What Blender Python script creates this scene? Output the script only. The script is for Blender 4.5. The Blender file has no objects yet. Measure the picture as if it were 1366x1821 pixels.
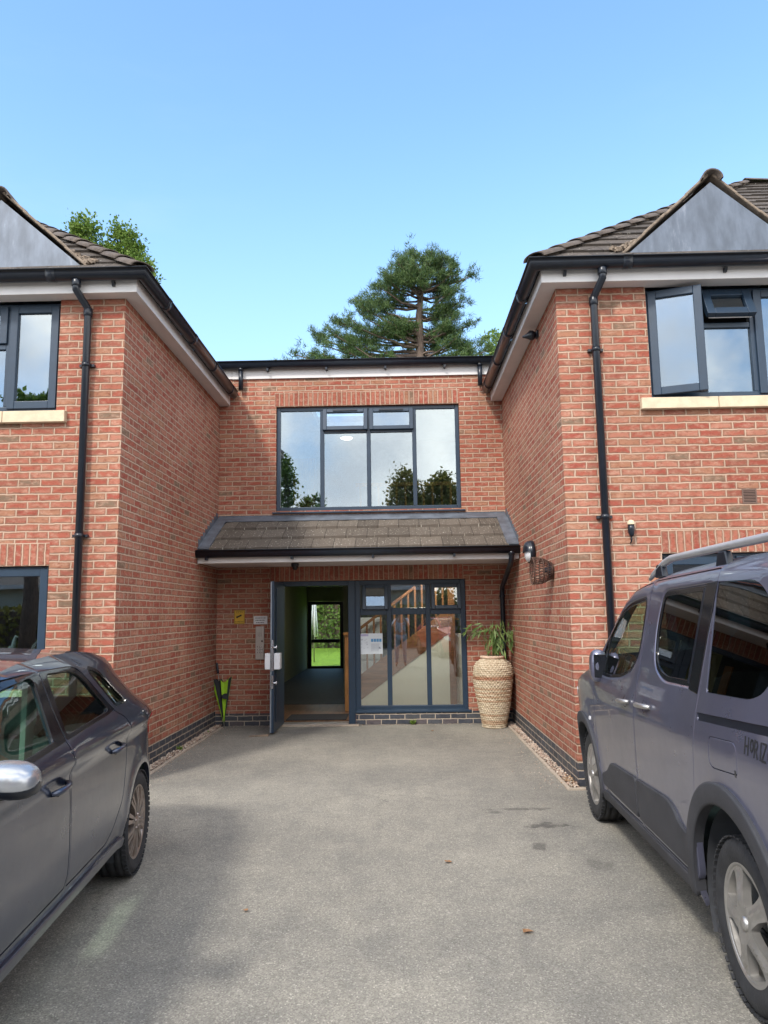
import bpy, bmesh, math, random
import numpy as np
from mathutils import Vector, Matrix
from mathutils.geometry import delaunay_2d_cdt
R = math.radians
SC = bpy.context.scene
COL = SC.collection
random.seed(7)
RNG = np.random.default_rng(11)

# ------------------------------------------------------------------ camera
CAM_H = 1.63
f_px, pitch, yaw, roll = 1321.7, 0.134884, -0.019055, -0.0144138
cd = bpy.data.cameras.new('Camera')
cam = bpy.data.objects.new('Camera', cd)
COL.objects.link(cam)
SC.camera = cam
cd.sensor_fit = 'VERTICAL'
cd.sensor_height = 24.0
cd.lens = f_px / 1821.0 * 24.0
cd.clip_start = 0.05
cd.clip_end = 2000
fw = Vector((math.sin(yaw) * math.cos(pitch), math.cos(yaw) * math.cos(pitch), math.sin(pitch)))
rt0 = Vector((math.cos(yaw), -math.sin(yaw), 0))
up0 = rt0.cross(fw)
rt = rt0 * math.cos(roll) + up0 * math.sin(roll)
up = up0 * math.cos(roll) - rt0 * math.sin(roll)
cam.matrix_world = Matrix(((rt.x, up.x, -fw.x, 0), (rt.y, up.y, -fw.y, 0), (rt.z, up.z, -fw.z, CAM_H), (0, 0, 0, 1)))

# ------------------------------------------------------------------ light
SUN_AZ, SUN_EL = 27.0, 43.0      # light travels towards +X*sin(az), +Y*cos(az)
EXPOSURE = 1.88
SKY_STRENGTH = 0.125
SUN_STRENGTH = 0.9
sl = bpy.data.lights.new('Sun', 'SUN')
sl.energy = SUN_STRENGTH
sl.angle = R(7.0)
sl.color = (1.0, 0.94, 0.86)
so = bpy.data.objects.new('Sun', sl)
COL.objects.link(so)
sd = Vector((math.sin(R(SUN_AZ)) * math.cos(R(SUN_EL)), math.cos(R(SUN_AZ)) * math.cos(R(SUN_EL)), -math.sin(R(SUN_EL))))
so.rotation_euler = sd.to_track_quat('-Z', 'Y').to_euler()
so.location = (-8, -12, 20)
W = bpy.data.worlds.new('World')
SC.world = W
W.use_nodes = True
nt = W.node_tree
nt.nodes.clear()


def nd(nt, typ, ins=None, **kw):
    n = nt.nodes.new(typ)
    for k, v in kw.items():
        setattr(n, k, v)
    for k, v in (ins or {}).items():
        s = n.inputs[k]
        if isinstance(v, bpy.types.NodeSocket):
            nt.links.new(v, s)
        else:
            s.default_value = v
    return n


def mth(nt, op, a, b=None, c=None, clamp=False):
    ins = {0: a}
    if b is not None:
        ins[1] = b
    if c is not None:
        ins[2] = c
    return nd(nt, 'ShaderNodeMath', ins, operation=op, use_clamp=clamp).outputs[0]


def smooth(nt, v, a, b, lo=0.0, hi=1.0):
    return nd(nt, 'ShaderNodeMapRange', {0: v, 1: a, 2: b, 3: lo, 4: hi}, interpolation_type='SMOOTHSTEP').outputs[0]


def mixc(nt, f, a, b, blend='MIX'):
    n = nt.nodes.new('ShaderNodeMix')
    n.data_type = 'RGBA'
    n.blend_type = blend
    for i, v in ((0, f), (6, a), (7, b)):
        if isinstance(v, bpy.types.NodeSocket):
            nt.links.new(v, n.inputs[i])
        else:
            n.inputs[i].default_value = v if i == 0 or len(v) == 4 else tuple(v) + (1,)
    return n.outputs[2]


sky = nd(nt, 'ShaderNodeTexSky', sky_type='NISHITA', sun_disc=False)
sky.sun_elevation = R(SUN_EL)
sky.sun_rotation = R(180 + SUN_AZ)
sky.air_density = 1.0
sky.dust_density = 0.6
sky.ozone_density = 2.0
skyc = nd(nt, 'ShaderNodeHueSaturation', {'Hue': .495, 'Saturation': 1.08, 'Value': .95, 'Color': sky.outputs[0]}).outputs[0]
tc = nd(nt, 'ShaderNodeTexCoord')
sep = nd(nt, 'ShaderNodeSeparateXYZ', {0: tc.outputs['Generated']})
# broken bright cloud over the half of the sky behind the photographer, clear blue ahead
cn = nd(nt, 'ShaderNodeTexNoise', {'Vector': tc.outputs['Generated'], 'Scale': 3.2, 'Detail': 7.0, 'Roughness': 0.55})
cover = smooth(nt, mth(nt, 'ADD', mth(nt, 'MULTIPLY', sep.outputs[1], -1.0), mth(nt, 'MULTIPLY', cn.outputs[0], 0.6)), -0.25, 0.25)
cm = mth(nt, 'MULTIPLY', cover, smooth(nt, cn.outputs[0], 0.37, 0.57))
cs = nd(nt, 'ShaderNodeTexNoise', {'Vector': tc.outputs['Generated'], 'Scale': 6.0, 'Detail': 5.0})
cloudc = mixc(nt, smooth(nt, cs.outputs[0], 0.3, 0.7), (4.0, 4.1, 4.3), (8.0, 7.6, 7.0))
# light haze low in the sky
hz = smooth(nt, sep.outputs[2], 0.0, 0.60, 0.75, 0.0)
skyh = mixc(nt, hz, skyc, (1.30, 1.80, 2.35))
wv = nd(nt, 'ShaderNodeMapping', {'Vector': tc.outputs['Generated'], 'Scale': (1.0, 1.0, 3.4)}).outputs[0]
wn_ = nd(nt, 'ShaderNodeTexNoise', {'Vector': wv, 'Scale': 2.6, 'Detail': 8.0, 'Roughness': 0.6})
wisp = mth(nt, 'MULTIPLY', smooth(nt, wn_.outputs[0], 0.48, 0.78), smooth(nt, sep.outputs[2], 0.1, 0.62, 0.30, 0.05))
skyh = mixc(nt, wisp, skyh, (2.1, 2.35, 2.55))
wc = mixc(nt, cm, skyh, cloudc)
bg = nd(nt, 'ShaderNodeBackground', {'Color': wc, 'Strength': SKY_STRENGTH})
wo = nd(nt, 'ShaderNodeOutputWorld', {0: bg.outputs[0]})
SC.view_settings.view_transform = 'Standard'
SC.view_settings.look = 'None'
SC.view_settings.exposure = EXPOSURE
SC.view_settings.gamma = 1
SC.render.engine = 'CYCLES'
SC.cycles.max_bounces = 10
SC.cycles.transparent_max_bounces = 24
SC.cycles.sample_clamp_indirect = 6

# ------------------------------------------------------------------ materials
MATS = {}


def newmat(name):
    m = bpy.data.materials.new(name)
    m.use_nodes = True
    t = m.node_tree
    t.nodes.clear()
    out = t.nodes.new('ShaderNodeOutputMaterial')
    MATS[name] = m
    return m, t, out


def principled(t, out, **kw):
    p = t.nodes.new('ShaderNodeBsdfPrincipled')
    for k, v in kw.items():
        k = {'base': 'Base Color', 'rough': 'Roughness', 'metal': 'Metallic', 'normal': 'Normal', 'coat': 'Coat Weight', 'coat_rough': 'Coat Roughness',
             'spec': 'Specular IOR Level', 'emit': 'Emission Color', 'emit_s': 'Emission Strength', 'sheen': 'Sheen Weight', 'trans': 'Transmission Weight', 'sub': 'Subsurface Weight'}[k]
        if isinstance(v, bpy.types.NodeSocket):
            t.links.new(v, p.inputs[k])
        else:
            p.inputs[k].default_value = v if not isinstance(v, tuple) or len(v) == 4 else v + (1,)
    t.links.new(p.outputs[0], out.inputs[0])
    return p


def simple(name, col, rough=0.5, metal=0.0, var=0.12, scale=9.0, bump=0.0, bscale=60.0, coat=0.0, spec=0.5, stretch=None, dirt=None):
    """base colour broken by two octaves of noise, optional bump and blotches of another colour"""
    m, t, out = newmat(name)
    g = nd(t, 'ShaderNodeTexCoord').outputs['Object']
    if stretch:
        g = nd(t, 'ShaderNodeMapping', {'Vector': g, 'Scale': stretch}).outputs[0]
    n = nd(t, 'ShaderNodeTexNoise', {'Vector': g, 'Scale': scale, 'Detail': 6.0, 'Roughness': 0.6})
    a = tuple(max(0, c * (1 - var)) for c in col)
    b = tuple(min(1, c * (1 + var)) for c in col)
    c = mixc(t, smooth(t, n.outputs[0], 0.3, 0.7), a, b)
    if dirt:
        n3 = nd(t, 'ShaderNodeTexNoise', {'Vector': g, 'Scale': scale * 0.5, 'Detail': 8.0, 'Roughness': 0.7})
        c = mixc(t, smooth(t, n3.outputs[0], dirt[1], dirt[1] + 0.15), c, dirt[0])
    kw = dict(base=c, rough=rough, metal=metal, coat=coat, spec=spec)
    if bump:
        n2 = nd(t, 'ShaderNodeTexNoise', {'Vector': g, 'Scale': bscale, 'Detail': 4.0})
        kw['normal'] = nd(t, 'ShaderNodeBump', {'Height': n2.outputs[0], 'Strength': bump, 'Distance': 0.01}).outputs[0]
    principled(t, out, **kw)
    return m


def brick(name, palette, mortar, bw=0.225, bh=0.075, mw=0.012, smear=(0.49, 0.30, 0.215), smear_amt=0.7, swap=False, stack=False, rough=0.9, edge_amt=0.75, edge_col=(0.24, 0.135, 0.086)):
    m, t, out = newmat(name)
    uv = nd(t, 'ShaderNodeUVMap').outputs[0]
    nz = nd(t, 'ShaderNodeTexNoise', {'Vector': uv, 'Scale': 14.0, 'Detail': 3.0})
    off = nd(t, 'ShaderNodeVectorMath', {0: nz.outputs['Color'], 1: (0.5, 0.5, 0.5)}, operation='SUBTRACT').outputs[0]
    off = nd(t, 'ShaderNodeVectorMath', {0: off, 'Scale': 0.017}, operation='SCALE').outputs[0]
    w = nd(t, 'ShaderNodeVectorMath', {0: uv, 1: off}, operation='ADD').outputs[0]
    s = nd(t, 'ShaderNodeSeparateXYZ', {0: w})
    u, v = (s.outputs[1], s.outputs[0]) if swap else (s.outputs[0], s.outputs[1])
    rowf = mth(t, 'DIVIDE', v, bh)
    row = mth(t, 'FLOOR', rowf)
    uu = mth(t, 'DIVIDE', u, bw)
    if not stack:
        jit = nd(t, 'ShaderNodeTexWhiteNoise', {'W': row}, noise_dimensions='1D').outputs[0]
        uu = mth(t, 'ADD', uu, mth(t, 'ADD', mth(t, 'MULTIPLY', mth(t, 'FLOORED_MODULO', row, 2.0), 0.5), mth(t, 'MULTIPLY', jit, 0.10)))
    colf = mth(t, 'FLOOR', uu)
    fu = mth(t, 'MULTIPLY', mth(t, 'FRACT', uu), bw)
    fv = mth(t, 'MULTIPLY', mth(t, 'FRACT', rowf), bh)
    du = mth(t, 'MINIMUM', fu, mth(t, 'SUBTRACT', bw, fu))
    dv = mth(t, 'MINIMUM', fv, mth(t, 'SUBTRACT', bh, fv))
    d = mth(t, 'MINIMUM', du, dv)
    mask = smooth(t, d, mw / 2 - 0.002, mw / 2 + 0.003)
    idv = nd(t, 'ShaderNodeCombineXYZ', {0: colf, 1: row}).outputs[0]
    wn = nd(t, 'ShaderNodeTexWhiteNoise', {'Vector': idv}, noise_dimensions='2D')
    cr = t.nodes.new('ShaderNodeValToRGB')
    cr.color_ramp.interpolation = 'CONSTANT'
    els = cr.color_ramp.elements
    tot = sum(p[1] for p in palette)
    acc = 0.0
    for i, (c, wt) in enumerate(palette):
        e = els[i] if i < 2 else els.new(acc / tot)
        e.position = acc / tot
        e.color = tuple(c) + (1,)
        acc += wt
    t.links.new(wn.outputs[0], cr.inputs[0])
    # pale smears and dark fire marks inside the single brick, offset by its random colour
    sh = nd(t, 'ShaderNodeVectorMath', {0: wn.outputs['Color'], 'Scale': 7.0}, operation='SCALE').outputs[0]
    pv = nd(t, 'ShaderNodeVectorMath', {0: w, 1: sh}, operation='ADD').outputs[0]
    pv = nd(t, 'ShaderNodeMapping', {'Vector': pv, 'Scale': (1.0, 1.7, 1.0)}).outputs[0]
    n1 = nd(t, 'ShaderNodeTexNoise', {'Vector': pv, 'Scale': 11.0, 'Detail': 6.0, 'Roughness': 0.65})
    c = mixc(t, smooth(t, n1.outputs[0], 0.44, 0.72, 0.0, smear_amt), cr.outputs[0], smear)
    # kiln-browned arrises fading into the redder middle of each brick
    n7 = nd(t, 'ShaderNodeTexNoise', {'Vector': pv, 'Scale': 17.0, 'Detail': 4.0})
    ek = smooth(t, mth(t, 'ADD', d, mth(t, 'MULTIPLY', mth(t, 'SUBTRACT', n7.outputs[0], 0.5), 0.05)), 0.006, 0.026, edge_amt, 0.0)
    c = mixc(t, ek, c, edge_col)
    n2 = nd(t, 'ShaderNodeTexNoise', {'Vector': pv, 'Scale': 23.0, 'Detail': 5.0, 'Roughness': 0.7})
    c = mixc(t, smooth(t, n2.outputs[0], 0.49, 0.72, 0.0, 0.7), c, tuple(x * 0.55 for x in palette[0][0]))
    n3 = nd(t, 'ShaderNodeTexNoise', {'Vector': uv, 'Scale': 0.9, 'Detail': 4.0})
    mc = mixc(t, n3.outputs[0], tuple(x * 0.8 for x in mortar), tuple(min(1, x * 1.12) for x in mortar))
    c = mixc(t, mask, mc, c)
    n4 = nd(t, 'ShaderNodeTexNoise', {'Vector': uv, 'Scale': 0.55, 'Detail': 5.0, 'Roughness': 0.6})
    c = mixc(t, 1.0, c, mixc(t, smooth(t, n4.outputs[0], 0.3, 0.7), (0.84, 0.80, 0.78), (1.10, 1.10, 1.10)), 'MULTIPLY')
    stv = nd(t, 'ShaderNodeMapping', {'Vector': uv, 'Scale': (3.2, 0.22, 1.0)}).outputs[0]
    n6 = nd(t, 'ShaderNodeTexNoise', {'Vector': stv, 'Scale': 1.3, 'Detail': 6.0, 'Roughness': 0.65})
    c = mixc(t, 1.0, c, mixc(t, smooth(t, n6.outputs[0], 0.52, 0.75), (1.0, 1.0, 1.0), (0.80, 0.78, 0.76)), 'MULTIPLY')
    h = mth(t, 'ADD', mth(t, 'MULTIPLY', mask, 1.0), mth(t, 'MULTIPLY', n2.outputs[0], 0.45))
    bmp = nd(t, 'ShaderNodeBump', {'Height': h, 'Strength': 0.8, 'Distance': 0.006}).outputs[0]
    principled(t, out, base=c, rough=rough, normal=bmp, spec=0.25)
    return m


PAL = [((0.345, 0.101, 0.066), 3.0), ((0.375, 0.132, 0.088), 3.0), ((0.40, 0.168, 0.114), 2.2), ((0.355, 0.17, 0.104), 1.3), ((0.295, 0.10, 0.068), 1.7), ((0.19, 0.132, 0.09), 0.5), ((0.315, 0.082, 0.056), 1.3)]
MORT = (0.50, 0.36, 0.27)
M_brick = brick('red_brick', PAL, MORT)
M_soldier = brick('soldier_brick', PAL, MORT, bw=0.225, bh=0.075, swap=True, stack=True)
M_blue = brick('blue_brick', [((0.055, 0.062, 0.078), 3), ((0.07, 0.075, 0.085), 2), ((0.042, 0.047, 0.06), 2), ((0.10, 0.085, 0.09), 0.6)], (0.42, 0.36, 0.29), smear=(0.13, 0.13, 0.14), smear_amt=0.35, rough=0.55, edge_amt=0.0)
M_frame = simple('anthracite_frame', (0.016, 0.035, 0.063), 0.36, var=0.08, spec=0.5)
M_framelight = simple('aluminium_edge', (0.30, 0.33, 0.36), 0.4, metal=0.3)
M_black = simple('black_plastic', (0.009, 0.013, 0.021), 0.28, var=0.15)
M_upvc = simple('white_board', (0.66, 0.64, 0.63), 0.45, var=0.05, scale=2.0, dirt=((0.45, 0.40, 0.36), 0.62))
M_sill = simple('cast_stone', (0.62, 0.50, 0.35), 0.85, var=0.1, bump=0.2)
M_lead = simple('lead_sheet', (0.115, 0.138, 0.175), 0.5, var=0.25, scale=5.0, stretch=(1.4, 1.4, 0.45), metal=0.25, dirt=((0.27, 0.29, 0.33), 0.58), bump=0.12, bscale=8)
M_mortar = simple('ridge_mortar', (0.21, 0.165, 0.125), 0.95, var=0.3, scale=18, bump=0.5)
M_ridge = simple('ridge_tile', (0.095, 0.076, 0.064), 0.9, var=0.3, scale=8, bump=0.35, dirt=((0.20, 0.16, 0.12), 0.6))
M_plaster = simple('cream_plaster', (0.66, 0.64, 0.52), 0.9, var=0.04, scale=1.5)
M_cream = simple('stair_plaster', (0.74, 0.72, 0.60), 0.9, var=0.03, scale=1.5)
M_white = simple('white_paint', (0.78, 0.77, 0.74), 0.6, var=0.03)
M_green = simple('pale_green_plaster', (0.35, 0.36, 0.22), 0.9, var=0.05)
M_wood = simple('brown_wood', (0.23, 0.095, 0.042), 0.45, var=0.25, scale=5, stretch=(1, 1, 9), bump=0.1)
M_pine = simple('pine_wood', (0.46, 0.21, 0.06), 0.5, var=0.25, scale=4, stretch=(6, 6, 1), bump=0.1)
M_carpet = simple('dark_floor', (0.055, 0.05, 0.042), 0.6, var=0.25, scale=14)
M_laminate = simple('laminate_floor', (0.17, 0.085, 0.04), 0.4, var=0.3, scale=3, stretch=(7, 0.6, 1))
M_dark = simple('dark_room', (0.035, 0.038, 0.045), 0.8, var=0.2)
M_room = simple('room_paint', (0.30, 0.32, 0.33), 0.9, var=0.1)
M_steel = simple('brushed_steel', (0.42, 0.39, 0.36), 0.42, metal=0.75, var=0.1, scale=4, stretch=(40, 40, 1))
M_chrome = simple('satin_chrome', (0.62, 0.62, 0.64), 0.22, metal=0.95, var=0.04)
M_whiteplastic = simple('white_plastic', (0.72, 0.73, 0.75), 0.35, var=0.03)
M_yellow = simple('yellow_sign', (0.60, 0.36, 0.03), 0.5, var=0.05)
M_ink = simple('ink', (0.012, 0.012, 0.014), 0.8, var=0.05)
M_rust = simple('rusty_wire', (0.10, 0.055, 0.04), 0.75, metal=0.3, var=0.35, scale=30)
M_concrete = simple('pale_concrete', (0.38, 0.315, 0.25), 0.95, var=0.18, scale=14, bump=0.4, dirt=((0.22, 0.19, 0.16), 0.58))


def glass(name, tint=(0.75, 0.82, 0.82), refl=0.30, rough=0.0, wavy=0.0, rc=(0.97, 0.98, 1)):
    m, t, out = newmat(name)
    ge = nd(t, 'ShaderNodeNewGeometry')
    dt = nd(t, 'ShaderNodeVectorMath', {0: ge.outputs['Normal'], 1: ge.outputs['Incoming']}, operation='DOT_PRODUCT').outputs['Value']
    # Schlick's curve, the same from both sides of a thin pane
    k = mth(t, 'MULTIPLY_ADD', mth(t, 'POWER', mth(t, 'SUBTRACT', 1.0, mth(t, 'ABSOLUTE', dt), clamp=True), 5.0), .955 - refl, refl + .045, clamp=True)
    kw = {'Color': tuple(rc) + (1,), 'Roughness': rough}
    if wavy:
        g = nd(t, 'ShaderNodeTexCoord').outputs['Object']
        n = nd(t, 'ShaderNodeTexNoise', {'Vector': g, 'Scale': 1.6, 'Detail': 1.0})
        kw['Normal'] = nd(t, 'ShaderNodeBump', {'Height': n.outputs[0], 'Strength': wavy, 'Distance': 0.02}).outputs[0]
    gl = nd(t, 'ShaderNodeBsdfGlossy', kw)
    tr = nd(t, 'ShaderNodeBsdfTransparent', {'Color': tuple(tint) + (1,)})
    mx = nd(t, 'ShaderNodeMixShader', {0: k, 1: tr.outputs[0], 2: gl.outputs[0]})
    t.links.new(mx.outputs[0], out.inputs[0])
    return m


M_glass_up = glass('coated_glass', (0.66, 0.72, 0.74), 0.19, wavy=0.05, rc=(0.84, 0.93, 1.0))
M_glass_low = glass('clear_glass', (0.88, 0.92, 0.90), 0.085, wavy=0.04)
M_glass_wing = glass('room_glass', (0.45, 0.52, 0.55), 0.21, wavy=0.06, rc=(0.86, 0.94, 1.0))
M_glass_dark = glass('room_glass_dark', (0.55, 0.62, 0.62), 0.10, wavy=0.06)
M_carglass = glass('car_glass', (0.46, 0.66, 0.56), 0.05)
M_vanglass = glass('van_glass', (0.74, 0.82, 0.66), 0.06)
M_privacy = glass('privacy_glass', (0.10, 0.115, 0.12), 0.075)


def emis(name, col, s):
    m, t, out = newmat(name)
    principled(t, out, base=col, emit=col, emit_s=s, rough=0.5)
    return m


M_lamp = emis('lit_diffuser', (1.0, 0.95, 0.85), 30.0)
M_lamp_dim = emis('dim_diffuser', (1.0, 0.95, 0.85), 3.5)
M_screen = simple('screen_glass', (0.01, 0.01, 0.012), 0.1, var=0.0)


def asphalt():
    m, t, out = newmat('asphalt')
    g = nd(t, 'ShaderNodeTexCoord').outputs['Object']
    v = nd(t, 'ShaderNodeTexVoronoi', {'Vector': g, 'Scale': 145.0, 'Randomness': 1.0})
    wn = nd(t, 'ShaderNodeTexWhiteNoise', {'Vector': v.outputs['Position']}, noise_dimensions='3D')
    cr = t.nodes.new('ShaderNodeValToRGB')
    e = cr.color_ramp.elements
    e[0].position, e[0].color = 0.0, (0.172, 0.164, 0.144, 1)
    e[1].position, e[1].color = 1.0, (0.41, 0.39, 0.345, 1)
    for p, c in ((0.45, (0.229, 0.219, 0.194)), (0.8, (0.265, 0.254, 0.225)), (0.94, (0.305, 0.292, 0.255))):
        q = e.new(p)
        q.color = c + (1,)
    t.links.new(wn.outputs[0], cr.inputs[0])
    n1 = nd(t, 'ShaderNodeTexNoise', {'Vector': g, 'Scale': 0.55, 'Detail': 6.0, 'Roughness': 0.62})
    n2 = nd(t, 'ShaderNodeTexNoise', {'Vector': g, 'Scale': 4.5, 'Detail': 5.0, 'Roughness': 0.7})
    c = mixc(t, 1.0, cr.outputs[0], mixc(t, smooth(t, n1.outputs[0], 0.28, 0.72), (0.80, 0.80, 0.80), (1.14, 1.12, 1.08)), 'MULTIPLY')
    c = mixc(t, 1.0, c, mixc(t, smooth(t, n2.outputs[0], 0.25, 0.75), (0.88, 0.88, 0.89), (1.10, 1.09, 1.07)), 'MULTIPLY')
    # oil and damp stains in front of the van, each with a ragged edge
    sp = nd(t, 'ShaderNodeSeparateXYZ', {0: g})
    nw = nd(t, 'ShaderNodeTexNoise', {'Vector': g, 'Scale': 5.0, 'Detail': 6.0, 'Roughness': 0.7})
    for (sx, sy, ax, ay, amt) in ((1.08, 5.95, 0.16, 0.08, 0.7), (0.98, 6.45, 0.2, 0.05, 0.55), (0.93, 5.45, 0.05, 0.12, 0.55), (1.25, 5.1, 0.12, 0.10, 0.3), (0.75, 6.35, 0.08, 0.05, 0.45)):
        dx = mth(t, 'DIVIDE', mth(t, 'SUBTRACT', sp.outputs[0], sx), ax)
        dy = mth(t, 'DIVIDE', mth(t, 'SUBTRACT', sp.outputs[1], sy), ay)
        r2 = mth(t, 'SQRT', mth(t, 'ADD', mth(t, 'MULTIPLY', dx, dx), mth(t, 'MULTIPLY', dy, dy)))
        k = smooth(t, mth(t, 'ADD', r2, mth(t, 'MULTIPLY', mth(t, 'SUBTRACT', nw.outputs[0], 0.5), 5.0)), 0.55, 1.15, amt, 0.0)
        c = mixc(t, k, c, (0.05, 0.047, 0.045))
    cw = nd(t, 'ShaderNodeVectorMath', {0: g, 1: nd(t, 'ShaderNodeVectorMath', {0: n2.outputs['Color'], 'Scale': 0.35}, operation='SCALE').outputs[0]}, operation='ADD').outputs[0]
    ck = nd(t, 'ShaderNodeTexVoronoi', {'Vector': cw, 'Scale': 0.42}, feature='DISTANCE_TO_EDGE')
    ckm = mth(t, 'MULTIPLY', smooth(t, ck.outputs['Distance'], 0.0008, 0.0035, 1.0, 0.0), smooth(t, n1.outputs[0], 0.45, 0.6, 0.0, 0.55))
    c = mixc(t, ckm, c, (0.06, 0.057, 0.052))
    h = mth(t, 'ADD', v.outputs['Distance'], mth(t, 'MULTIPLY', wn.outputs[0], 0.6))
    b = nd(t, 'ShaderNodeBump', {'Height': h, 'Strength': 0.45, 'Distance': 0.006}).outputs[0]
    principled(t, out, base=c, rough=0.88, normal=b, spec=0.3)
    return m


M_asphalt = asphalt()


def tilemat(name, bw, bh, dark, light, lichen=(0.42, 0.40, 0.34), lich=0.62, joint=0.004):
    """concrete tiles: one tone per tile from UV cells, joints between neighbours, lichen spots"""
    m, t, out = newmat(name)
    uv = nd(t, 'ShaderNodeUVMap').outputs[0]
    s = nd(t, 'ShaderNodeSeparateXYZ', {0: uv})
    row = mth(t, 'FLOOR', mth(t, 'ADD', mth(t, 'DIVIDE', s.outputs[1], bh), 0.001))
    uu = mth(t, 'ADD', mth(t, 'DIVIDE', s.outputs[0], bw), mth(t, 'MULTIPLY', mth(t, 'FLOORED_MODULO', row, 2.0), 0.5))
    cf = mth(t, 'FLOOR', uu)
    fu = mth(t, 'MULTIPLY', mth(t, 'FRACT', uu), bw)
    du = mth(t, 'MINIMUM', fu, mth(t, 'SUBTRACT', bw, fu))
    wn = nd(t, 'ShaderNodeTexWhiteNoise', {'Vector': nd(t, 'ShaderNodeCombineXYZ', {0: cf, 1: row}).outputs[0]}, noise_dimensions='2D')
    n = nd(t, 'ShaderNodeTexNoise', {'Vector': uv, 'Scale': 7.0, 'Detail': 7.0, 'Roughness': 0.7})
    c = mixc(t, mth(t, 'ADD', mth(t, 'MULTIPLY', wn.outputs[0], 0.6), mth(t, 'MULTIPLY', n.outputs[0], 0.4)), dark, light)
    n2 = nd(t, 'ShaderNodeTexNoise', {'Vector': uv, 'Scale': 38.0, 'Detail': 3.0})
    c = mixc(t, smooth(t, n2.outputs[0], lich, lich + 0.06, 0, 0.8), c, lichen)
    mk = smooth(t, du, joint * 0.5, joint)
    c = mixc(t, mk, tuple(x * 0.3 for x in dark), c)
    h = mth(t, 'ADD', mk, mth(t, 'MULTIPLY', n2.outputs[0], 0.5))
    b = nd(t, 'ShaderNodeBump', {'Height': h, 'Strength': 0.5, 'Distance': 0.005}).outputs[0]
    principled(t, out, base=c, rough=0.92, normal=b, spec=0.2)
    return m


M_porchtile = tilemat('porch_tile', 0.30, 0.40, (0.075, 0.063, 0.052), (0.145, 0.122, 0.10))
M_rooftile = tilemat('roof_tile', 0.30, 0.30, (0.052, 0.046, 0.042), (0.10, 0.084, 0.072), lich=0.64)


def paint(name, col, flake=0.5, metal=0.45):
    m, t, out = newmat(name)
    g = nd(t, 'ShaderNodeTexCoord').outputs['Object']
    n = nd(t, 'ShaderNodeTexNoise', {'Vector': g, 'Scale': 2.2, 'Detail': 6.0, 'Roughness': 0.6})
    z = nd(t, 'ShaderNodeSeparateXYZ', {0: g}).outputs[2]
    c = mixc(t, smooth(t, n.outputs[0], 0.3, 0.7), tuple(x * 0.93 for x in col), tuple(x * 1.07 for x in col))
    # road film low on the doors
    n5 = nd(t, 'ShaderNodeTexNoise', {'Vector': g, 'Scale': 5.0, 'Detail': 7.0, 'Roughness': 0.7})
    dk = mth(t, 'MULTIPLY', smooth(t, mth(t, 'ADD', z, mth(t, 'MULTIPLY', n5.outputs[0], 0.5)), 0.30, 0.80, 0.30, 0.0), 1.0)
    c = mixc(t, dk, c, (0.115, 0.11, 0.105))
    ro = nd(t, 'ShaderNodeMapRange', {0: n5.outputs[0], 1: 0.3, 2: 0.75, 3: 0.26, 4: 0.36}).outputs[0]
    cr = smooth(t, n5.outputs[0], 0.35, 0.8, 0.012, 0.06)
    v = nd(t, 'ShaderNodeTexVoronoi', {'Vector': g, 'Scale': 900.0})
    b = nd(t, 'ShaderNodeBump', {'Height': v.outputs['Distance'], 'Strength': 0.03, 'Distance': 0.001}).outputs[0]
    principled(t, out, base=c, rough=ro, metal=metal, coat=1.0, coat_rough=cr, normal=b)
    return m


M_van = paint('lavender_grey_paint', (0.136, 0.142, 0.208), metal=0.55)
M_hatch = paint('slate_grey_paint', (0.050, 0.064, 0.105), metal=0.6)
M_redpaint = paint('red_paint', (0.42, 0.02, 0.025), metal=0.1)
M_clad = simple('grey_plastic', (0.040, 0.041, 0.047), 0.62, var=0.15, scale=6, bump=0.15, bscale=300, dirt=((0.055, 0.052, 0.048), 0.58), spec=.35)
M_gloss = simple('gloss_black', (0.008, 0.009, 0.012), 0.12, var=0.1)
M_rubber = simple('tyre_rubber', (0.022, 0.023, 0.026), 0.75, var=0.3, scale=12, bump=0.25, bscale=80, dirt=((0.06, 0.055, 0.048), 0.56))
M_alloy = simple('alloy_silver', (0.40, 0.39, 0.375), 0.34, metal=0.75, var=0.12, scale=9, dirt=((0.24, 0.21, 0.17), 0.57))
M_bronze = simple('dusty_alloy', (0.34, 0.285, 0.25), 0.38, metal=0.7, var=0.2, scale=9, dirt=((0.22, 0.16, 0.12), 0.5))
M_trim = simple('cabin_trim', (0.075, 0.082, 0.083), 0.7, var=0.2)
M_seat = simple('seat_cloth', (0.23, 0.26, 0.25), 0.9, var=0.25, scale=20)
M_railmetal = simple('rail_silver', (0.55, 0.56, 0.58), 0.35, metal=0.6, var=0.06)
M_red_lens = simple('red_lens', (0.30, 0.01, 0.012), 0.15, var=0.1)
M_clear_lens = simple('clear_lens', (0.75, 0.76, 0.78), 0.12, var=0.1)


def leafmat(name, a, b, trans=0.35, rough=0.55):
    m, t, out = newmat(name)
    ri = nd(t, 'ShaderNodeNewGeometry').outputs['Random Per Island']
    c = mixc(t, ri, a, b)
    p = principled(t, out, base=c, rough=rough, spec=0.35)
    tl = nd(t, 'ShaderNodeBsdfTranslucent', {'Color': c})
    mx = nd(t, 'ShaderNodeMixShader', {0: trans, 1: p.outputs[0], 2: tl.outputs[0]})
    t.links.new(mx.outputs[0], out.inputs[0])
    return m


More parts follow.
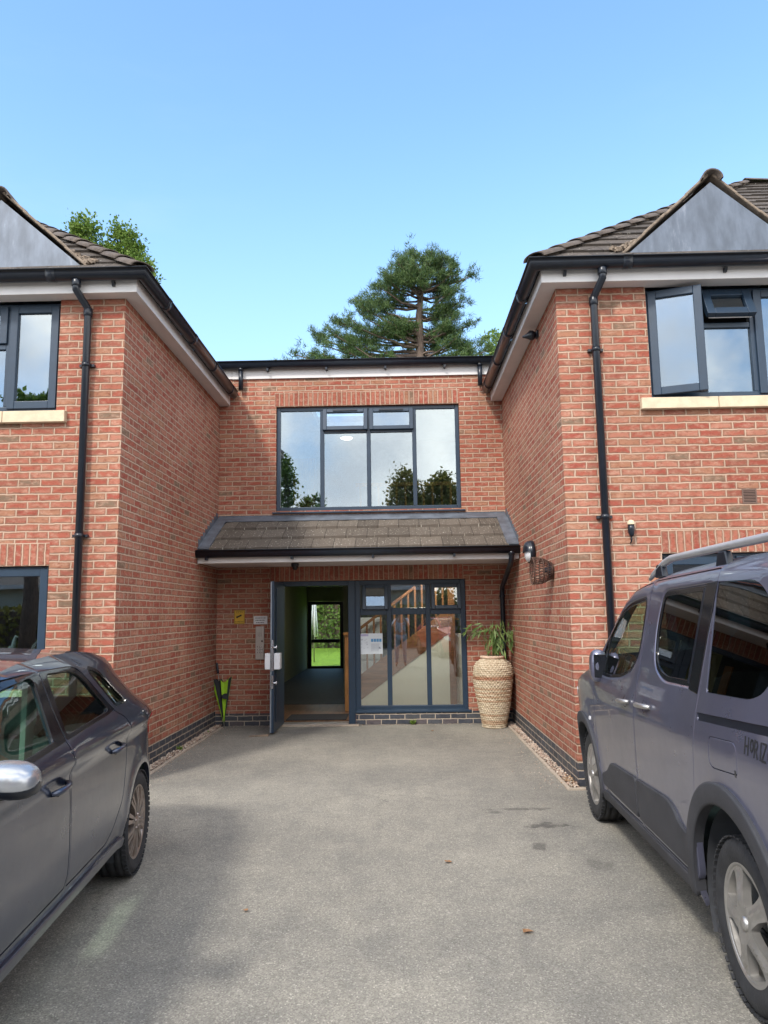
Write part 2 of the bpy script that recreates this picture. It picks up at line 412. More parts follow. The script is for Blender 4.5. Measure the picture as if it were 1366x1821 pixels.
M_needle = leafmat('pine_needles', (0.035, 0.085, 0.035), (0.13, 0.19, 0.055), 0.28)
M_leaf = leafmat('broad_leaves', (0.09, 0.17, 0.03), (0.22, 0.31, 0.07))
M_leaf2 = leafmat('bright_leaves', (0.14, 0.24, 0.05), (0.30, 0.40, 0.12))
M_olive = leafmat('olive_leaves', (0.15, 0.155, 0.03), (0.34, 0.30, 0.08))
M_bamboo = leafmat('bamboo_leaves', (0.05, 0.10, 0.025), (0.19, 0.27, 0.08), 0.25)
M_weed = leafmat('weed_leaves', (0.10, 0.18, 0.03), (0.22, 0.32, 0.06), 0.3)
M_dryleaf = leafmat('dry_leaves', (0.22, 0.10, 0.045), (0.45, 0.30, 0.16), 0.2)
M_bark = simple('bark', (0.13, 0.095, 0.075), 0.95, var=0.35, scale=6, stretch=(3, 3, 0.7), bump=0.8, bscale=14)
M_lawn = simple('lawn', (0.20, 0.34, 0.02), 0.95, var=0.3, scale=5, bump=0.6)

# ------------------------------------------------------------------ mesh helpers
ORG = {}


class MB:
    def __init__(s):
        s.v, s.f, s.uv, s.sm, s.nrm = [], [], [], [], []

    def face(s, pts, uv=None, smooth=False, nrm=None):
        b = len(s.v)
        s.v += [tuple(p) for p in pts]
        s.f.append(list(range(b, b + len(pts))))
        s.uv.append(uv)
        s.sm.append(smooth)
        return s

    def add(s, verts, faces, smooth=False, uvs=None):
        b = len(s.v)
        s.v += [tuple(p) for p in verts]
        for i, f in enumerate(faces):
            s.f.append([b + k for k in f])
            s.uv.append(uvs[i] if uvs else None)
            s.sm.append(smooth)
        return s

    def box(s, x0, x1, y0, y1, z0, z1):
        v = [(x, y, z) for z in (z0, z1) for y in (y0, y1) for x in (x0, x1)]
        s.add(v, [(0, 2, 3, 1), (4, 5, 7, 6), (0, 1, 5, 4), (2, 6, 7, 3), (0, 4, 6, 2), (1, 3, 7, 5)])
        return s

    def boxm(s, M, sx, sy, sz):
        """box of full sizes centred on matrix M"""
        v = [M @ Vector((x * sx / 2, y * sy / 2, z * sz / 2)) for z in (-1, 1) for y in (-1, 1) for x in (-1, 1)]
        s.add(v, [(0, 2, 3, 1), (4, 5, 7, 6), (0, 1, 5, 4), (2, 6, 7, 3), (0, 4, 6, 2), (1, 3, 7, 5)])
        return s

    def tube(s, pts, r, n=12, cap=True, smooth=True):
        pts = [Vector(p) for p in pts]
        rs = r if isinstance(r, (list, tuple)) else [r] * len(pts)
        rings = []
        t0 = (pts[1] - pts[0]).normalized()
        ref = Vector((0, 0, 1)) if abs(t0.z) < 0.9 else Vector((0, 1, 0))
        a = t0.cross(ref).normalized()
        for i, p in enumerate(pts):
            if i == 0:
                t = t0
            elif i == len(pts) - 1:
                t = (pts[i] - pts[i - 1]).normalized()
            else:
                t = ((pts[i + 1] - p).normalized() + (p - pts[i - 1]).normalized()).normalized()
            a = (a - t * a.dot(t)).normalized()
            b = t.cross(a)
            rings.append([p + (a * math.cos(2 * math.pi * k / n) + b * math.sin(2 * math.pi * k / n)) * rs[i] for k in range(n)])
        v = [p for rg in rings for p in rg]
        f = [(i * n + k, i * n + (k + 1) % n, (i + 1) * n + (k + 1) % n, (i + 1) * n + k) for i in range(len(pts) - 1) for k in range(n)]
        s.add(v, f, smooth)
        if cap:
            s.add(rings[0], [tuple(range(n))[::-1]])
            s.add(rings[-1], [tuple(range(n))])
        return s

    def lathe(s, prof, n=32, M=None, smooth=True, a0=0.0, a1=2 * math.pi):
        """prof: (radius, height) pairs about local z"""
        M = M or Matrix()
        full = abs(a1 - a0 - 2 * math.pi) < 1e-6
        m = n if full else n + 1
        v = [M @ Vector((r * math.cos(a0 + (a1 - a0) * k / n), r * math.sin(a0 + (a1 - a0) * k / n), z)) for r, z in prof for k in range(m)]
        f = []
        for i in range(len(prof) - 1):
            for k in range(n):
                k2 = (k + 1) % m if full else k + 1
                f.append((i * m + k, i * m + k2, (i + 1) * m + k2, (i + 1) * m + k))
        s.add(v, f, smooth)
        return s

    def prism(s, poly, d0, d1, fn):
        """poly of (a, b); fn(a, b, d) -> point; closed prism"""
        n = len(poly)
        v = [fn(a, b, d0) for a, b in poly] + [fn(a, b, d1) for a, b in poly]
        f = [tuple(range(n))[::-1], tuple(range(n, 2 * n))] + [(i, (i + 1) % n, n + (i + 1) % n, n + i) for i in range(n)]
        s.add(v, f)
        return s

    def build(s, name, mat, parent=None, bevel=0.0, seg=1, fixn=True):
        me = bpy.data.meshes.new(name)
        o = ORG.get(parent.name, Vector()) if parent else Vector()
        me.from_pydata([tuple(Vector(p) - o) for p in s.v], [], s.f)
        if any(u is not None for u in s.uv):
            l = me.uv_layers.new(name='UVMap')
            k = 0
            for f, u in zip(s.f, s.uv):
                for j in range(len(f)):
                    if u is not None:
                        l.data[k].uv = u[j]
                    k += 1
        me.polygons.foreach_set('use_smooth', s.sm)
        if fixn and not any(u is not None for u in s.uv):
            bm = bmesh.new()
            bm.from_mesh(me)
            bmesh.ops.remove_doubles(bm, verts=bm.verts, dist=1e-5)
            bmesh.ops.recalc_face_normals(bm, faces=bm.faces)
            bm.to_mesh(me)
            bm.free()
        for m in (mat if isinstance(mat, (list, tuple)) else [mat]):
            me.materials.append(m)
        ob = bpy.data.objects.new(name, me)
        COL.objects.link(ob)
        if parent:
            ob.parent = parent
            ORG[ob.name] = o
        if bevel:
            b = ob.modifiers.new('Bevel', 'BEVEL')
            b.width = bevel
            b.segments = seg
            b.limit_method = 'ANGLE'
        return ob


def thing(name, label, cat, loc=(0, 0, 0), group=None, local=False):
    o = bpy.data.objects.new(name, None)
    COL.objects.link(o)
    o.location = loc
    o.empty_display_size = 0.2
    ORG[o.name] = Vector() if local else Vector(loc)
    tag(o, label, cat, group)
    return o


def tag(o, label, cat, group=None):
    o['label'] = label
    o['category'] = cat
    if group:
        o['group'] = group
    return o


def solo(mb, name, mat, label, cat, group=None, loc=None, **kw):
    """a thing that is one mesh, with its origin at loc"""
    if loc is not None:
        mb.v = [tuple(Vector(p) - Vector(loc)) for p in mb.v]
    o = mb.build(name, mat, None, **kw)
    if loc is not None:
        o.location = loc
    return tag(o, label, cat, group)


def struct(mb, name, mat, kind='structure', **kw):
    o = mb.build(name, mat, None, **kw)
    o['kind'] = kind
    return o


def copy_tree(o, parent=None):
    c = o.copy()
    COL.objects.link(c)
    if parent:
        c.parent = parent
    ORG[c.name] = ORG.get(o.name, Vector())
    for ch in list(o.children):
        copy_tree(ch, c)
    return c


def rib(mat):
    return mat


# ------------------------------------------------------------------ ground
YB, YF = 11.26, 7.22
XL, XR = -2.76, 1.637
g = MB()
nx = 60
g.face([(-300, -300, 0), (300, -300, 0), (300, 400, 0), (-300, 400, 0)])
struct(g, 'ground', simple('far_ground', (0.13, 0.125, 0.11), 0.95, var=0.2, scale=0.2))
g = MB()
g.face([(-16, -11, .004), (16, -11, .004), (16, YB + .02, .004), (-16, YB + .02, .004)])
struct(g, 'driveway', M_asphalt)
g = MB()
g.face([(-30, 22.9, .006), (30, 22.9, .006), (30, 70, .006), (-30, 70, .006)])
struct(g, 'lawn', M_lawn)


def wall(mb, axis, c, u0, u1, z0, z1, ops=(), thick=0.3, sgn=1, uo=0.0):
    """brick wall in the plane axis=c, thickness in direction sgn, openings (u0, u1, z0, z1); UV in metres"""
    us = sorted({u0, u1, *[min(max(o[i], u0), u1) for o in ops for i in (0, 1)]})
    zs = sorted({z0, z1, *[min(max(o[i], z0), z1) for o in ops for i in (2, 3)]})

    def P(u, z, d):
        return (u, c + sgn * d, z) if axis == 'y' else (c + sgn * d, u, z)

    def solid(i, j):
        if not (0 <= i < len(us) - 1 and 0 <= j < len(zs) - 1):
            return False
        um, zm = (us[i] + us[i + 1]) / 2, (zs[j] + zs[j + 1]) / 2
        return not any(o[0] < um < o[1] and o[2] < zm < o[3] for o in ops)
    flip = (axis == 'y') == (sgn > 0)

    def F(pts, uv):
        if not flip:
            pts, uv = pts[::-1], uv[::-1]
        mb.face(pts, uv)
    for i in range(len(us) - 1):
        for j in range(len(zs) - 1):
            if not solid(i, j):
                continue
            a, b, p, q = us[i], us[i + 1], zs[j], zs[j + 1]
            t = thick
            F([P(a, p, 0), P(b, p, 0), P(b, q, 0), P(a, q, 0)], [(a - uo, p), (b - uo, p), (b - uo, q), (a - uo, q)])
            F([P(b, p, t), P(a, p, t), P(a, q, t), P(b, q, t)], [(b - uo, p), (a - uo, p), (a - uo, q), (b - uo, q)])
            if not solid(i - 1, j):
                F([P(a, p, t), P(a, p, 0), P(a, q, 0), P(a, q, t)], [(t, p), (0, p), (0, q), (t, q)])
            if not solid(i + 1, j):
                F([P(b, p, 0), P(b, p, t), P(b, q, t), P(b, q, 0)], [(0, p), (t, p), (t, q), (0, q)])
            if not solid(i, j - 1):
                F([P(a, p, t), P(b, p, t), P(b, p, 0), P(a, p, 0)], [(a, t), (b, t), (b, 0), (a, 0)])
            if not solid(i, j + 1):
                F([P(a, q, 0), P(b, q, 0), P(b, q, t), P(a, q, t)], [(a, 0), (b, 0), (b, t), (a, t)])


# ------------------------------------------------------------------ the brick building
BLD = thing('brick_building', 'two storey red brick building with two projecting wings around a recessed entrance porch', 'building', (-0.56, YB, 0))
SOF = 4.87                  # soffit height of the wings
OV = 0.17                   # eaves overhang
WL_OPS = [(-5.2, -3.43, 3.70, SOF + .1), (-5.6, -3.43, 0.95, 2.135)]
WR_OPS = [(2.54, 4.35, 3.71, SOF + .1), (2.54, 4.4, 0.95, 2.16)]
LINK_OPS = [(-1.86, 0.995, 0.185, 2.125), (-1.86, -0.672, -0.1, 0.185), (-1.876, 0.972, 3.20, 4.845)]
WT = 4.90                   # top of the wing walls (hidden above the soffit)
m = MB()
wall(m, 'y', YF, -12.0, XL, -0.1, WT, WL_OPS, uo=XL)
m.build('wall', M_brick, BLD)
m = MB()
wall(m, 'x', XL, YF + .3, 16.0, -0.1, WT, sgn=-1, uo=YF + .11)
m.build('wall', M_brick, BLD)
m = MB()
wall(m, 'y', YF, XR, 12.0, -0.1, WT, WR_OPS, uo=XR)
m.build('wall', M_brick, BLD)
m = MB()
wall(m, 'x', XR, YF + .3, 16.0, -0.1, WT, sgn=1, uo=YF + .11)
m.build('wall', M_brick, BLD)
m = MB()
wall(m, 'y', YB, XL + .001, XR - .001, -0.1, 5.40, LINK_OPS, uo=XL)
m.build('wall', M_brick, BLD)
# far sides of the wings
m = MB()
wall(m, 'y', 16.0, -12.0, XL, -0.1, WT, sgn=-1)
wall(m, 'x', -12.0, YF + .3, 15.7, -0.1, WT, sgn=1)
wall(m, 'y', 16.0, XR, 12.0, -0.1, WT, sgn=-1)
wall(m, 'x', 12.0, YF + .3, 15.7, -0.1, WT, sgn=-1)
m.build('wall', M_brick, BLD)

# blue brick plinth, 3 mm proud
m = MB()


def strip(mb, axis, c, u0, u1, z0, z1, d, sgn, uo=0.0):
    wall(mb, axis, c - sgn * d, u0, u1, z0, z1, (), thick=d - .001, sgn=sgn, uo=uo)


strip(m, 'x', XL, YF, YB - .004, -.05, .2235, .004, -1, YF + .11)
strip(m, 'y', YF, -12, XL, -.05, .2235, .004, 1, XL)
strip(m, 'x', XR, YF, YB - .004, -.05, .2235, .004, 1, YF + .11)
strip(m, 'y', YF, XR, 12, -.05, .2235, .004, 1, XR)
strip(m, 'y', YB, XL + .005, -1.862, -.05, .185, .004, 1, XL)
strip(m, 'y', YB, -.67, XR - .005, -.05, .185, .004, 1, XL)
m.build('plinth', M_blue, BLD)
# soldier courses
for nm, c, u0, u1, z0, z1 in (('lintel', YB, -1.96, 0.97, 2.127, 2.35), ('lintel', YB, -1.90, 0.99, 4.847, 5.07), ('lintel', YF, -5.2, -3.43, 2.137, 2.362), ('lintel', YF, 2.54, 4.5, 2.162, 2.387)):
    m = MB()
    wall(m, 'y', c - .002, u0, u1, z0, z1, (), thick=.0015, uo=u0)
    for k, u in enumerate(m.uv):
        m.uv[k] = [(a, b - z0 + .002) for a, b in u]
    m.build(nm, M_soldier, BLD)


# ---- windows
def frame_rect(mb, x0, x1, z0, z1, w, y0, y1, top=None):
    """rectangular frame of member width w between planes y0 (outer) and y1"""
    tw = top if top is not None else w
    mb.box(x0, x0 + w, y0, y1, z0, z1)
    mb.box(x1 - w, x1, y0, y1, z0, z1)
    mb.box(x0 + w, x1 - w, y0 + .0015, y1 - .0015, z0, z0 + w)
    mb.box(x0 + w, x1 - w, y0 + .0015, y1 - .0015, z1 - tw, z1)


def pane(x0, x1, z0, z1, y, mat, parent):
    m = MB()
    m.box(x0, x1, y, y + .006, z0, z1)
    return m.build('glass_pane', mat, parent)


def sash(x0, x1, z0, z1, y, w, parent, mat, hinge=None, ang=0.0, vent=False):
    """opening light standing proud of its frame; hinge 'left' or 'top' swings it outwards (-y)"""
    m = MB()
    frame_rect(m, x0, x1, z0, z1, w, y - .022, y + .04)
    g = MB()
    g.box(x0 + w - .004, x1 - w + .004, y + .008, y + .014, z0 + w - .004, z1 - w + .004)
    parts = [(m, 'sash', M_frame, .006), (g, 'glass_pane', mat, 0)]
    if vent:
        t = MB()
        xm = (x0 + x1) / 2
        t.box(xm - .19, xm + .19, y - .034, y - .0225, z1 - w * .72, z1 - w * .28)
        parts.append((t, 'trickle_vent', M_black, .004))
    if ang:
        st = MB()
        if hinge == 'left':
            st.box(x1 - .06, x1 - .03, y + .03, y + .05, z0 + .003, z0 + .03)
            st.box(x1 - .02, x1 - .002, y + .041, y + .06, z0 + .02, z0 + .12)
        else:
            st.box(x0 + .03, x1 - .03, y + .041, y + .052, z0 + .002, z0 + .014)
        parts.append((st, 'stay', M_chrome if hinge == 'left' else M_whiteplastic, 0))
    if ang:
        if hinge == 'left':
            T = Matrix.Translation((x0, y, 0)) @ Matrix.Rotation(-ang, 4, 'Z') @ Matrix.Translation((-x0, -y, 0))
        else:
            T = Matrix.Translation((0, y, z1)) @ Matrix.Rotation(-ang, 4, 'X') @ Matrix.Translation((0, -y, -z1))
        for q in parts:
            q[0].v = [tuple(T @ Vector(p)) for p in q[0].v]
    for q, nm, mt, bv in parts:
        q.build(nm, mt, parent, bevel=bv, seg=2)


# first floor window of the link
yf = YB + .05
fr = MB()
frame_rect(fr, -1.874, .970, 3.20, 4.843, .06, yf, yf + .07)
mx = (-1.164, -.439, .272)
for x in mx:
    fr.box(x - .032, x + .032, yf + .002, yf + .068, 3.26, 4.783)
for a, b in ((mx[0] + .032, mx[1] - .032), (mx[1] + .032, mx[2] - .032)):
    fr.box(a, b, yf + .004, yf + .066, 4.42, 4.48)
W1 = fr.build('window', M_frame, BLD, bevel=.006, seg=2)
sl_ = MB()
sl_.prism([(yf - .095, 3.155), (yf - .095, 3.175), (yf + .03, 3.20), (yf + .03, 3.155)], -1.925, 1.025, lambda a, b, d: (d, a, b))
sl_.build('sill', M_frame, W1, bevel=.003)
pane(-1.814, mx[0] - .032, 3.26, 4.783, yf + .03, M_glass_up, W1)
pane(mx[2] + .032, .910, 3.26, 4.783, yf + .03, M_glass_up, W1)
pane(mx[0] + .032, mx[1] - .032, 3.26, 4.42, yf + .03, M_glass_up, W1)
pane(mx[1] + .032, mx[2] - .032, 3.26, 4.42, yf + .03, M_glass_up, W1)
sash(mx[0] + .012, mx[1] - .014, 4.455, 4.805, yf, .062, W1, M_glass_up, 'top', R(7), vent=True)
sash(mx[1] + .014, mx[2] - .012, 4.455, 4.805, yf, .062, W1, M_glass_up, 'top', R(5), vent=True)

# entrance screen: ground floor window of the link
yg = YB + .06
fr = MB()
frame_rect(fr, -.672, .993, .19, 2.123, .075, yg, yg + .08)
for x in (-.163, .427):
    fr.box(x - .035, x + .035, yg + .002, yg + .078, .265, 2.048)
for a, b in ((-.597, -.198), (-.128, .392), (.462, .918)):
    fr.box(a, b, yg + .004, yg + .076, 1.60, 1.70)
W2 = fr.build('window', M_frame, BLD, bevel=.006, seg=2)
sl_ = MB()
sl_.prism([(yg - .085, .170), (yg - .085, .198), (yg + .03, .225), (yg + .03, .170)], -.672, 1.03, lambda a, b, d: (d, a, b))
sl_.build('sill', M_frame, W2, bevel=.003)
for a, b in ((-.597, -.198), (-.128, .392), (.462, .918)):
    pane(a, b, .265, 1.60, yg + .035, M_glass_low, W2)
pane(-.128, .392, 1.70, 2.048, yg + .035, M_glass_low, W2)
sash(-.56, -.175, 1.675, 2.055, yg, .055, W2, M_glass_low, 'top', R(10))
sash(.478, .925, 1.675, 2.055, yg, .055, W2, M_glass_low, 'top', R(6))

# entrance door: frame, leaf swung open towards the camera
fr = MB()
fr.box(-1.86, -1.80, yg, yg + .08, 0.0, 2.123)
fr.box(-.78, -.673, yg - .004, yg + .082, 0.0, 2.124)
fr.box(-1.80, -.78, yg + .002, yg + .078, 2.05, 2.123)
D1 = fr.build('door', M_frame, BLD, bevel=.005, seg=2)
lf = MB()
hx, LW = -1.765, .94
lf.box(hx - .025, hx + .025, yg - .02 - LW, yg - .02, .03, 2.09)
D1l = lf.build('leaf', M_frame, D1, bevel=.006, seg=2)
e = MB()
e.box(hx - .0255 - .004, hx - .0255, yg - .02 - LW + .012, yg - .02 - LW + .03, .035, 2.085)
e.box(hx - .02, hx - .008, yg - .0235 - LW, yg - .0205 - LW, .04, 2.08)
e.build('edge_strip', M_framelight, D1)
e = MB()
e.box(hx + .026, hx + .036, yg - .82, yg - .14, .16, .95)
e.box(hx + .026, hx + .036, yg - .82, yg - .14, 1.06, 2.0)
e.build('leaf_panel', M_frame, D1, bevel=.006)
e = MB()
yt = yg - .02 - LW
e.box(hx - .105, hx + .105, yt + .015, yt + .17, .88, 1.10)
e.build('lock_box', M_whiteplastic, D1, bevel=.008, seg=2)
e = MB()
for z in (.70, 1.18):
    e.box(hx - .018, hx + .018, yt - .006, yt + .004, z - .08, z + .10)
    e.tube([(hx, yt - .004, z), (hx + .06, yt - .004, z)], .012, 10)
    e.tube([(hx + .06, yt - .004, z - .02), (hx + .06, yt - .004, z + .025)], .010, 10)
e.box(hx - .019, hx + .019, yt - .007, yt + .003, .86, 1.13)
e.build('lock_plate', M_chrome, D1, bevel=.002)
th = MB()
th.box(-1.83, -.78, YB - .02, yg + .1, .004, .03)
th.build('threshold', M_steel, D1, bevel=.004)
th = MB()
th.box(-1.95, -.62, YB - .16, YB - .003, .003, .016)
th.build('doorstep', M_concrete, D1, bevel=.004)


# wing windows
def casement(x0, x1, z0, z1, layout, c, mat, sillx, sillz, stone=True, w=.08):
    y = c + .055
    fr = MB()
    frame_rect(fr, x0, x1, z0, z1, w * .8, y, y + .07)
    wo = None
    xs = [l[1] for l in layout if l[0] == 'mull']
    for x in xs:
        fr.box(x - .03, x + .03, y + .002, y + .068, z0 + w * .8, z1 - w * .8)
    for l in layout:
        if l[0] == 'bar':
            fr.box(l[1], l[2], y + .004, y + .066, l[3] - .028, l[3] + .028)
    wo = fr.build('window', M_frame, BLD, bevel=.006, seg=2)
    for l in layout:
        if l[0] == 'pane':
            pane(l[1], l[2], l[3], l[4], y + .03, mat, wo)
        elif l[0] == 'sash':
            sash(l[1], l[2], l[3], l[4], y, w, wo, mat, *(l[5:]))
    if stone:
        s_ = MB()
        xs0, xs1, xj = sillx
        for a, b in ((xs0, xj), (xj + .006, xs1)):
            s_.prism([(c - .06, sillz[0]), (c - .06, sillz[1] - .012), (c + .05, sillz[1]), (c + .05, sillz[0])], a, b, lambda p, q, d: (d, p, q))
        s_.build('sill', M_sill, wo, bevel=.004)
    return wo


# right wing, first floor: casement hinged at the left swung open, top light ajar beside it
casement(2.543, 4.35, 3.71, 4.855, [('mull', 3.10), ('mull', 3.62), ('bar', 3.13, 3.59, 4.47),
         ('sash', 2.575, 3.085, 3.745, 4.83, 'left', R(19)), ('sash', 3.115, 3.60, 4.50, 4.83, 'top', R(24)), ('pane', 3.13, 3.59, 3.762, 4.442),
         ('sash', 3.635, 4.32, 3.745, 4.83)], YF, M_glass_wing, (2.42, 4.45, 3.17), (3.585, 3.708))
# left wing, first floor
casement(-5.2, -3.433, 3.70, 4.855, [('mull', -3.98), ('mull', -4.55), ('bar', -4.52, -4.01, 4.40),
         ('sash', -3.965, -3.46, 3.735, 4.83), ('sash', -4.53, -3.995, 4.43, 4.83), ('pane', -4.52, -4.01, 3.752, 4.372), ('sash', -5.17, -4.57, 3.735, 4.83)],
         YF, M_glass_wing, (-5.3, -3.318, -3.95), (3.57, 3.698))
# left wing, ground floor
casement(-5.6, -3.433, .95, 2.133, [('mull', -4.35), ('sash', -4.335, -3.45, .98, 2.115), ('sash', -5.57, -4.365, .98, 2.115)],
         YF, M_glass_dark, (-5.7, -3.33, -4.2), (.82, .948))
# right wing, ground floor (mostly behind the van)
casement(2.543, 4.4, .95, 2.158, [('mull', 3.25), ('sash', 2.57, 3.235, .98, 2.13), ('sash', 3.265, 4.37, .98, 2.13)],
         YF, M_glass_dark, (2.42, 4.5, 3.2), (.82, .948))

# ---- eaves: soffit, fascia, gutter
FZ0, FZ1 = 4.862, 5.005
m = MB()
ye = YF - OV
xl, xr = XL + OV, XR - OV
m.box(-12.3, xl - .02, ye + .02, YF + .02, SOF, SOF + .02)
m.box(XL - .02, xl - .02, YF + .02, YB - .002, SOF, SOF + .02)
m.box(xr + .02, 12.3, ye + .02, YF + .02, SOF, SOF + .02)
m.box(xr + .02, XR + .02, YF + .02, YB - .002, SOF, SOF + .02)
m.build('soffit', M_upvc, BLD)
m = MB()
m.box(-12.3, xl, ye, ye + .02, FZ0, FZ1)
m.box(xl - .02, xl, ye + .02, YB - .05, FZ0, FZ1)
m.box(xr, 12.3, ye, ye + .02, FZ0, FZ1)
m.box(xr, xr + .02, ye + .02, YB - .05, FZ0, FZ1)
m.build('fascia', M_upvc, BLD, bevel=.003)


def gutter_path(mb, pts, r=.062, back=None):
    """half round gutter swept along pts (rim level); open top"""
    n = 10
    pts = [Vector(p) for p in pts]
    prof = []
    for k in range(n + 1):
        a = math.pi * k / n
        prof.append((-math.cos(a) * r, -math.sin(a) ** .75 * r * 1.75))
    prof = [(-r - .007, .004), (-r - .007, -.006)] + prof + [(r + .007, -.006), (r + .007, .004)]
    inner = [(x * .9, z * .9 + .004) for x, z in prof[2:-2]][::-1]
    prof = prof + inner
    rings = []
    for i, p in enumerate(pts):
        if i == 0:
            t = (pts[1] - p).normalized()
            sc = 1.0
        elif i == len(pts) - 1:
            t = (p - pts[i - 1]).normalized()
            sc = 1.0
        else:
            t1, t2 = (p - pts[i - 1]).normalized(), (pts[i + 1] - p).normalized()
            t = (t1 + t2).normalized()
            sc = 1 / max(.3, t.dot(t1))
        side = Vector((t.y, -t.x, 0)).normalized() * sc
        rings.append([p + side * a + Vector((0, 0, b)) for a, b in prof])
    k = len(prof)
    v = [q for rg in rings for q in rg]
    f = [(i * k + j, i * k + (j + 1) % k, (i + 1) * k + (j + 1) % k, (i + 1) * k + j) for i in range(len(pts) - 1) for j in range(k)]
    mb.add(v, f, True)
    for rg in (rings[0], rings[-1]):
        mb.add([rg[j] for j in range(2, 2 + n + 1)], [tuple(range(n + 1))])
    return mb


GZ = 5.065
gx, gy = xr - .072, ye - .072
m = MB()
gutter_path(m, [(12.3, gy, GZ), (gx, gy, GZ), (gx, YB - .12, GZ)])
GR = m.build('gutter', M_black, BLD)
m = MB()
gxl = xl + .072
gutter_path(m, [(gxl, YB - .12, GZ), (gxl, gy, GZ), (-12.3, gy, GZ)])
GL = m.build('gutter', M_black, BLD)
for G_, sx, gxx in ((GR, 1, gx), (GL, -1, gxl)):
    for k in range(6):          # fascia brackets along the front
        x = gxx + sx * (.30 + k * 1.58)
        m = MB()
        m.prism([(gy + .02, GZ - .10), (gy + .045, GZ - .145), (ye - .001, GZ - .145), (ye - .001, GZ - .10)], x - .014, x + .014, lambda a, b, d: (d, a, b))
        m.build('gutter_bracket', M_black, G_)
    for k in range(4):          # union sleeves
        y = gy + .75 + k * 1.05
        m = MB()
        gutter_path(m, [(gxx, y - .045, GZ + .002), (gxx, y + .045, GZ + .002)], r=.0655)
        m.build('gutter_sleeve', M_black, G_)
    for k in range(3):
        x = gxx + sx * (.9 + k * 2.1)
        m = MB()
        gutter_path(m, [(x - .045, gy, GZ + .002), (x + .045, gy, GZ + .002)], r=.0655)
        m.build('gutter_sleeve', M_black, G_)


def downpipe(x, y_wall, z0, ztop, gyy, gz, off=0.0, clips=(2.3, 3.6, 4.75)):
    """round pipe with a swan neck from the gutter outlet back to the wall, collars and wall clips"""
    r = .037
    yp = y_wall - .058
    m = MB()
    xo = x + off
    m.tube([(xo, gyy, gz - .09), (xo, gyy, gz - .17), (xo, gyy, gz - .20), (x + off * .1, yp - .01, ztop + .03), (x, yp, ztop), (x, yp, z0)], r, 16)
    dp = m.build('downpipe', M_black, BLD)
    for p, q in (((xo, gyy, gz - .10), (xo, gyy, gz - .165)), ((x, yp, ztop + .025), (x, yp, ztop - .06))):
        c = MB()
        c.tube([p, q], .0445, 16)
        c.build('pipe_collar', M_black, dp, bevel=.002)
    for z in clips:
        c = MB()
        c.tube([(x, yp, z - .022), (x, yp, z + .022)], .043, 16)
        c.box(x - .075, x + .075, yp + .018, y_wall - .001, z - .013, z + .013)
        c.build('pipe_clip', M_black, dp)
    return dp


downpipe(-3.12, YF, .02, 4.72, gy, GZ, off=-.05, clips=(2.42, 4.15))
downpipe(2.0, YF, .02, 4.72, gy, GZ, off=.05, clips=(2.52, 4.2))

# back wall fascia and gutter (flat roof behind)
m = MB()
m.box(XL + .19, XR - .19, YB - .03, YB - .003, 5.295, 5.52)
m.box(XL - .3, XL + .189, YB - .028, YB - .004, 5.30, 5.519)
m.box(XR - .189, XR + .3, YB - .028, YB - .004, 5.30, 5.519)
m.build('fascia', M_upvc, BLD, bevel=.003)
m = MB()
gutter_path(m, [(XR + .35, YB - .1, 5.545), (XL - .35, YB - .1, 5.545)], r=.064)
GB = m.build('gutter', M_black, BLD)
for k in range(5):
    x = -2.0 + k * .92
    m = MB()
    m.box(x - .016, x + .016, YB - .12, YB - .031, 5.40, 5.44)
    m.build('gutter_bracket', M_black, GB)
m = MB()
m.box(XL - .4, XR + .4, YB + .002, 16.0, 5.40, 5.47)
m.box(-12, XL - .001, 15.2, 16.0, 4.9, 5.47)
# rooflight opening is left in this deck
m2 = MB()
RLX, RLY = (-1.55, -.55), (13.2, 14.3)
for (a, b, c, d) in ((XL - .4, RLX[0], YB + .3, 15.999), (RLX[1], XR + .4, YB + .3, 15.999), (RLX[0], RLX[1], YB + .3, RLY[0]), (RLX[0], RLX[1], RLY[1], 15.999)):
    m2.box(a, b, c, d, 5.38, 5.50)
m2.build('flat_roof', M_lead, BLD)
for x in (XL + .34, XR - .33):
    m = MB()
    m.tube([(x, YB - .09, 5.45), (x, YB - .075, 5.10)], .036, 14)
    dp = m.build('downpipe', M_black, BLD)
    m = MB()
    m.tube([(x, YB - .09, 5.455), (x, YB - .088, 5.41)], .043, 14)
    m.build('pipe_collar', M_black, dp)

# ---- wing roofs
TAN = .775
ER = 5.055                 # height where the tiles leave the gutter


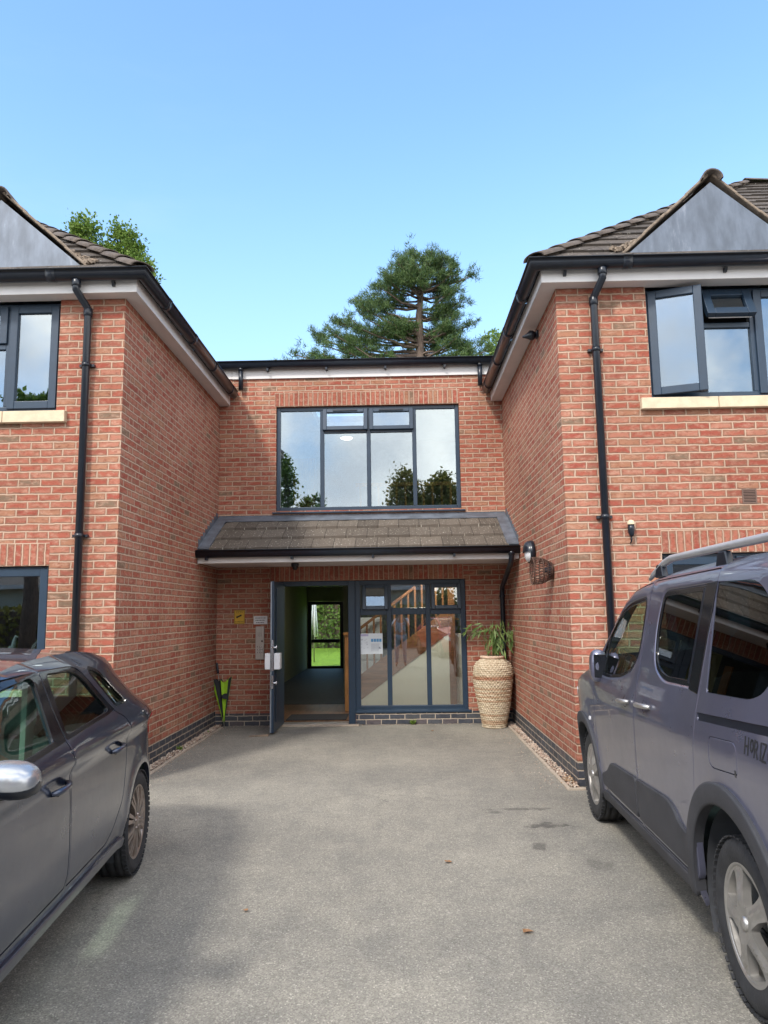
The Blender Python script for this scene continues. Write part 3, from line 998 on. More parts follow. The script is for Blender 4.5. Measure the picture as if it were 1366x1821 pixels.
def slope_courses(mb, eave0, eave1, inward, ridge_run, hip0, hip1, course=.245, uvo=0.0, skip=None):
    """rows of tiles as overlapping tilted slabs. eave0-eave1: eaves line; inward: horizontal unit vector up the slope;
    hip0/hip1: horizontal shortening per metre of run at the two ends (1 = 45 degree hip in plan)"""
    e0, e1 = Vector(eave0), Vector(eave1)
    ax = (e1 - e0).normalized()
    L = (e1 - e0).length
    inw = Vector(inward)
    n = int(ridge_run / course)
    nor = (inw * -TAN + Vector((0, 0, 1))).normalized()
    for k in range(n + 1):
        r0, r1 = k * course, min((k + 1) * course + .05, ridge_run)
        a0, a1 = hip0 * r0, L - hip1 * r0
        b0, b1 = hip0 * r1, L - hip1 * r1
        if b1 - b0 < .05:
            break
        # split a course into short lengths so that rows wander a little
        cuts = max(2, int((a1 - a0) / .3))
        prev = None
        for j in range(cuts):
            s0, s1 = j / cuts, (j + 1) / cuts
            jit = random.uniform(-.006, .006)

            def P(rr, u, lift):
                return e0 + ax * u + inw * rr + Vector((0, 0, TAN * rr)) + nor * lift
            ua0, ua1 = a0 + (a1 - a0) * s0, a0 + (a1 - a0) * s1
            ub0, ub1 = b0 + (b1 - b0) * s0, b0 + (b1 - b0) * s1
            if skip and skip((P(r0, (ua0 + ua1) / 2, 0))):
                continue
            lf, tl = .034 + jit, .006
            q = [P(r0 - .01 + jit, ua0, 0), P(r0 - .01 + jit, ua1, 0), P(r0 - .01 + jit, ua0, lf), P(r0 - .01 + jit, ua1, lf), P(r1, ub0, tl), P(r1, ub1, tl)]
            rowv = (k + .02) * .30
            mb.face([q[2], q[3], q[5], q[4]], [(ua0 + uvo, rowv), (ua1 + uvo, rowv), (ub1 + uvo, rowv + .2), (ub0 + uvo, rowv + .2)])
            mb.face([q[0], q[1], q[3], q[2]], [(ua0 + uvo, rowv), (ua1 + uvo, rowv), (ua1 + uvo, rowv + .02), (ua0 + uvo, rowv + .02)])


def hip_tiles(mb, p0, p1, r=.12, L=.42, squash=.5):
    p0, p1 = Vector(p0), Vector(p1)
    t = (p1 - p0).normalized()
    side = t.cross(Vector((0, 0, 1))).normalized()
    upv = side.cross(t)
    n = max(1, int((p1 - p0).length / L))
    for k in range(n):
        a = p0 + t * (k * L - .03)
        b = p0 + t * ((k + 1) * L)
        jr = random.uniform(-.006, .006)
        ring = []
        for p, rr, lift in ((a, r * 1.06 + jr, .022), (b, r * .97 + jr, .004)):
            for sc in (1.0, .84):
                ring.append([p + side * (math.cos(q) * rr * sc) + upv * (math.sin(q) * rr * squash * sc + lift - .02) for q in [math.pi * i / 10 for i in range(11)]])
        A, Ai, B, Bi = ring
        v = A + Ai + B + Bi
        f = []
        for i in range(10):
            f += [(i, i + 1, 22 + i + 1, 22 + i), (11 + i, 33 + i, 33 + i + 1, 11 + i + 1), (i, 11 + i, 11 + i + 1, i + 1), (22 + i, 22 + i + 1, 33 + i + 1, 33 + i)]
        mb.add(v, f, True)


def wing_roof(sx, ex, apx):
    """sx = +1 right wing, -1 left wing; ex eaves x of the courtyard side; apx gablet apex x"""
    ey = YF - OV - .075
    RUN = 4.28
    far = 12.2 * sx
    ab = (apx - sx * .86, apx + sx * .86)
    gab_y = 7.12
    gb, gh = 5.19, .78

    def skip(p):
        # tiles the gablet stands on
        return p.y > gab_y - .02 and abs(p.x - apx) < .95 - (p.z - gb) * 1.12 and p.z < gb + gh
    m = MB()
    e0 = (ex, ey, ER) if sx > 0 else (far, ey, ER)
    e1 = (far, ey, ER) if sx > 0 else (ex, ey, ER)
    slope_courses(m, e0, e1, (0, 1, 0), RUN, 1 if sx > 0 else 0, 0 if sx > 0 else 1, skip=skip)
    # courtyard side and back
    s0 = (ex, 16.0, ER) if sx > 0 else (ex, ey, ER)
    s1 = (ex, ey, ER) if sx > 0 else (ex, 16.0, ER)
    slope_courses(m, s0, s1, (sx, 0, 0), RUN, 0 if sx > 0 else 1, 1 if sx > 0 else 0)
    yb = ey + 2 * RUN
    b0, b1 = ((far, yb + .1, ER), (ex + sx * RUN, yb + .1, ER))
    m.face([(ex + sx * RUN, ey + RUN, ER + RUN * TAN), (far, ey + RUN, ER + RUN * TAN), (far, yb + 1, ER - .7), (ex, yb + 1, ER - .7)], [(0, 0)] * 4)
    RO = m.build('roof', M_rooftile, BLD)
    m = MB()
    hip_tiles(m, (ex + sx * .02, ey + .02, ER + .03), (ex + sx * RUN, ey + RUN, ER + RUN * TAN + .03))
    hip_tiles(m, (ex + sx * RUN, ey + RUN, ER + RUN * TAN + .02), (far, ey + RUN, ER + RUN * TAN + .02))
    m.build('ridge_tiles', M_ridge, RO)
    m = MB()                # mortar bed under the hip tiles
    m.tube([(ex + sx * .05, ey + .05, ER + .01), (ex + sx * RUN, ey + RUN, ER + RUN * TAN)], .06, 8)
    m.build('mortar_bed', M_mortar, RO)
    # tilting fillet of eaves tiles over the gutter
    m = MB()
    for k in range(34):
        x0 = ex + sx * (.16 + k * .31)
        x1 = x0 + sx * .305
        a, b = min(x0, x1), max(x0, x1)
        z = ER + random.uniform(-.004, .004)
        m.prism([(ey - .03, z - .012), (ey - .03, z + .014), (ey + .28, z + .29 * TAN), (ey + .28, z + .26 * TAN)], a, b, lambda p, q, d: (d, p, q))
    m.build('eaves_tiles', M_ridge, RO)
    # lead clad gablet with verge tiles
    gd = MB()
    gd.prism([(ab[0], gb), (ab[1], gb), (apx, gb + gh - .04)], gab_y, 8.1, lambda a, b, d: (a, d, b))
    GA = gd.build('gablet', M_lead, BLD)
    vt = MB()
    for s_ in (-1, 1):
        p0 = Vector((apx + s_ * .90, gab_y + .07, gb - .02))
        p1 = Vector((apx, gab_y + .07, gb + gh + .015))
        t = (p1 - p0).normalized()
        nrm = Vector((-t.z, 0, t.x)) * (1 if s_ > 0 else -1)
        if nrm.z < 0:
            nrm = -nrm
        nseg = 4
        for k in range(nseg):
            a = p0.lerp(p1, k / nseg - .01)
            b = p0.lerp(p1, (k + 1) / nseg)
            M_ = Matrix.Translation((a + b) / 2 + nrm * (.028 + .006 * (k % 2)))
            ang = math.atan2(t.z, t.x)
            M_ = M_ @ Matrix.Rotation(-ang, 4, 'Y')
            vt.boxm(M_, (b - a).length, .17, .027)
    # gablet roof slopes running back to the main roof
    for s_ in (-1, 1):
        vt.face([(apx + s_ * .92, gab_y + .15, gb), (apx, gab_y + .15, gb + gh + .03), (apx, 8.25, gb + gh + .03), (apx + s_ * .92, 7.2, gb)])
    vt.build('verge_tiles', M_mortar, GA, bevel=.008, seg=2)
    rc = MB()
    a = Vector((apx, gab_y - .045, gb + gh - .035))
    hip_tiles(rc, a, a + Vector((0, 1.3, .0)), r=.105, L=.42, squash=.95)
    rc.build('ridge_tiles', M_ridge, GA)
    # moss and debris caught where the gablet meets the slope
    db = MB()
    for k in range(90):
        t_ = random.random()
        s_ = -sx if random.random() < .8 else sx
        x = apx + s_ * (.98 - t_ * .55) + random.uniform(-.06, .05) * 1
        z = gb + .02 + t_ * .42 + random.uniform(-.05, .03)
        y = ey + (z - ER) / TAN - .02
        q = Vector((x, y, z + .03))
        r_ = random.uniform(.012, .035)
        M_ = Matrix.Translation(q) @ Matrix.Rotation(random.random() * 6, 4, 'Z') @ Matrix.Rotation(random.random() * 3, 4, 'X')
        db.boxm(M_, r_ * 2.2, r_, r_ * .8)
    db.build('moss', M_mortar, GA)


wing_roof(1, XR - OV - .08, 3.235)
wing_roof(-1, XL + OV + .08, -4.06)

# ---- entrance porch: lean-to tiled roof
PY, PZ0, PZ1 = 10.12, 2.50, 3.03
pt = (PZ1 - PZ0) / (YB - PY - .1)
m = MB()
sl_len = math.hypot(YB - .1 - PY, PZ1 - PZ0)
rows = 3
for r_ in range(rows):
    t0, t1 = r_ / rows - .02, min(1.0, (r_ + 1) / rows + .06)
    y0, z0 = PY + (YB - .1 - PY) * t0, PZ0 + (PZ1 - PZ0) * t0
    y1, z1 = PY + (YB - .1 - PY) * t1, PZ0 + (PZ1 - PZ0) * t1
    x = XL + .16 - (.15 if r_ % 2 else 0)
    while x < XR - .16:
        a, b = max(x, XL + .14), min(x + .298, XR - .14)
        if b - a > .03:
            j = random.uniform(-.004, .005)
            u0 = (x - XL) + (.0 if r_ % 2 else .15) - .01
            v0 = r_ * .40 + .02
            cr_ = .009                                # slight camber of the tile
            xm = (a + b) / 2
            top = [(a, y0 + j, z0 + .048 + j), (xm, y0 + j, z0 + .048 + cr_ + j), (b, y0 + j, z0 + .048 + j), (b, y1, z1 + .008), (xm, y1, z1 + .008 + cr_), (a, y1, z1 + .008)]
            uv = [(x + .01, v0), (x + .149, v0), (x + .288, v0), (x + .288, v0 + .36), (x + .149, v0 + .36), (x + .01, v0 + .36)]
            m.face([top[0], top[1], top[4], top[5]], [uv[0], uv[1], uv[4], uv[5]])
            m.face([top[1], top[2], top[3], top[4]], [uv[1], uv[2], uv[3], uv[4]])
            lo = [(p[0], p[1], p[2] - .06) for p in top[:3]]
            m.face([lo[0], lo[1], top[1], top[0]], [uv[0], uv[1], uv[1], uv[0]])
            m.face([lo[1], lo[2], top[2], top[1]], [uv[1], uv[2], uv[2], uv[1]])
        x += .30
M_leaddark = simple('weathered_lead', (0.10, 0.115, 0.14), 0.55, var=0.3, scale=6.0, dirt=((0.2, 0.2, 0.21), 0.6))
PR = m.build('porch_roof', M_porchtile, BLD)
m = MB()          # structure under the tiles
m.prism([(PY + .03, PZ0 - .12), (PY + .03, PZ0), (YB - .002, PZ1 + .02), (YB - .002, PZ0 - .12)], XL + .004, XR - .004, lambda a, b, d: (d, a, b))
m.build('porch_deck', M_dark, PR)
m = MB()          # lead flashing at the head and up both sides, stepped into the joints
h0 = YB - .17
zh = PZ0 + (PZ1 - PZ0) * ((h0 - PY) / (YB - .1 - PY))
m.prism([(h0, zh + .030), (h0, zh + .040), (YB - .012, PZ1 + .085), (YB - .002, PZ1 + .085), (YB - .002, zh + .03)], XL + .01, XR - .01, lambda a, b, d: (d, a, b))
m.box(XL + .012, XR - .012, YB - .010, YB - .003, PZ1 + .06, PZ1 + .105)
for s_, xw in ((1, XL), (-1, XR)):
    m.prism([(PY - .01, PZ0 + .03), (PY - .01, PZ0 + .052), (h0, zh + .052), (h0, zh + .03)], xw + s_ * .002, xw + s_ * .16, lambda a, b, d: (d, a, b))
    n = 9
    for k in range(n):
        ya = PY + .02 + (YB - .05 - PY) * k / n
        yb2 = PY + .02 + (YB - .05 - PY) * (k + 1) / n
        za = PZ0 + pt * (ya - PY)
        zb = PZ0 + pt * (yb2 - PY)
        m.prism([(ya, za + .03), (yb2 - .001, zb + .03), (yb2 - .001, zb + .10), (ya, zb + .10)], xw + s_ * .0015, xw + s_ * .006, lambda a, b, d: (d, a, b))
m.build('flashing', M_leaddark, PR)
m = MB()
m.box(XL + .004, XR - .004, PY, PY + .022, 2.335, 2.46)
m.build('porch_fascia', M_upvc, PR, bevel=.003)
m = MB()
m.box(XL + .004, XR - .004, PY + .022, YB - .004, 2.345, 2.36)
m.build('porch_soffit', M_upvc, PR)
m = MB()
gutter_path(m, [(XR - .004, PY - .07, 2.505), (XL + .004, PY - .07, 2.505)], r=.058)
PG = m.build('porch_gutter', M_black, BLD)
for x in (-2.62, -1.45, -.35, .75, 1.52):
    m = MB()
    m.box(x - .015, x + .015, PY - .10, PY - .001, 2.37, 2.41)
    m.build('gutter_bracket', M_black, PG)
m = MB()
px_ = XR - .115
m.tube([(px_, PY - .07, 2.45), (px_, PY - .07, 2.36), (px_ + .0, PY + .02, 2.28), (px_ + .01, YB - .14, 2.0), (px_ + .01, YB - .075, 1.90), (px_ + .01, YB - .075, 1.2), (px_ + .01, YB - .075, .02)], .036, 14)
dp = m.build('downpipe', M_black, BLD)
for z in (1.85, .95):
    m = MB()
    m.tube([(px_ + .01, YB - .075, z - .02), (px_ + .01, YB - .075, z + .02)], .043, 14)
    m.build('pipe_clip', M_black, dp)
m = MB()
m.tube([(px_, PY - .07, 2.44), (px_, PY - .07, 2.38)], .043, 14)
m.build('pipe_collar', M_black, dp)

# ---- rooms behind the glass
M_trim0 = simple('coir_mat', (0.03, 0.03, 0.032), .95, var=.4, scale=60)
M_hall_shade = simple('shaded_hall_paint', (0.06, 0.075, 0.085), .8, var=.06)  # dimness of the near hall put into its wall and ceiling colour
m = MB()
FL1 = 2.72
m.box(XL + .001, XR - .001, YB + .301, 22.3, -.08, .028)
m.build('hall_floor', M_laminate, BLD)
m = MB()
m.box(XL + .002, -.62, 13.6, 22.3, .0285, .034)
m.build('hall_carpet', M_carpet, BLD)
m = MB()
m.box(XL - .02, -1.0, 16.001, 22.3, 2.42, 2.6)
m.build('hall_ceiling', M_white, BLD)
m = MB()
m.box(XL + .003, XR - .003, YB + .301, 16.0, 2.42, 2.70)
m.build('hall_ceiling', M_hall_shade, BLD)
m = MB()            # corridor to the garden
m.box(XL - .2, XL - .001, 16.001, 22.6, -.05, 2.42)
m.box(-1.1, -.9, 14.6, 22.6, .03, 2.42)
m.box(XL, -2.74, 22.3, 22.5, -.05, 2.42)
m.box(-1.68, -1.1, 22.3, 22.5, -.05, 2.42)
m.box(-2.74, -1.68, 22.3, 22.5, 2.0, 2.42)
m.build('hall_wall', M_green, BLD)
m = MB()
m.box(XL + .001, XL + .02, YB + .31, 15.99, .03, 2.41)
m.build('hall_wall', M_hall_shade, BLD)
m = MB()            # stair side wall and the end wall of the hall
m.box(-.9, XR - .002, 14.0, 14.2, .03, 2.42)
m.build('hall_wall', M_hall_shade, BLD)
m = MB()
frame_rect(m, -2.735, -1.685, .0, 1.995, .10, 22.33, 22.40)
m.box(-2.63, -1.79, 22.332, 22.398, .78, .88)
GDR = m.build('garden_door', M_black, BLD)
pane(-2.63, -1.79, .10, .78, 22.36, M_glass_low, GDR)
pane(-2.63, -1.79, .88, 1.90, 22.36, M_glass_low, GDR)
m = MB()
m.box(-2.60, -2.56, 22.27, 22.33, .86, 1.02)
m.build('door_handle', M_chrome, GDR)
# staircase: closed string rising to the right, plaster below, balusters above, newels
ST = MB()
SY = 12.75
x0, z0, x1, z1 = -.74, .14, .82, 1.27       # lower edge of the string
k_ = (z1 - z0) / (x1 - x0)
TH = .42
ST.prism([(x0, z0), (x0, z0 + TH), (x1 + .0, z1 + TH), (x1 + .0, z1)], SY, SY + .05, lambda a, b, d: (a, d, b))
STAIR = ST.build('staircase', M_wood, BLD, bevel=.004)
m = MB()
m.prism([(x0 + .12, .09), (x0, z0), (x1, z1), (XR - .003, z1), (XR - .003, .09)], SY + .01, SY + .045, lambda a, b, d: (a, d, b))
m.build('stair_wall', M_cream, STAIR)
m = MB()
m.box(x0 - .1, XR - .003, SY - .004, SY + .046, .03, .09)
m.build('skirting', M_wood, STAIR)
for k in range(13):
    m = MB()
    x = x0 + .06 + k * .118
    zb = z0 + TH + (x - x0) * k_
    m.box(x - .016, x + .016, SY + .012, SY + .038, zb - .02, min(2.41, zb + .78))
    m.build('baluster', M_wood, STAIR)
m = MB()
m.prism([(x0, z0 + TH + .74), (x0, z0 + TH + .80), (x0 + 1.0, z0 + TH + .80 + k_), (x0 + 1.0, z0 + TH + .74 + k_)], SY - .005, SY + .055, lambda a, b, d: (a, d, b))
m.build('handrail', M_wood, STAIR, bevel=.006)
m = MB()
m.box(.82, .93, SY - .06, SY + .06, .09, 2.41)
m.build('stair_post', M_wood, STAIR, bevel=.004)
m = MB()
for k in range(8):
    xa = x0 + .1 + k * .2
    z = .3 + k * .175
    m.box(xa, xa + .24, SY + .051, 13.95, z - .03, z)
    m.box(xa, xa + .02, SY + .051, 13.95, z - .18, z - .03)
m.build('tread', M_pine, STAIR)
m = MB()
m.box(-.93, -.80, 12.55, 12.68, .03, 1.27)
m.box(-.95, -.78, 12.53, 12.70, 1.27, 1.31)
m.build('newel_post', M_pine, STAIR, bevel=.004)
for x_, z_, w_, h_ in ((12.2, 1.55, .5, .4), (15.2, 1.6, .42, .6)):
    m = MB()
    frame_rect2 = [(x_, z_), (x_ + w_, z_), (x_ + w_, z_ + h_), (x_, z_ + h_)]
    m.prism(frame_rect2, XL + .021, XL + .045, lambda a, b, d: (d, a, b))
    m.build('notice_board', M_pine, BLD, bevel=.004)
m = MB()
m.box(-1.76, -.84, YB + .32, YB + .95, .0285, .04)
m.build('door_mat', M_trim0, BLD)
# upper landing
m = MB()
m.box(XL + .003, XR - .003, YB + .301, 15.9, 2.71, FL1 + .04)
m.build('landing_floor', M_carpet, BLD)
m = MB()
m.box(XL + .003, XL + .02, YB + .302, 15.9, FL1 + .05, 5.37)
m.box(XR - .02, XR - .003, YB + .302, 15.9, FL1 + .05, 5.37)
m.box(XL + .021, XR - .021, 15.7, 15.9, FL1 + .05, 5.37)
m.build('landing_wall', M_room, BLD)
m = MB()
for (a, b, c, d) in ((XL + .003, RLX[0], YB + .302, 15.9), (RLX[1], XR - .003, YB + .302, 15.9), (RLX[0], RLX[1], YB + .302, RLY[0]), (RLX[0], RLX[1], RLY[1], 15.9)):
    m.box(a, b, c, d, 5.30, 5.375)
m.build('landing_ceiling', M_room, BLD)
m = MB()
m.box(RLX[0], RLX[1], RLY[0], RLY[1], 5.52, 5.53)
m.build('rooflight', glass('opal_rooflight', (0.9, 0.95, 0.95), 0.05), BLD)
m = MB()
for k in range(15):
    x = -.62 + k * .15
    m.box(x - .018, x + .018, 12.2, 12.235, FL1 + .04, 3.72)
m.box(-.7, XR - .03, 12.19, 12.245, 3.72, 3.78)
m.build('landing_balustrade', M_pine, BLD)
m = MB()
m.box(-1.80, -1.42, 12.6, 12.64, FL1 + .04, 4.3)
m.build('cupboard_door', M_pine, BLD)
# dark rooms in the wings
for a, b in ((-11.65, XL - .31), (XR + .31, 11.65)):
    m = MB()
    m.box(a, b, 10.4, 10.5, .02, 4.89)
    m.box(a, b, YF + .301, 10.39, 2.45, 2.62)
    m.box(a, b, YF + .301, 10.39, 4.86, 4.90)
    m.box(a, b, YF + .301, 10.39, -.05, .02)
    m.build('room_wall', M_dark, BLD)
# curtain at the left ground floor window
m = MB()
pts = [(-3.60 + .012 * math.sin(k * 1.3) * 0 + k * .012, YF + .20 + .02 * math.sin(k * 1.9)) for k in range(11)]
for i in range(10):
    (xa, ya), (xb, yb2) = pts[i], pts[i + 1]
    m.add([(xa, ya, .99), (xb, yb2, .99), (xb, yb2, 2.1), (xa, ya, 2.1)], [(0, 1, 2, 3)], True)
m.build('curtain', M_whiteplastic, BLD)

# ------------------------------------------------------------------ vehicles
def inpoly(P, poly):
    """vectorised even-odd test, P (n,2)"""
    x, y = P[:, 0], P[:, 1]
    q = np.asarray(poly)
    r = np.zeros(len(P), bool)
    j = len(q) - 1
    for i in range(len(q)):
        xi, yi, xj, yj = q[i, 0], q[i, 1], q[j, 0], q[j, 1]
        if yi != yj:
            c = ((yi > y) != (yj > y)) & (x < (xj - xi) * (y - yi) / (yj - yi) + xi)
            r ^= c
        j = i
    return r


def segdist(P, line):
    """distance of points to an open polyline"""
    d = np.full(len(P), 1e9)
    L = np.asarray(line)
    for a, b in zip(L[:-1], L[1:]):
        ab = b - a
        t = np.clip(((P - a) @ ab) / max(ab @ ab, 1e-12), 0, 1)
        d = np.minimum(d, np.linalg.norm(P - (a + t[:, None] * ab), axis=1))
    return d


def rounded(pts, r):
    """closed polygon with corners rounded by quadratic arcs; r single or per corner"""
    n = len(pts)
    rs = r if isinstance(r, (list, tuple)) else [r] * n
    out = []
    for i in range(n):
        p, a, b = np.array(pts[i]), np.array(pts[i - 1]), np.array(pts[(i + 1) % n])
        la, lb = np.linalg.norm(a - p), np.linalg.norm(b - p)
        q = min(rs[i], la * .45, lb * .45)
        if q < 1e-4:
            out.append(tuple(p))
            continue
        s, e = p + (a - p) / la * q, p + (b - p) / lb * q
        for t in (0, .25, .5, .75, 1):
            out.append(tuple((1 - t) ** 2 * s + 2 * t * (1 - t) * p + t * t * e))
    return out


def resample(poly, d, closed=True):
    q = [np.array(p, float) for p in poly]
    if closed:
        q = q + [q[0]]
    out = []
    for a, b in zip(q[:-1], q[1:]):
        n = max(1, int(math.ceil(np.linalg.norm(b - a) / d)))
        out += [a + (b - a) * k / n for k in range(n)]
    if not closed:
        out.append(q[-1])
    cl = [out[0]]
    for p in out[1:]:
        if np.linalg.norm(p - cl[-1]) > d * .15:
            cl.append(p)
    if closed and np.linalg.norm(cl[0] - cl[-1]) < d * .15:
        cl.pop()
    return np.array(cl)


def area(p):
    x, y = np.asarray(p).T
    return .5 * np.sum(x * np.roll(y, -1) - y * np.roll(x, -1))


def inset(poly, d):
    """mitred inset of a closed polygon (positive d shrinks)"""
    p = np.asarray(poly, float)
    if area(p) < 0:
        p = p[::-1]
    a, b = np.roll(p, 1, 0), np.roll(p, -1, 0)
    e1, e2 = p - a, b - p
    e1 /= np.linalg.norm(e1, axis=1)[:, None] + 1e-12
    e2 /= np.linalg.norm(e2, axis=1)[:, None] + 1e-12
    n1, n2 = np.stack([-e1[:, 1], e1[:, 0]], 1), np.stack([-e2[:, 1], e2[:, 0]], 1)
    m = n1 + n2
    l = np.linalg.norm(m, axis=1)[:, None]
    m /= np.maximum(l, 1e-6)
    k = 1 / np.maximum(.45, np.sum(m * n1, axis=1))
    return p + m * (d * k)[:, None]


def circle(cy, cz, r, a0=0, a1=360, n=40):
    return [(cy + r * math.cos(R(a0 + (a1 - a0) * i / n)), cz + r * math.sin(R(a0 + (a1 - a0) * i / n))) for i in range(n + (0 if abs(a1 - a0) >= 360 else 1))]


class Car:
    def __init__(s, W0, upper, Gtab, Gfun, fil=.07):
        """upper: outline polyline from the front bottom over the roof to the rear bottom, (y, z)"""
        s.W0 = W0
        s.upper = resample(upper, .05, closed=False)
        zt = np.arange(-.1, 2.2, .005)
        g = np.interp(zt, [a for a, b in Gtab], [b for a, b in Gtab])
        k = np.exp(-.5 * (np.arange(-8, 9) * .005 / .012) ** 2)
        s.zt, s.g = zt, np.convolve(np.pad(g, 8, 'edge'), k / k.sum(), 'valid')
        s.Gfun, s.fil = Gfun, fil

    def X(s, P):
        P = np.asarray(P, float)
        x = s.W0 - np.interp(P[:, 1], s.zt, s.g) - s.Gfun(P[:, 0], P[:, 1])
        d = np.clip(segdist(P, s.upper), 0, s.fil)
        return x - (s.fil - np.sqrt(np.maximum(s.fil ** 2 - (s.fil - d) ** 2, 0)))

    def normals(s, P):
        e = .003
        P = np.asarray(P, float)
        xy = (s.X(P + [e, 0]) - s.X(P - [e, 0])) / (2 * e)
        xz = (s.X(P + [0, e]) - s.X(P - [0, e])) / (2 * e)
        n = np.stack([-np.ones(len(P)), -xy, -xz], 1)
        return n / np.linalg.norm(n, axis=1)[:, None]


class Panels:
    """collects skin panels of a car with their own corner normals"""
    def __init__(s, car):
        s.c, s.L = car, [([], [], []), ([], [], [])]      # left (and middle) pieces, mirrored pieces

    def tri(s, verts, faces, norms, side=0):
        v, f_, n = s.L[side]
        b = len(v)
        v += [tuple(p) for p in verts]
        for f in faces:
            f_.append([b + k for k in f])
            n += [tuple(norms[k]) for k in f]

    def both(s, verts, faces, norms, mirror=True):
        s.tri(verts, faces, norms)
        if mirror:
            mv = np.array(verts) * [-1, 1, 1]
            mn = np.array(norms) * [-1, 1, 1]
            s.tri(mv, [f[::-1] for f in faces], mn, 1)

    def panel(s, poly, holes=(), off=0.0, gap=.004, edge=.005, depth=.018, grid=.05, mirror=True, soft=True, hole_edge=None):
        c = s.c
        outer = resample(inset(resample(poly, .035), gap + (edge if soft else 0)), .035)
        he = edge if hole_edge is None else hole_edge
        loops = [outer] + [resample(inset(resample(h, .035), -(gap + (he if soft else 0))), .035) for h in holes]
        pts = np.concatenate(loops)
        lo, hi = outer.min(0), outer.max(0)
        gy, gz = np.arange(lo[0], hi[0], grid), np.arange(lo[1], hi[1], grid)
        G = np.stack(np.meshgrid(gy, gz), -1).reshape(-1, 2) + [.013, .011]
        k = inpoly(G, outer)
        for h in loops[1:]:
            k &= ~inpoly(G, h)
        G = G[k]
        for l in loops:
            if len(G):
                G = G[segdist(G, np.vstack([l, l[:1]])) > grid * .45]
        edges = []
        b = 0
        for l in loops:
            n = len(l)
            edges += [(b + i, b + (i + 1) % n) for i in range(n)]
            b += n
        co = [Vector(p) for p in np.concatenate([pts, G])]
        V, E_, F_, *_ = delaunay_2d_cdt(co, edges, [], 0, 1e-6)
        V = np.array([tuple(p) for p in V])
        cen = np.array([V[list(f)].mean(0) for f in F_])
        k = inpoly(cen, outer)
        for h in loops[1:]:
            k &= ~inpoly(cen, h)
        F_ = [list(f) for f, q in zip(F_, k) if q]
        N = c.normals(V)
        P3 = np.stack([-c.X(V), V[:, 0], V[:, 1]], 1) + N * off
        F2 = []
        for f in F_:
            a, b2, d = P3[f]
            if np.cross(b2 - a, d - a) @ N[f[0]] < 0:
                f = f[::-1]
            F2.append(f)
        s.both(P3, F2, N, mirror)
        # rolled edge and return flange round every loop
        for li, l in enumerate(loops):
            n = len(l)
            N0 = c.normals(l)
            p0 = np.stack([-c.X(l), l[:, 0], l[:, 1]], 1) + N0 * off
            sg = 1 if li == 0 else -1
            ccw = l if area(l) > 0 else l[::-1]
            e = np.roll(l, -1, 0) - np.roll(l, 1, 0)
            e /= np.linalg.norm(e, axis=1)[:, None] + 1e-12
            o2 = np.stack([e[:, 1], -e[:, 0]], 1) * (1 if area(l) > 0 else -1) * sg
            o3 = np.stack([np.zeros(n), o2[:, 0], o2[:, 1]], 1)
            ed = (edge if li == 0 else he) if soft else .0
            p1 = p0 + o3 * ed - N0 * min(ed * .7, .006)
            p2 = p1 - N0 * depth
            N1 = N0 * .6 + o3
            N1 /= np.linalg.norm(N1, axis=1)[:, None]
            vv = np.concatenate([p0, p1, p1, p2])
            nn = np.concatenate([N0, N1, o3, o3])
            ff = []
            for i in range(n):
                j = (i + 1) % n
                for a, b2 in ((0, n), (2 * n, 3 * n)):
                    f = [a + i, a + j, b2 + j, b2 + i]
                    pa, pb, pc = vv[f[0]], vv[f[1]], vv[f[2]]
                    if np.cross(pb - pa, pc - pa) @ nn[f[2]] < 0:
                        f = f[::-1]
                    ff.append(f)
            s.both(vv, ff, nn, mirror)
        return s

    def strip(s, i0, i1, t0=-1, t1=1, crown=.03, off=0.0, nt_=18):
        """skin across the car between two indices of the upper outline"""
        c = s.c
        U = c.upper
        X = c.X(U)
        tang = np.gradient(U, axis=0)
        nr = np.stack([tang[:, 1], -tang[:, 0]], 1)
        nr /= np.linalg.norm(nr, axis=1)[:, None] + 1e-12
        cen = U.mean(0)
        if np.sum((U[len(U) // 2] - cen) * nr[len(U) // 2]) < 0:
            nr = -nr
        cr = crown if np.ndim(crown) else np.full(len(U), crown)
        ts = np.linspace(t0, t1, nt_ + 1)
        idx = list(range(i0, i1 + 1))
        grid = np.array([[[t * X[i], *(U[i] + nr[i] * (cr[i] * (1 - t * t) + off))] for t in ts] for i in idx])
        gi = np.gradient(grid, axis=0) if len(idx) > 1 else None
        gt = np.gradient(grid, axis=1)
        N = np.cross(gi, gt)
        N /= np.linalg.norm(N, axis=2)[..., None] + 1e-12
        ref = np.array([[[0, nr[i][0], nr[i][1]] for t in ts] for i in idx])
        sg = np.sign(np.sum(N * ref, axis=2))
        sg[sg == 0] = 1
        N *= sg[..., None]
        n = nt_ + 1
        v = grid.reshape(-1, 3)
        nn = N.reshape(-1, 3)
        ff = []
        for i in range(len(idx) - 1):
            for j in range(nt_):
                f = [i * n + j, i * n + j + 1, (i + 1) * n + j + 1, (i + 1) * n + j]
                if np.cross(v[f[1]] - v[f[0]], v[f[2]] - v[f[0]]) @ nn[f[0]] < 0:
                    f = f[::-1]
                ff.append(f)
        s.tri(v, ff, nn)
        return s

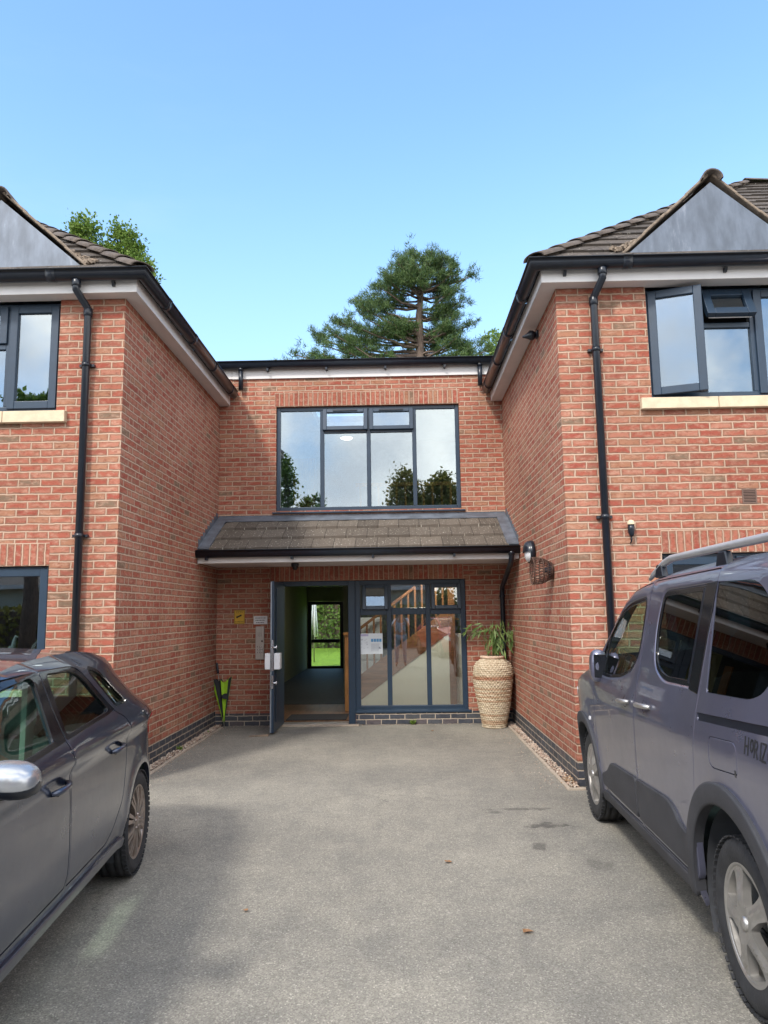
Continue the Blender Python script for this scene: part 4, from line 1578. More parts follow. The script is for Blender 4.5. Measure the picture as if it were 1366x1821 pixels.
    def build(s, name, mat, parent, whole=False):
        """left and right piece as two objects (whole: one); parent may be such a pair"""
        if whole or not s.L[1][0]:
            a, b = s.L
            o = len(a[0])
            todo = [(a[0] + b[0], a[1] + [[k + o for k in f] for f in b[1]], a[2] + b[2])]
        else:
            todo = s.L
        out = []
        for i, (v, f, n) in enumerate(todo):
            me = bpy.data.meshes.new(name)
            me.from_pydata(v, [], f)
            me.polygons.foreach_set('use_smooth', [True] * len(f))
            me.normals_split_custom_set(n)
            me.materials.append(mat)
            o = bpy.data.objects.new(name, me)
            COL.objects.link(o)
            o.parent = parent[i] if isinstance(parent, list) else parent
            ORG[o.name] = Vector()
            out.append(o)
        return out if len(out) > 1 else out[0]


def wheel(parent, y, x, side, rz, tr, rimr, width, style, mat):
    """tyre + rim; axis along x; side -1 for the left of the car"""
    M = Matrix.Translation((x, y, rz)) @ Matrix.Rotation(R(90) * side, 4, 'Y')
    prof = [(rimr - .012, -width * .40), (rimr + .012, -width * .46), (rimr + .05, -width * .5), (tr - .035, -width * .485), (tr - .008, -width * .40)]
    g = []
    for a in (-.33, -.12, .12, .33):
        g += [(tr, width * (a - .03)), (tr - .008, width * (a - .022)), (tr - .008, width * (a + .022)), (tr, width * (a + .03))]
    prof += g + [(tr - .008, width * .40), (tr - .020, width * .45), (tr - .035, width * .485), (rimr + .052, width * .505), (rimr + .046, width * .50), (rimr + .03, width * .495), (rimr + .012, width * .46), (rimr - .004, width * .44)]
    m = MB()
    m.lathe(prof, 64, M)
    # shoulder tread blocks
    for k in range(56):
        a = 2 * math.pi * k / 56
        Mb = M @ Matrix.Rotation(a, 4, 'Z') @ Matrix.Translation((tr - .006, 0, width * .43))
        m.boxm(Mb, .007, .024, .028)
    w = m.build('wheel', M_rubber, parent)
    rm = MB()
    zf = width * .40
    rm.lathe([(rimr + .004, width * .445), (rimr - .004, width * .452), (rimr - .014, width * .42), (rimr - .024, zf * .4), (rimr - .05, -width * .3)], 64, M)
    if style == 'five':
        holes = []
        # plate with five windows; built in the local plane then lifted to a dome
        outer = circle(0, 0, rimr - .006, n=72)
        for k in range(5):
            a = 2 * math.pi * k / 5 + math.pi / 2 + .63
            h = [(.068, .0), (.125, .050), (rimr - .034, .082), (rimr - .024, .0), (rimr - .034, -.082), (.125, -.050)]
            h = rounded([(p * math.cos(a) - q * math.sin(a), p * math.sin(a) + q * math.cos(a)) for p, q in h], .014)
            holes.append(np.array(h))
        loops = [resample(outer, .012)] + [resample(h, .010) for h in holes]
        pts = np.concatenate(loops)
        G = np.stack(np.meshgrid(np.arange(-.24, .24, .014), np.arange(-.24, .24, .014)), -1).reshape(-1, 2)
        kk = inpoly(G, loops[0])
        for h in loops[1:]:
            kk &= ~inpoly(G, h)
        G = G[kk]
        for l in loops:
            G = G[segdist(G, np.vstack([l, l[:1]])) > .007]
        edges, b = [], 0
        for l in loops:
            edges += [(b + i, b + (i + 1) % len(l)) for i in range(len(l))]
            b += len(l)
        V, E_, F_, *_ = delaunay_2d_cdt([Vector(p) for p in np.concatenate([pts, G])], edges, [], 0, 1e-6)
        V = np.array([tuple(p) for p in V])
        cen = np.array([V[list(f)].mean(0) for f in F_])
        kk = inpoly(cen, loops[0])
        for h in loops[1:]:
            kk &= ~inpoly(cen, h)

        def lift(p):
            r = math.hypot(p[0], p[1])
            a = math.atan2(p[1], p[0]) - math.pi / 2 - .63 + math.pi / 5
            s5 = abs(((a / (2 * math.pi / 5) + .5) % 1) - .5) * 2 * math.pi / 5 * r     # distance to the spoke's centre line
            ridge = .011 * max(0, 1 - s5 / .022) * min(1, max(0, (r - .05) / .04)) * min(1, max(0, (rimr - .015 - r) / .02))
            return zf + .028 - .05 * (r / rimr) ** 2 + .030 * (r / rimr) ** 6 - .018 * math.exp(-(r / .05) ** 2) + ridge
        v3 = [M @ Vector((p[0], p[1], lift(p))) for p in V]
        rm.add(v3, [tuple(f) for f, q in zip(F_, kk) if q], False)
        b = len(loops[0])
        for l in loops[1:]:
            n = len(l)
            vv = [M @ Vector((p[0], p[1], lift(p))) for p in l] + [M @ Vector((p[0] * .98, p[1] * .98, lift(p) - .035)) for p in l]
            rm.add(vv, [(i, (i + 1) % n, n + (i + 1) % n, n + i) for i in range(n)])
        for k in range(5):
            a = 2 * math.pi * k / 5 + math.pi / 2 + .0
            Mb = M @ Matrix.Translation((.052 * math.cos(a), .052 * math.sin(a), zf + .006))
            rm.lathe([(.0, .014), (.009, .012), (.012, .0), (.014, -.01)], 10, Mb)
        rm.lathe([(.0, .030), (.020, .028), (.029, .020), (.030, .0)], 24, M @ Matrix.Translation((0, 0, zf)))
    else:
        for k in range(10):
            for dlt in (-.085, .085):
                a0 = 2 * math.pi * k / 10
                p0 = Vector((math.cos(a0 + dlt * .5) * .045, math.sin(a0 + dlt * .5) * .045, zf + .012))
                p1 = Vector((math.cos(a0 + dlt * 1.25) * (rimr - .012), math.sin(a0 + dlt * 1.25) * (rimr - .012), zf + .008))
                mid = p0.lerp(p1, .55) + Vector((0, 0, .008))
                ww = Vector((-math.sin(a0), math.cos(a0), 0))
                for (a, b2, wa, wb) in ((p0, mid, .010, .009), (mid, p1, .009, .014)):
                    q = [a - ww * wa, a + ww * wa, b2 + ww * wb, b2 - ww * wb]
                    lo = [x - Vector((0, 0, .03)) for x in q]
                    v = [M @ x for x in q + lo]
                    rm.add(v, [(0, 1, 2, 3), (4, 7, 6, 5), (0, 4, 5, 1), (1, 5, 6, 2), (2, 6, 7, 3), (3, 7, 4, 0)])
        rm.lathe([(.0, .020), (.03, .018), (.055, .008), (.062, -.02)], 30, M @ Matrix.Translation((0, 0, zf)))
        for k in range(5):
            a = 2 * math.pi * k / 5
            rm.lathe([(.0, .012), (.008, .010), (.011, .0)], 8, M @ Matrix.Translation((.042 * math.cos(a), .042 * math.sin(a), zf + .012)))
    ri = rm.build('rim', mat, w, bevel=.0)
    bd = MB()
    bd.lathe([(.0, -.02), (.13, -.02), (.145, -.03), (.145, -.045), (0, -.045)], 40, M)
    bd.lathe([(.0, -width * .42), (rimr - .03, -width * .42)], 40, M)
    bd.build('brake_disc', M_steel if False else M_dark, w)
    return w


def seat(parent, x, y, z, w=.50, back=.62, name='seat', head=True, M=None):
    """padded seat facing +y: cushion, reclined backrest, headrest as rounded loops"""
    m = MB()

    def loop(cx, cy, cz, hx, hy, rot, n=20, p=3.0):
        out = []
        for k in range(n):
            a = 2 * math.pi * k / n
            c_, s_ = math.cos(a), math.sin(a)
            out.append(Vector((cx + hx * math.copysign(abs(c_) ** (2 / p), c_), cy + hy * math.copysign(abs(s_) ** (2 / p), s_) * math.cos(rot), cz + hy * math.copysign(abs(s_) ** (2 / p), s_) * math.sin(rot))))
        return out

    def loft(rings):
        n = len(rings[0])
        v = [p for r_ in rings for p in r_]
        m.add(v, [(i * n + k, i * n + (k + 1) % n, (i + 1) * n + (k + 1) % n, (i + 1) * n + k) for i in range(len(rings) - 1) for k in range(n)], True)
        m.add(rings[0], [tuple(range(n))])
        m.add(rings[-1], [tuple(range(n))])
    loft([loop(x, y + d, z + .0 + .03 * d, w / 2 * s_, .075 * s_, R(90)) for d, s_ in ((-.06, .8), (0, 1), (.3, 1), (.46, .96), (.52, .8))])
    pts = [(-.02, .02, .95, .07), (-.06, .2, 1.0, .075), (-.13, .42, .96, .07), (-.19, .58, .80, .06), (-.21, back, .6, .04)]
    loft([loop(x, y + a, z + b, w / 2 * s_, t, R(0)) for a, b, s_, t in pts])
    if head:
        loft([loop(x, y + a, z + b, .13 * s_, .045 * s_, R(0)) for a, b, s_ in ((-.215, back + .04, .8), (-.22, back + .1, 1), (-.225, back + .18, .95), (-.23, back + .23, .6))])
    return m.build(name, M_seat, parent)


def lining(P, poly, holes, off=-.045):
    return P.panel(poly, holes, off=off, gap=.0, edge=0, soft=False, depth=.002, grid=.09)


def arch_liner(mb, car, y, z, r, x0, depth=.30):
    n = 22
    for s_ in (-1, 1):
        v, f = [], []
        for i in range(n + 1):
            a = R(-25 + 230 * i / n)
            for xx in (x0, x0 - depth):
                v.append((s_ * xx, y + r * math.cos(a), z + r * math.sin(a)))
        f = [(2 * i, 2 * i + 1, 2 * i + 3, 2 * i + 2) for i in range(n)]
        mb.add(v, f, True)
        mb.add([(s_ * (x0 - depth), y + r * math.cos(R(-25 + 230 * i / n)), z + r * math.sin(R(-25 + 230 * i / n))) for i in range(n + 1)], [tuple(range(n + 1))])


def handle(parent, car, y0, y1, z, mat, name='door_handle', bulge=.035):
    """lever handle standing off the skin with a scooped recess behind"""
    n = 9
    ys = np.linspace(y0, y1, n)
    P = np.array([(y, z + .012 * (k / (n - 1) - .5)) for k, y in enumerate(ys)])
    X, N = car.X(P), car.normals(P)
    pts = []
    for k in range(n):
        t = k / (n - 1)
        lift = bulge * (1 - abs(2 * t - 1) ** 3)
        pts.append(Vector((-X[k], P[k, 0], P[k, 1])) + Vector(N[k]) * (lift + .002))
    yc = (y0 + y1) / 2
    for sgn, pa in ((1, parent[0]), (-1, parent[1])):
        mb, cup = MB(), MB()
        mb.tube([Vector((p.x * sgn, p.y, p.z)) for p in pts], [.010] + [.0145] * (n - 2) + [.011], 10)
        mb.build(name, mat, pa)
        c0 = np.array([(yc + .042 * math.cos(a), z + .036 * math.sin(a)) for a in np.linspace(0, 2 * math.pi, 25)[:-1]])
        Xc, Nc = car.X(c0), car.normals(c0)
        ring = [Vector((-Xc[i] * sgn, c0[i, 0], c0[i, 1])) + Vector((Nc[i][0] * sgn, Nc[i][1], Nc[i][2])) * .0012 for i in range(24)]
        cc = sum(ring, Vector()) / 24
        inn = [cc + (p - cc) * .82 + Vector((.004 * sgn, 0, 0)) for p in ring]
        deep = [cc + (p - cc) * .25 + Vector((.0045 * sgn, 0, 0)) for p in ring]
        v = ring + inn + deep
        cup.add(v, [(i, (i + 1) % 24, 24 + (i + 1) % 24, 24 + i) for i in range(24)] + [(24 + i, 24 + (i + 1) % 24, 48 + (i + 1) % 24, 48 + i) for i in range(24)], True)
        cup.add(deep, [tuple(range(24))])
        cup.build('handle_recess', M_gloss, pa)


def mirror_housing(parent, car, y, z, out, mat, sx=.11, sy=.085, sz=.085, lower=None):
    for s_ in (-1, 1):
        xb = float(car.X(np.array([[y - .05, z - .05]]))[0])
        cx = xb + out
        m = MB()
        n, k = 24, 12
        v = []
        for i in range(k + 1):
            a = math.pi * i / k - math.pi / 2
            for j in range(n):
                b = 2 * math.pi * j / n
                px = math.sin(a)
                rr = max(0.0, math.cos(a)) ** .62
                cy, cz = math.cos(b), math.sin(b)
                yy = rr * math.copysign(abs(cy) ** .75, cy) * sy * (1.25 if cy > 0 else .62)
                zz = rr * math.copysign(abs(cz) ** .75, cz) * sz * (1 + .12 * px)
                v.append((s_ * (cx + px * sx), y + yy, z + zz - px * .01))
        m.add(v, [(i * n + j, i * n + (j + 1) % n, (i + 1) * n + (j + 1) % n, (i + 1) * n + j) for i in range(k) for j in range(n)], True)
        mo = m.build('door_mirror', mat, parent)
        a = MB()
        a.tube([(s_ * (xb - .02), y + .0, z - sz * .75), (s_ * (xb + out * .5), y + .01, z - sz * .85), (s_ * (cx + .01), y, z - sz * .6)], [.032, .026, .03], 12)
        a.build('mirror_arm', M_black, mo)
        gm = MB()
        gm.boxm(Matrix.Translation((s_ * cx, y - sy * .60, z)) @ Matrix.Rotation(R(12) * s_, 4, 'Z'), sx * 1.4, .006, sz * 1.4)
        gm.build('mirror_glass', M_gloss, mo, bevel=.003)
        if lower:
            lm = MB()
            for i in range(2):
                pass
            vv = [(p[0] + (p[0] - s_ * cx) * .015, p[1] + (p[1] - y) * .015, z + (p[2] - z) * 1.02) for p in v]
            ff = [(i * n + j, i * n + (j + 1) % n, (i + 1) * n + (j + 1) % n, (i + 1) * n + j) for i in range(k) for j in range(n) if math.sin(2 * math.pi * (j + .5) / n) < -.2]
            lm.add(vv, ff, True)
            lm.build('mirror_base', lower, mo)


def place(root, loc, fwd):
    """local +y -> fwd (2D)"""
    root.location = loc
    root.rotation_euler = (0, 0, math.atan2(-fwd[0], fwd[1]))


# ---- the van (local: +y forward, left side is -x, rear axle at y=0)
def build_van(root):
    W0, WB = .92, 2.868
    ta = (.0, .335)
    tb = (WB, .335)

    def Gf(y, z):
        t = np.clip((y - 2.86) / .88, 0, 1.2)
        r_ = np.clip((-.50 - y) / .5, 0, 1.2)
        up_ = np.clip((z - 1.10) / .5, 0, 1) * np.clip((y - 1.7) / 1.0, 0, 1) ** 1.5 * .06
        lip = -.012 * (np.exp(-((np.hypot(y, z - .335) - .50) / .06) ** 2) + np.exp(-((np.hypot(y - WB, z - .335) - .46) / .06) ** 2))
        return .36 * t ** 2.8 + .13 * r_ ** 2 + up_ + lip
    upper = [(3.60, .24), (3.70, .40), (3.73, .62), (3.70, .84), (3.60, 1.00), (3.35, 1.075), (3.05, 1.13), (2.78, 1.20), (2.60, 1.28), (2.36, 1.43), (2.13, 1.59), (1.90, 1.712), (1.68, 1.782), (1.42, 1.822), (1.0, 1.845), (.4, 1.86), (-.2, 1.862), (-.65, 1.845), (-.86, 1.80), (-.94, 1.66), (-.99, 1.35), (-1.03, 1.05), (-1.06, .7), (-1.05, .42), (-.99, .26)]
    Gt = [(.0, .10), (.20, .05), (.30, .012), (.45, .0), (.62, -.008), (.80, -.018), (.98, -.026), (1.06, -.022), (1.16, -.006), (1.25, .012), (1.75, .105), (1.90, .14)]
    car = Car(W0, upper, Gt, Gf, fil=.085)
    U = car.upper
    fr_arch = circle(WB + .02, .335, .405, -14, 194, 30)
    re_arch = circle(.0, .335, .465, -12, 192, 30)
    bottom = [(-.99, .26)] + re_arch[::-1][0:0] + [(-.47, .25)] + re_arch[::-1] + [(.47, .275), (2.44, .275)] + fr_arch[::-1] + [(3.30, .24)]
    outline = [tuple(p) for p in U] + bottom[1:]
    FWw = rounded([(2.36, 1.165), (2.345, 1.33), (2.20, 1.465), (2.05, 1.565), (1.757, 1.662), (1.35, 1.698), (1.353, 1.54), (1.371, 1.36), (1.50, 1.245), (1.72, 1.19), (2.05, 1.158)], [.03, .06, .3, .3, .2, .06, .3, .3, .2, .3, .2])
    SWw = rounded([(1.03, 1.722), (.30, 1.738), (.385, 1.255), (.86, 1.245), (1.045, 1.31), (1.085, 1.50)], [.07, .03, .03, .10, .10, .3])
    QWw = rounded([(.245, 1.748), (-.22, 1.742), (-.40, 1.60), (-.47, 1.42), (-.36, 1.30), (-.24, 1.262), (.225, 1.244)], [.02, .12, .12, .12, .1, .08, .02])
    FD = rounded([(1.397, .345), (1.432, .60), (1.386, .906), (1.333, 1.168), (1.318, 1.54), (1.262, 1.788), (1.68, 1.752), (2.13, 1.562), (2.385, 1.36), (2.45, 1.17), (2.49, .82), (2.44, .47), (2.25, .335)], [.03, .2, .2, .2, .3, .03, .25, .3, .1, .12, .2, .15, .06])
    SD = rounded([(.44, .345), (.392, .745), (.325, 1.018), (.312, 1.196), (.222, 1.815), (1.252, 1.795), (1.308, 1.54), (1.323, 1.168), (1.376, .906), (1.422, .60), (1.387, .345)], [.06, .2, .15, .1, .03, .03, .3, .2, .2, .2, .03])
    flap = rounded([(.137, 1.066), (-.163, 1.086), (-.169, .957), (.149, .930)], [.02, .06, .02, .07])
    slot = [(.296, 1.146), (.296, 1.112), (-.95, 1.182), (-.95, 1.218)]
    # body
    B = Panels(car)
    B.panel(outline, [FD, SD, QWw, flap, slot], gap=0, edge=.0, soft=False, depth=.03)
    zi = [i for i in range(len(U))]

    def near(y, z):
        return int(np.argmin(np.linalg.norm(U - [y, z], axis=1)))
    iw0, iw1 = near(2.62, 1.27), near(1.68, 1.782)
    ir0, ir1 = near(-.87, 1.78), near(-1.01, 1.18)
    cr = np.full(len(U), .03)
    cr[:iw0] = .05
    cr[ir0:] = .05
    k = np.ones(5) / 5
    cr = np.convolve(np.pad(cr, 2, 'edge'), k, 'valid')
    B.strip(0, iw0, crown=cr)
    B.strip(iw1, ir0, crown=cr)
    B.strip(ir1, len(U) - 1, crown=cr)
    for a, b in ((-1, -.955), (.955, 1)):
        B.strip(iw0, iw1, a, b, cr, nt_=3)
        B.strip(ir0, ir1, a, b, cr, nt_=3)
    body = B.build('body', M_van, root, True)
    Q = Panels(car)
    Q.strip(iw0, iw1, -.955, .955, cr, -.004)
    Q.build('windscreen', M_carglass, root)
    Q = Panels(car)
    Q.strip(ir0, ir1, -.955, .955, cr, -.004)
    Q.build('rear_window', M_privacy, root)
    for nm, poly, win in (('front_door', FD, FWw), ('sliding_door', SD, SWw)):
        Q = Panels(car)
        Q.panel(poly, [win], hole_edge=.018)
        d = Q.build(nm, M_van, root)
        Q = Panels(car)
        i1, i2 = resample(win, .03), inset(resample(win, .03), .024 if nm == 'sliding_door' else .018)
        Q.panel(inset(win, -.004), [i2], off=-.004, gap=0, edge=.003, depth=.01)
        Q.build('window_seal', M_gloss, d)
        Q = Panels(car)
        Q.panel(inset(win, .010), off=-.010, gap=0, soft=False, depth=.001)
        Q.build('door_glass', M_vanglass if nm == 'front_door' else M_privacy, d)
        if nm == 'front_door':
            Q = Panels(car)
            Q.panel([(2.225, 1.16), (2.255, 1.16), (2.235, 1.46), (2.20, 1.48)], off=-.004, gap=0, edge=.002, depth=.01)
            Q.build('quarterlight_bar', M_gloss, d)
            handle(d, car, 1.655, 1.455, 1.052, M_alloy)
            Q = Panels(car)
            Q.panel(rounded([(1.45, .375), (1.442, .612), (2.03, .585), (2.10, .565), (2.195, .503), (2.36, .455), (2.34, .375)], [.01, .03, .04, .05, .05, .03, .02]), off=.016, gap=0, edge=.010, depth=.03)
            Q.build('door_cladding', M_clad, d)
        else:
            Q = Panels(car)
            Q.panel([(.415, 1.728), (.372, 1.728), (.452, 1.262), (.492, 1.262)], off=-.003, gap=0, edge=.003, depth=.01)
            Q.build('window_bar', M_black, d)
            Q = Panels(car)
            Q.panel([(.365, 1.748), (.233, 1.752), (.325, 1.225), (.447, 1.235)], off=.004, gap=0, edge=.003, depth=.01)
            Q.build('pillar_cover', M_gloss, d)
            handle(d, car, 1.255, 1.015, 1.072, M_alloy)
            Q = Panels(car)
            Q.panel(rounded([(1.41, .375), (1.418, .612), (.83, .640), (.735, .617), (.645, .556), (.475, .535), (.47, .375)], [.01, .03, .05, .05, .05, .03, .02]), off=.016, gap=0, edge=.010, depth=.03)
            Q.build('door_cladding', M_clad, d)
    Q = Panels(car)
    Q.panel(QWw, off=-.004, gap=.001, edge=.003, depth=.01)
    Q.build('rear_side_window', M_privacy, root)
    Q = Panels(car)
    Q.panel(flap, gap=.002)
    Q.build('fuel_flap', M_van, root)
    Q = Panels(car)
    Q.panel([(-.135, .975), (-.155, .975), (-.155, .945), (-.135, .945)], off=.001, gap=0, edge=.002)
    Q.build('flap_catch', M_black, root)
    # plastic cladding
    Q = Panels(car)
    ao, ai = circle(.0, .335, .552, 0, 180, 34), circle(.0, .335, .462, 0, 180, 34)
    Q.panel([(.552, .28)] + ao + [(-.552, .28), (-.462, .28)] + ai[::-1] + [(.462, .28)], off=.020, gap=0, edge=.012, depth=.05)
    Q.build('arch_cladding', M_clad, root)
    Q = Panels(car)
    ao, ai = circle(WB + .02, .335, .485, 0, 180, 34), circle(WB + .02, .335, .402, 0, 180, 34)
    Q.panel([(WB + .505, .28)] + ao + [(WB - .465, .28), (WB - .382, .28)] + ai[::-1] + [(WB + .422, .28)], off=.018, gap=0, edge=.012, depth=.05)
    Q.build('arch_cladding', M_clad, root)
    Q = Panels(car)
    Q.panel([(.56, .26), (.56, .335), (2.37, .335), (2.40, .26)], off=.012, gap=0, edge=.008, depth=.03)
    Q.build('sill_cladding', M_clad, root)
    Q = Panels(car)
    fb = [tuple(p) for p in U[:near(3.72, .66)]]
    Q.panel(fb + [(3.45, .62), (3.40, .26)], off=.006, gap=0, edge=.004)
    Q.build('bumper', M_clad, root)
    Q = Panels(car)
    Q.panel(rounded([(3.62, .80), (3.30, .86), (3.10, .98), (3.35, .99), (3.60, .93)], .03), off=.004, gap=0, edge=.003)
    Q.build('headlight', M_clear_lens, root)
    Q = Panels(car)
    Q.panel(rounded([(-.86, 1.10), (-.84, 1.62), (-.95, 1.60), (-1.0, 1.10)], .02), off=.006, gap=0, edge=.003)
    Q.build('tail_light', M_red_lens, root)
    Q = Panels(car)
    Q.panel(rounded([(2.625, .815), (2.625, .785), (2.665, .785), (2.665, .815)], .01), off=.005, gap=0, edge=.003)
    Q.build('side_repeater', M_clear_lens, root)
    # shade inside the slide rail groove, put in as a black fill
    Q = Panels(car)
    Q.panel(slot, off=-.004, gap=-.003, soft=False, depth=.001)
    Q.build('groove_shade', M_black, root)
    # lettering on the rear quarter: "HoRIZON" with the small raised o
    ti = 0
    y = -.243
    for ch, zz, hh in (('H', 1.060, .062), ('O', 1.078, .042), ('R', 1.060, .062), ('I', 1.060, .062), ('Z', 1.060, .062), ('O', 1.060, .062), ('N', 1.060, .062)):
        strokes = {'H': [((0, 0), (0, 1)), ((.62, 0), (.62, 1)), ((0, .48), (.62, .48))],
                   'O': [((.36 + .36 * math.cos(a), .5 + .5 * math.sin(a)), (.36 + .36 * math.cos(a + .53), .5 + .5 * math.sin(a + .53))) for a in np.arange(0, 6.28, .5236)],
                   'R': [((0, 0), (0, 1)), ((0, 1), (.42, .95)), ((.42, .95), (.52, .74)), ((.52, .74), (.42, .52)), ((.42, .52), (0, .48)), ((.25, .5), (.6, 0))],
                   'I': [((.1, 0), (.1, 1))], 'Z': [((0, 1), (.6, 1)), ((.6, 1), (0, 0)), ((0, 0), (.6, 0))],
                   'N': [((0, 0), (0, 1)), ((0, 1), (.62, 0)), ((.62, 0), (.62, 1))]}[ch]
        wd = {'I': .3, 'O': .86}.get(ch, .80)
        if ti == 0:
            LM = MB()
            ti = 1
        for s_ in (-1,):
            for (a, b) in strokes:
                p, q = np.array([y - a[0] * hh * .78, zz + a[1] * hh]), np.array([y - b[0] * hh * .78, zz + b[1] * hh])
                t = (q - p) / (np.linalg.norm(q - p) + 1e-9)
                n2 = np.array([-t[1], t[0]]) * .0042
                quad = np.array([p - n2 - t * .003, q - n2 + t * .003, q + n2 + t * .003, p + n2 - t * .003])
                X, N = car.X(quad), car.normals(quad)
                P0 = [Vector((-X[i], quad[i, 0], quad[i, 1])) + Vector(N[i]) * .0012 for i in range(4)]
                P1 = [v + Vector(N[i]) * .0008 for i, v in enumerate(P0)]
                LM.add(P0 + P1, [(0, 1, 2, 3), (7, 6, 5, 4), (0, 4, 5, 1), (1, 5, 6, 2), (2, 6, 7, 3), (3, 7, 4, 0)])
        y -= hh * wd
    LM.build('lettering', M_ink, root, fixn=True)
    # roof rails
    for s_ in (-1, 1):
        m = MB()
        pts = []
        for t in np.linspace(0, 1, 16):
            yy = 1.36 - t * 2.05
            zz = 1.862 + .055 * min(1, t / .12) ** .7 * (1 if t < .86 else max(.25, (1 - t) / .14)) - .012 * (1 - t) * 0
            pts.append((s_ * (W0 - .175), yy, zz))
        pts = [(s_ * (W0 - .165), 1.50, 1.812), (s_ * (W0 - .17), 1.43, 1.842)] + pts
        m.tube(pts, [.010, .017] + [.021] * 15 + [.013], 12)
        rr = m.build('roof_rail', M_railmetal, root)
        f = MB()
        for yy in (1.28, .30, -.60):
            f.prism([(yy - .07, 1.815), (yy + .09, 1.815), (yy + .05, 1.895), (yy - .04, 1.895)], s_ * (W0 - .19), s_ * (W0 - .155), lambda a, b, d: (d, a, b))
        f.build('rail_foot', M_black, rr, bevel=.006)
    mirror_housing(root, car, 2.30, 1.222, .012, M_van, sx=.062, sy=.09, sz=.118, lower=None)
    # cabin
    L = Panels(car)
    lining(L, outline, [inset(FWw, -.02), inset(SWw, -.01), inset(QWw, -.01)], off=-.022)
    L.strip(iw1, ir0, crown=cr, off=-.05)
    L.build('cabin_lining', M_trim, root, True)
    m = MB()
    m.box(-.80, .80, -.95, 2.6, .28, .36)
    m.box(-.78, .78, 2.28, 2.60, .36, 1.10)
    m.box(-.72, .72, 2.05, 2.40, .92, 1.12)
    m.build('dashboard', M_trim, root, bevel=.03, seg=2)
    m = MB()
    M_ = Matrix.Translation((.38, 1.98, 1.05)) @ Matrix.Rotation(R(-62), 4, 'X')
    m.lathe([(.175 + .016 * math.cos(a), .016 * math.sin(a)) for a in np.linspace(0, 2 * math.pi, 11)], 28, M_)
    m.boxm(M_, .33, .04, .02)
    m.build('steering_wheel', M_trim, root)
    for x in (-.40, .40):
        seat(root, x, 1.10, .66)
    for x in (-.45, 0, .45):
        seat(root, x, .12, .66, w=.44)
    m = MB()
    arch_liner(m, car, WB + .02, .335, .40, .86)
    arch_liner(m, car, 0, .335, .46, .88)
    m.box(-.80, .80, -.9, 3.3, .20, .27)
    m.build('wheel_arch_liner', M_dark, root)
    for yy in (0, WB):
        for s_ in (-1, 1):
            wheel(root, yy, s_ * (W0 - .125), s_, .338, .338, .228, .215, 'five', M_alloy)


van = thing('parked_van', 'lavender grey people carrier van with silver roof rails and sliding side door', 'van', local=True)
build_van(van)
r_, f_ = Vector((1.374, 3.287)), Vector((1.486, 6.155))
dv = (f_ - r_).normalized()
nv = Vector((dv.y, -dv.x))
pl = r_ + nv * .92
place(van, (pl.x, pl.y, 0.004), (dv.x, dv.y))


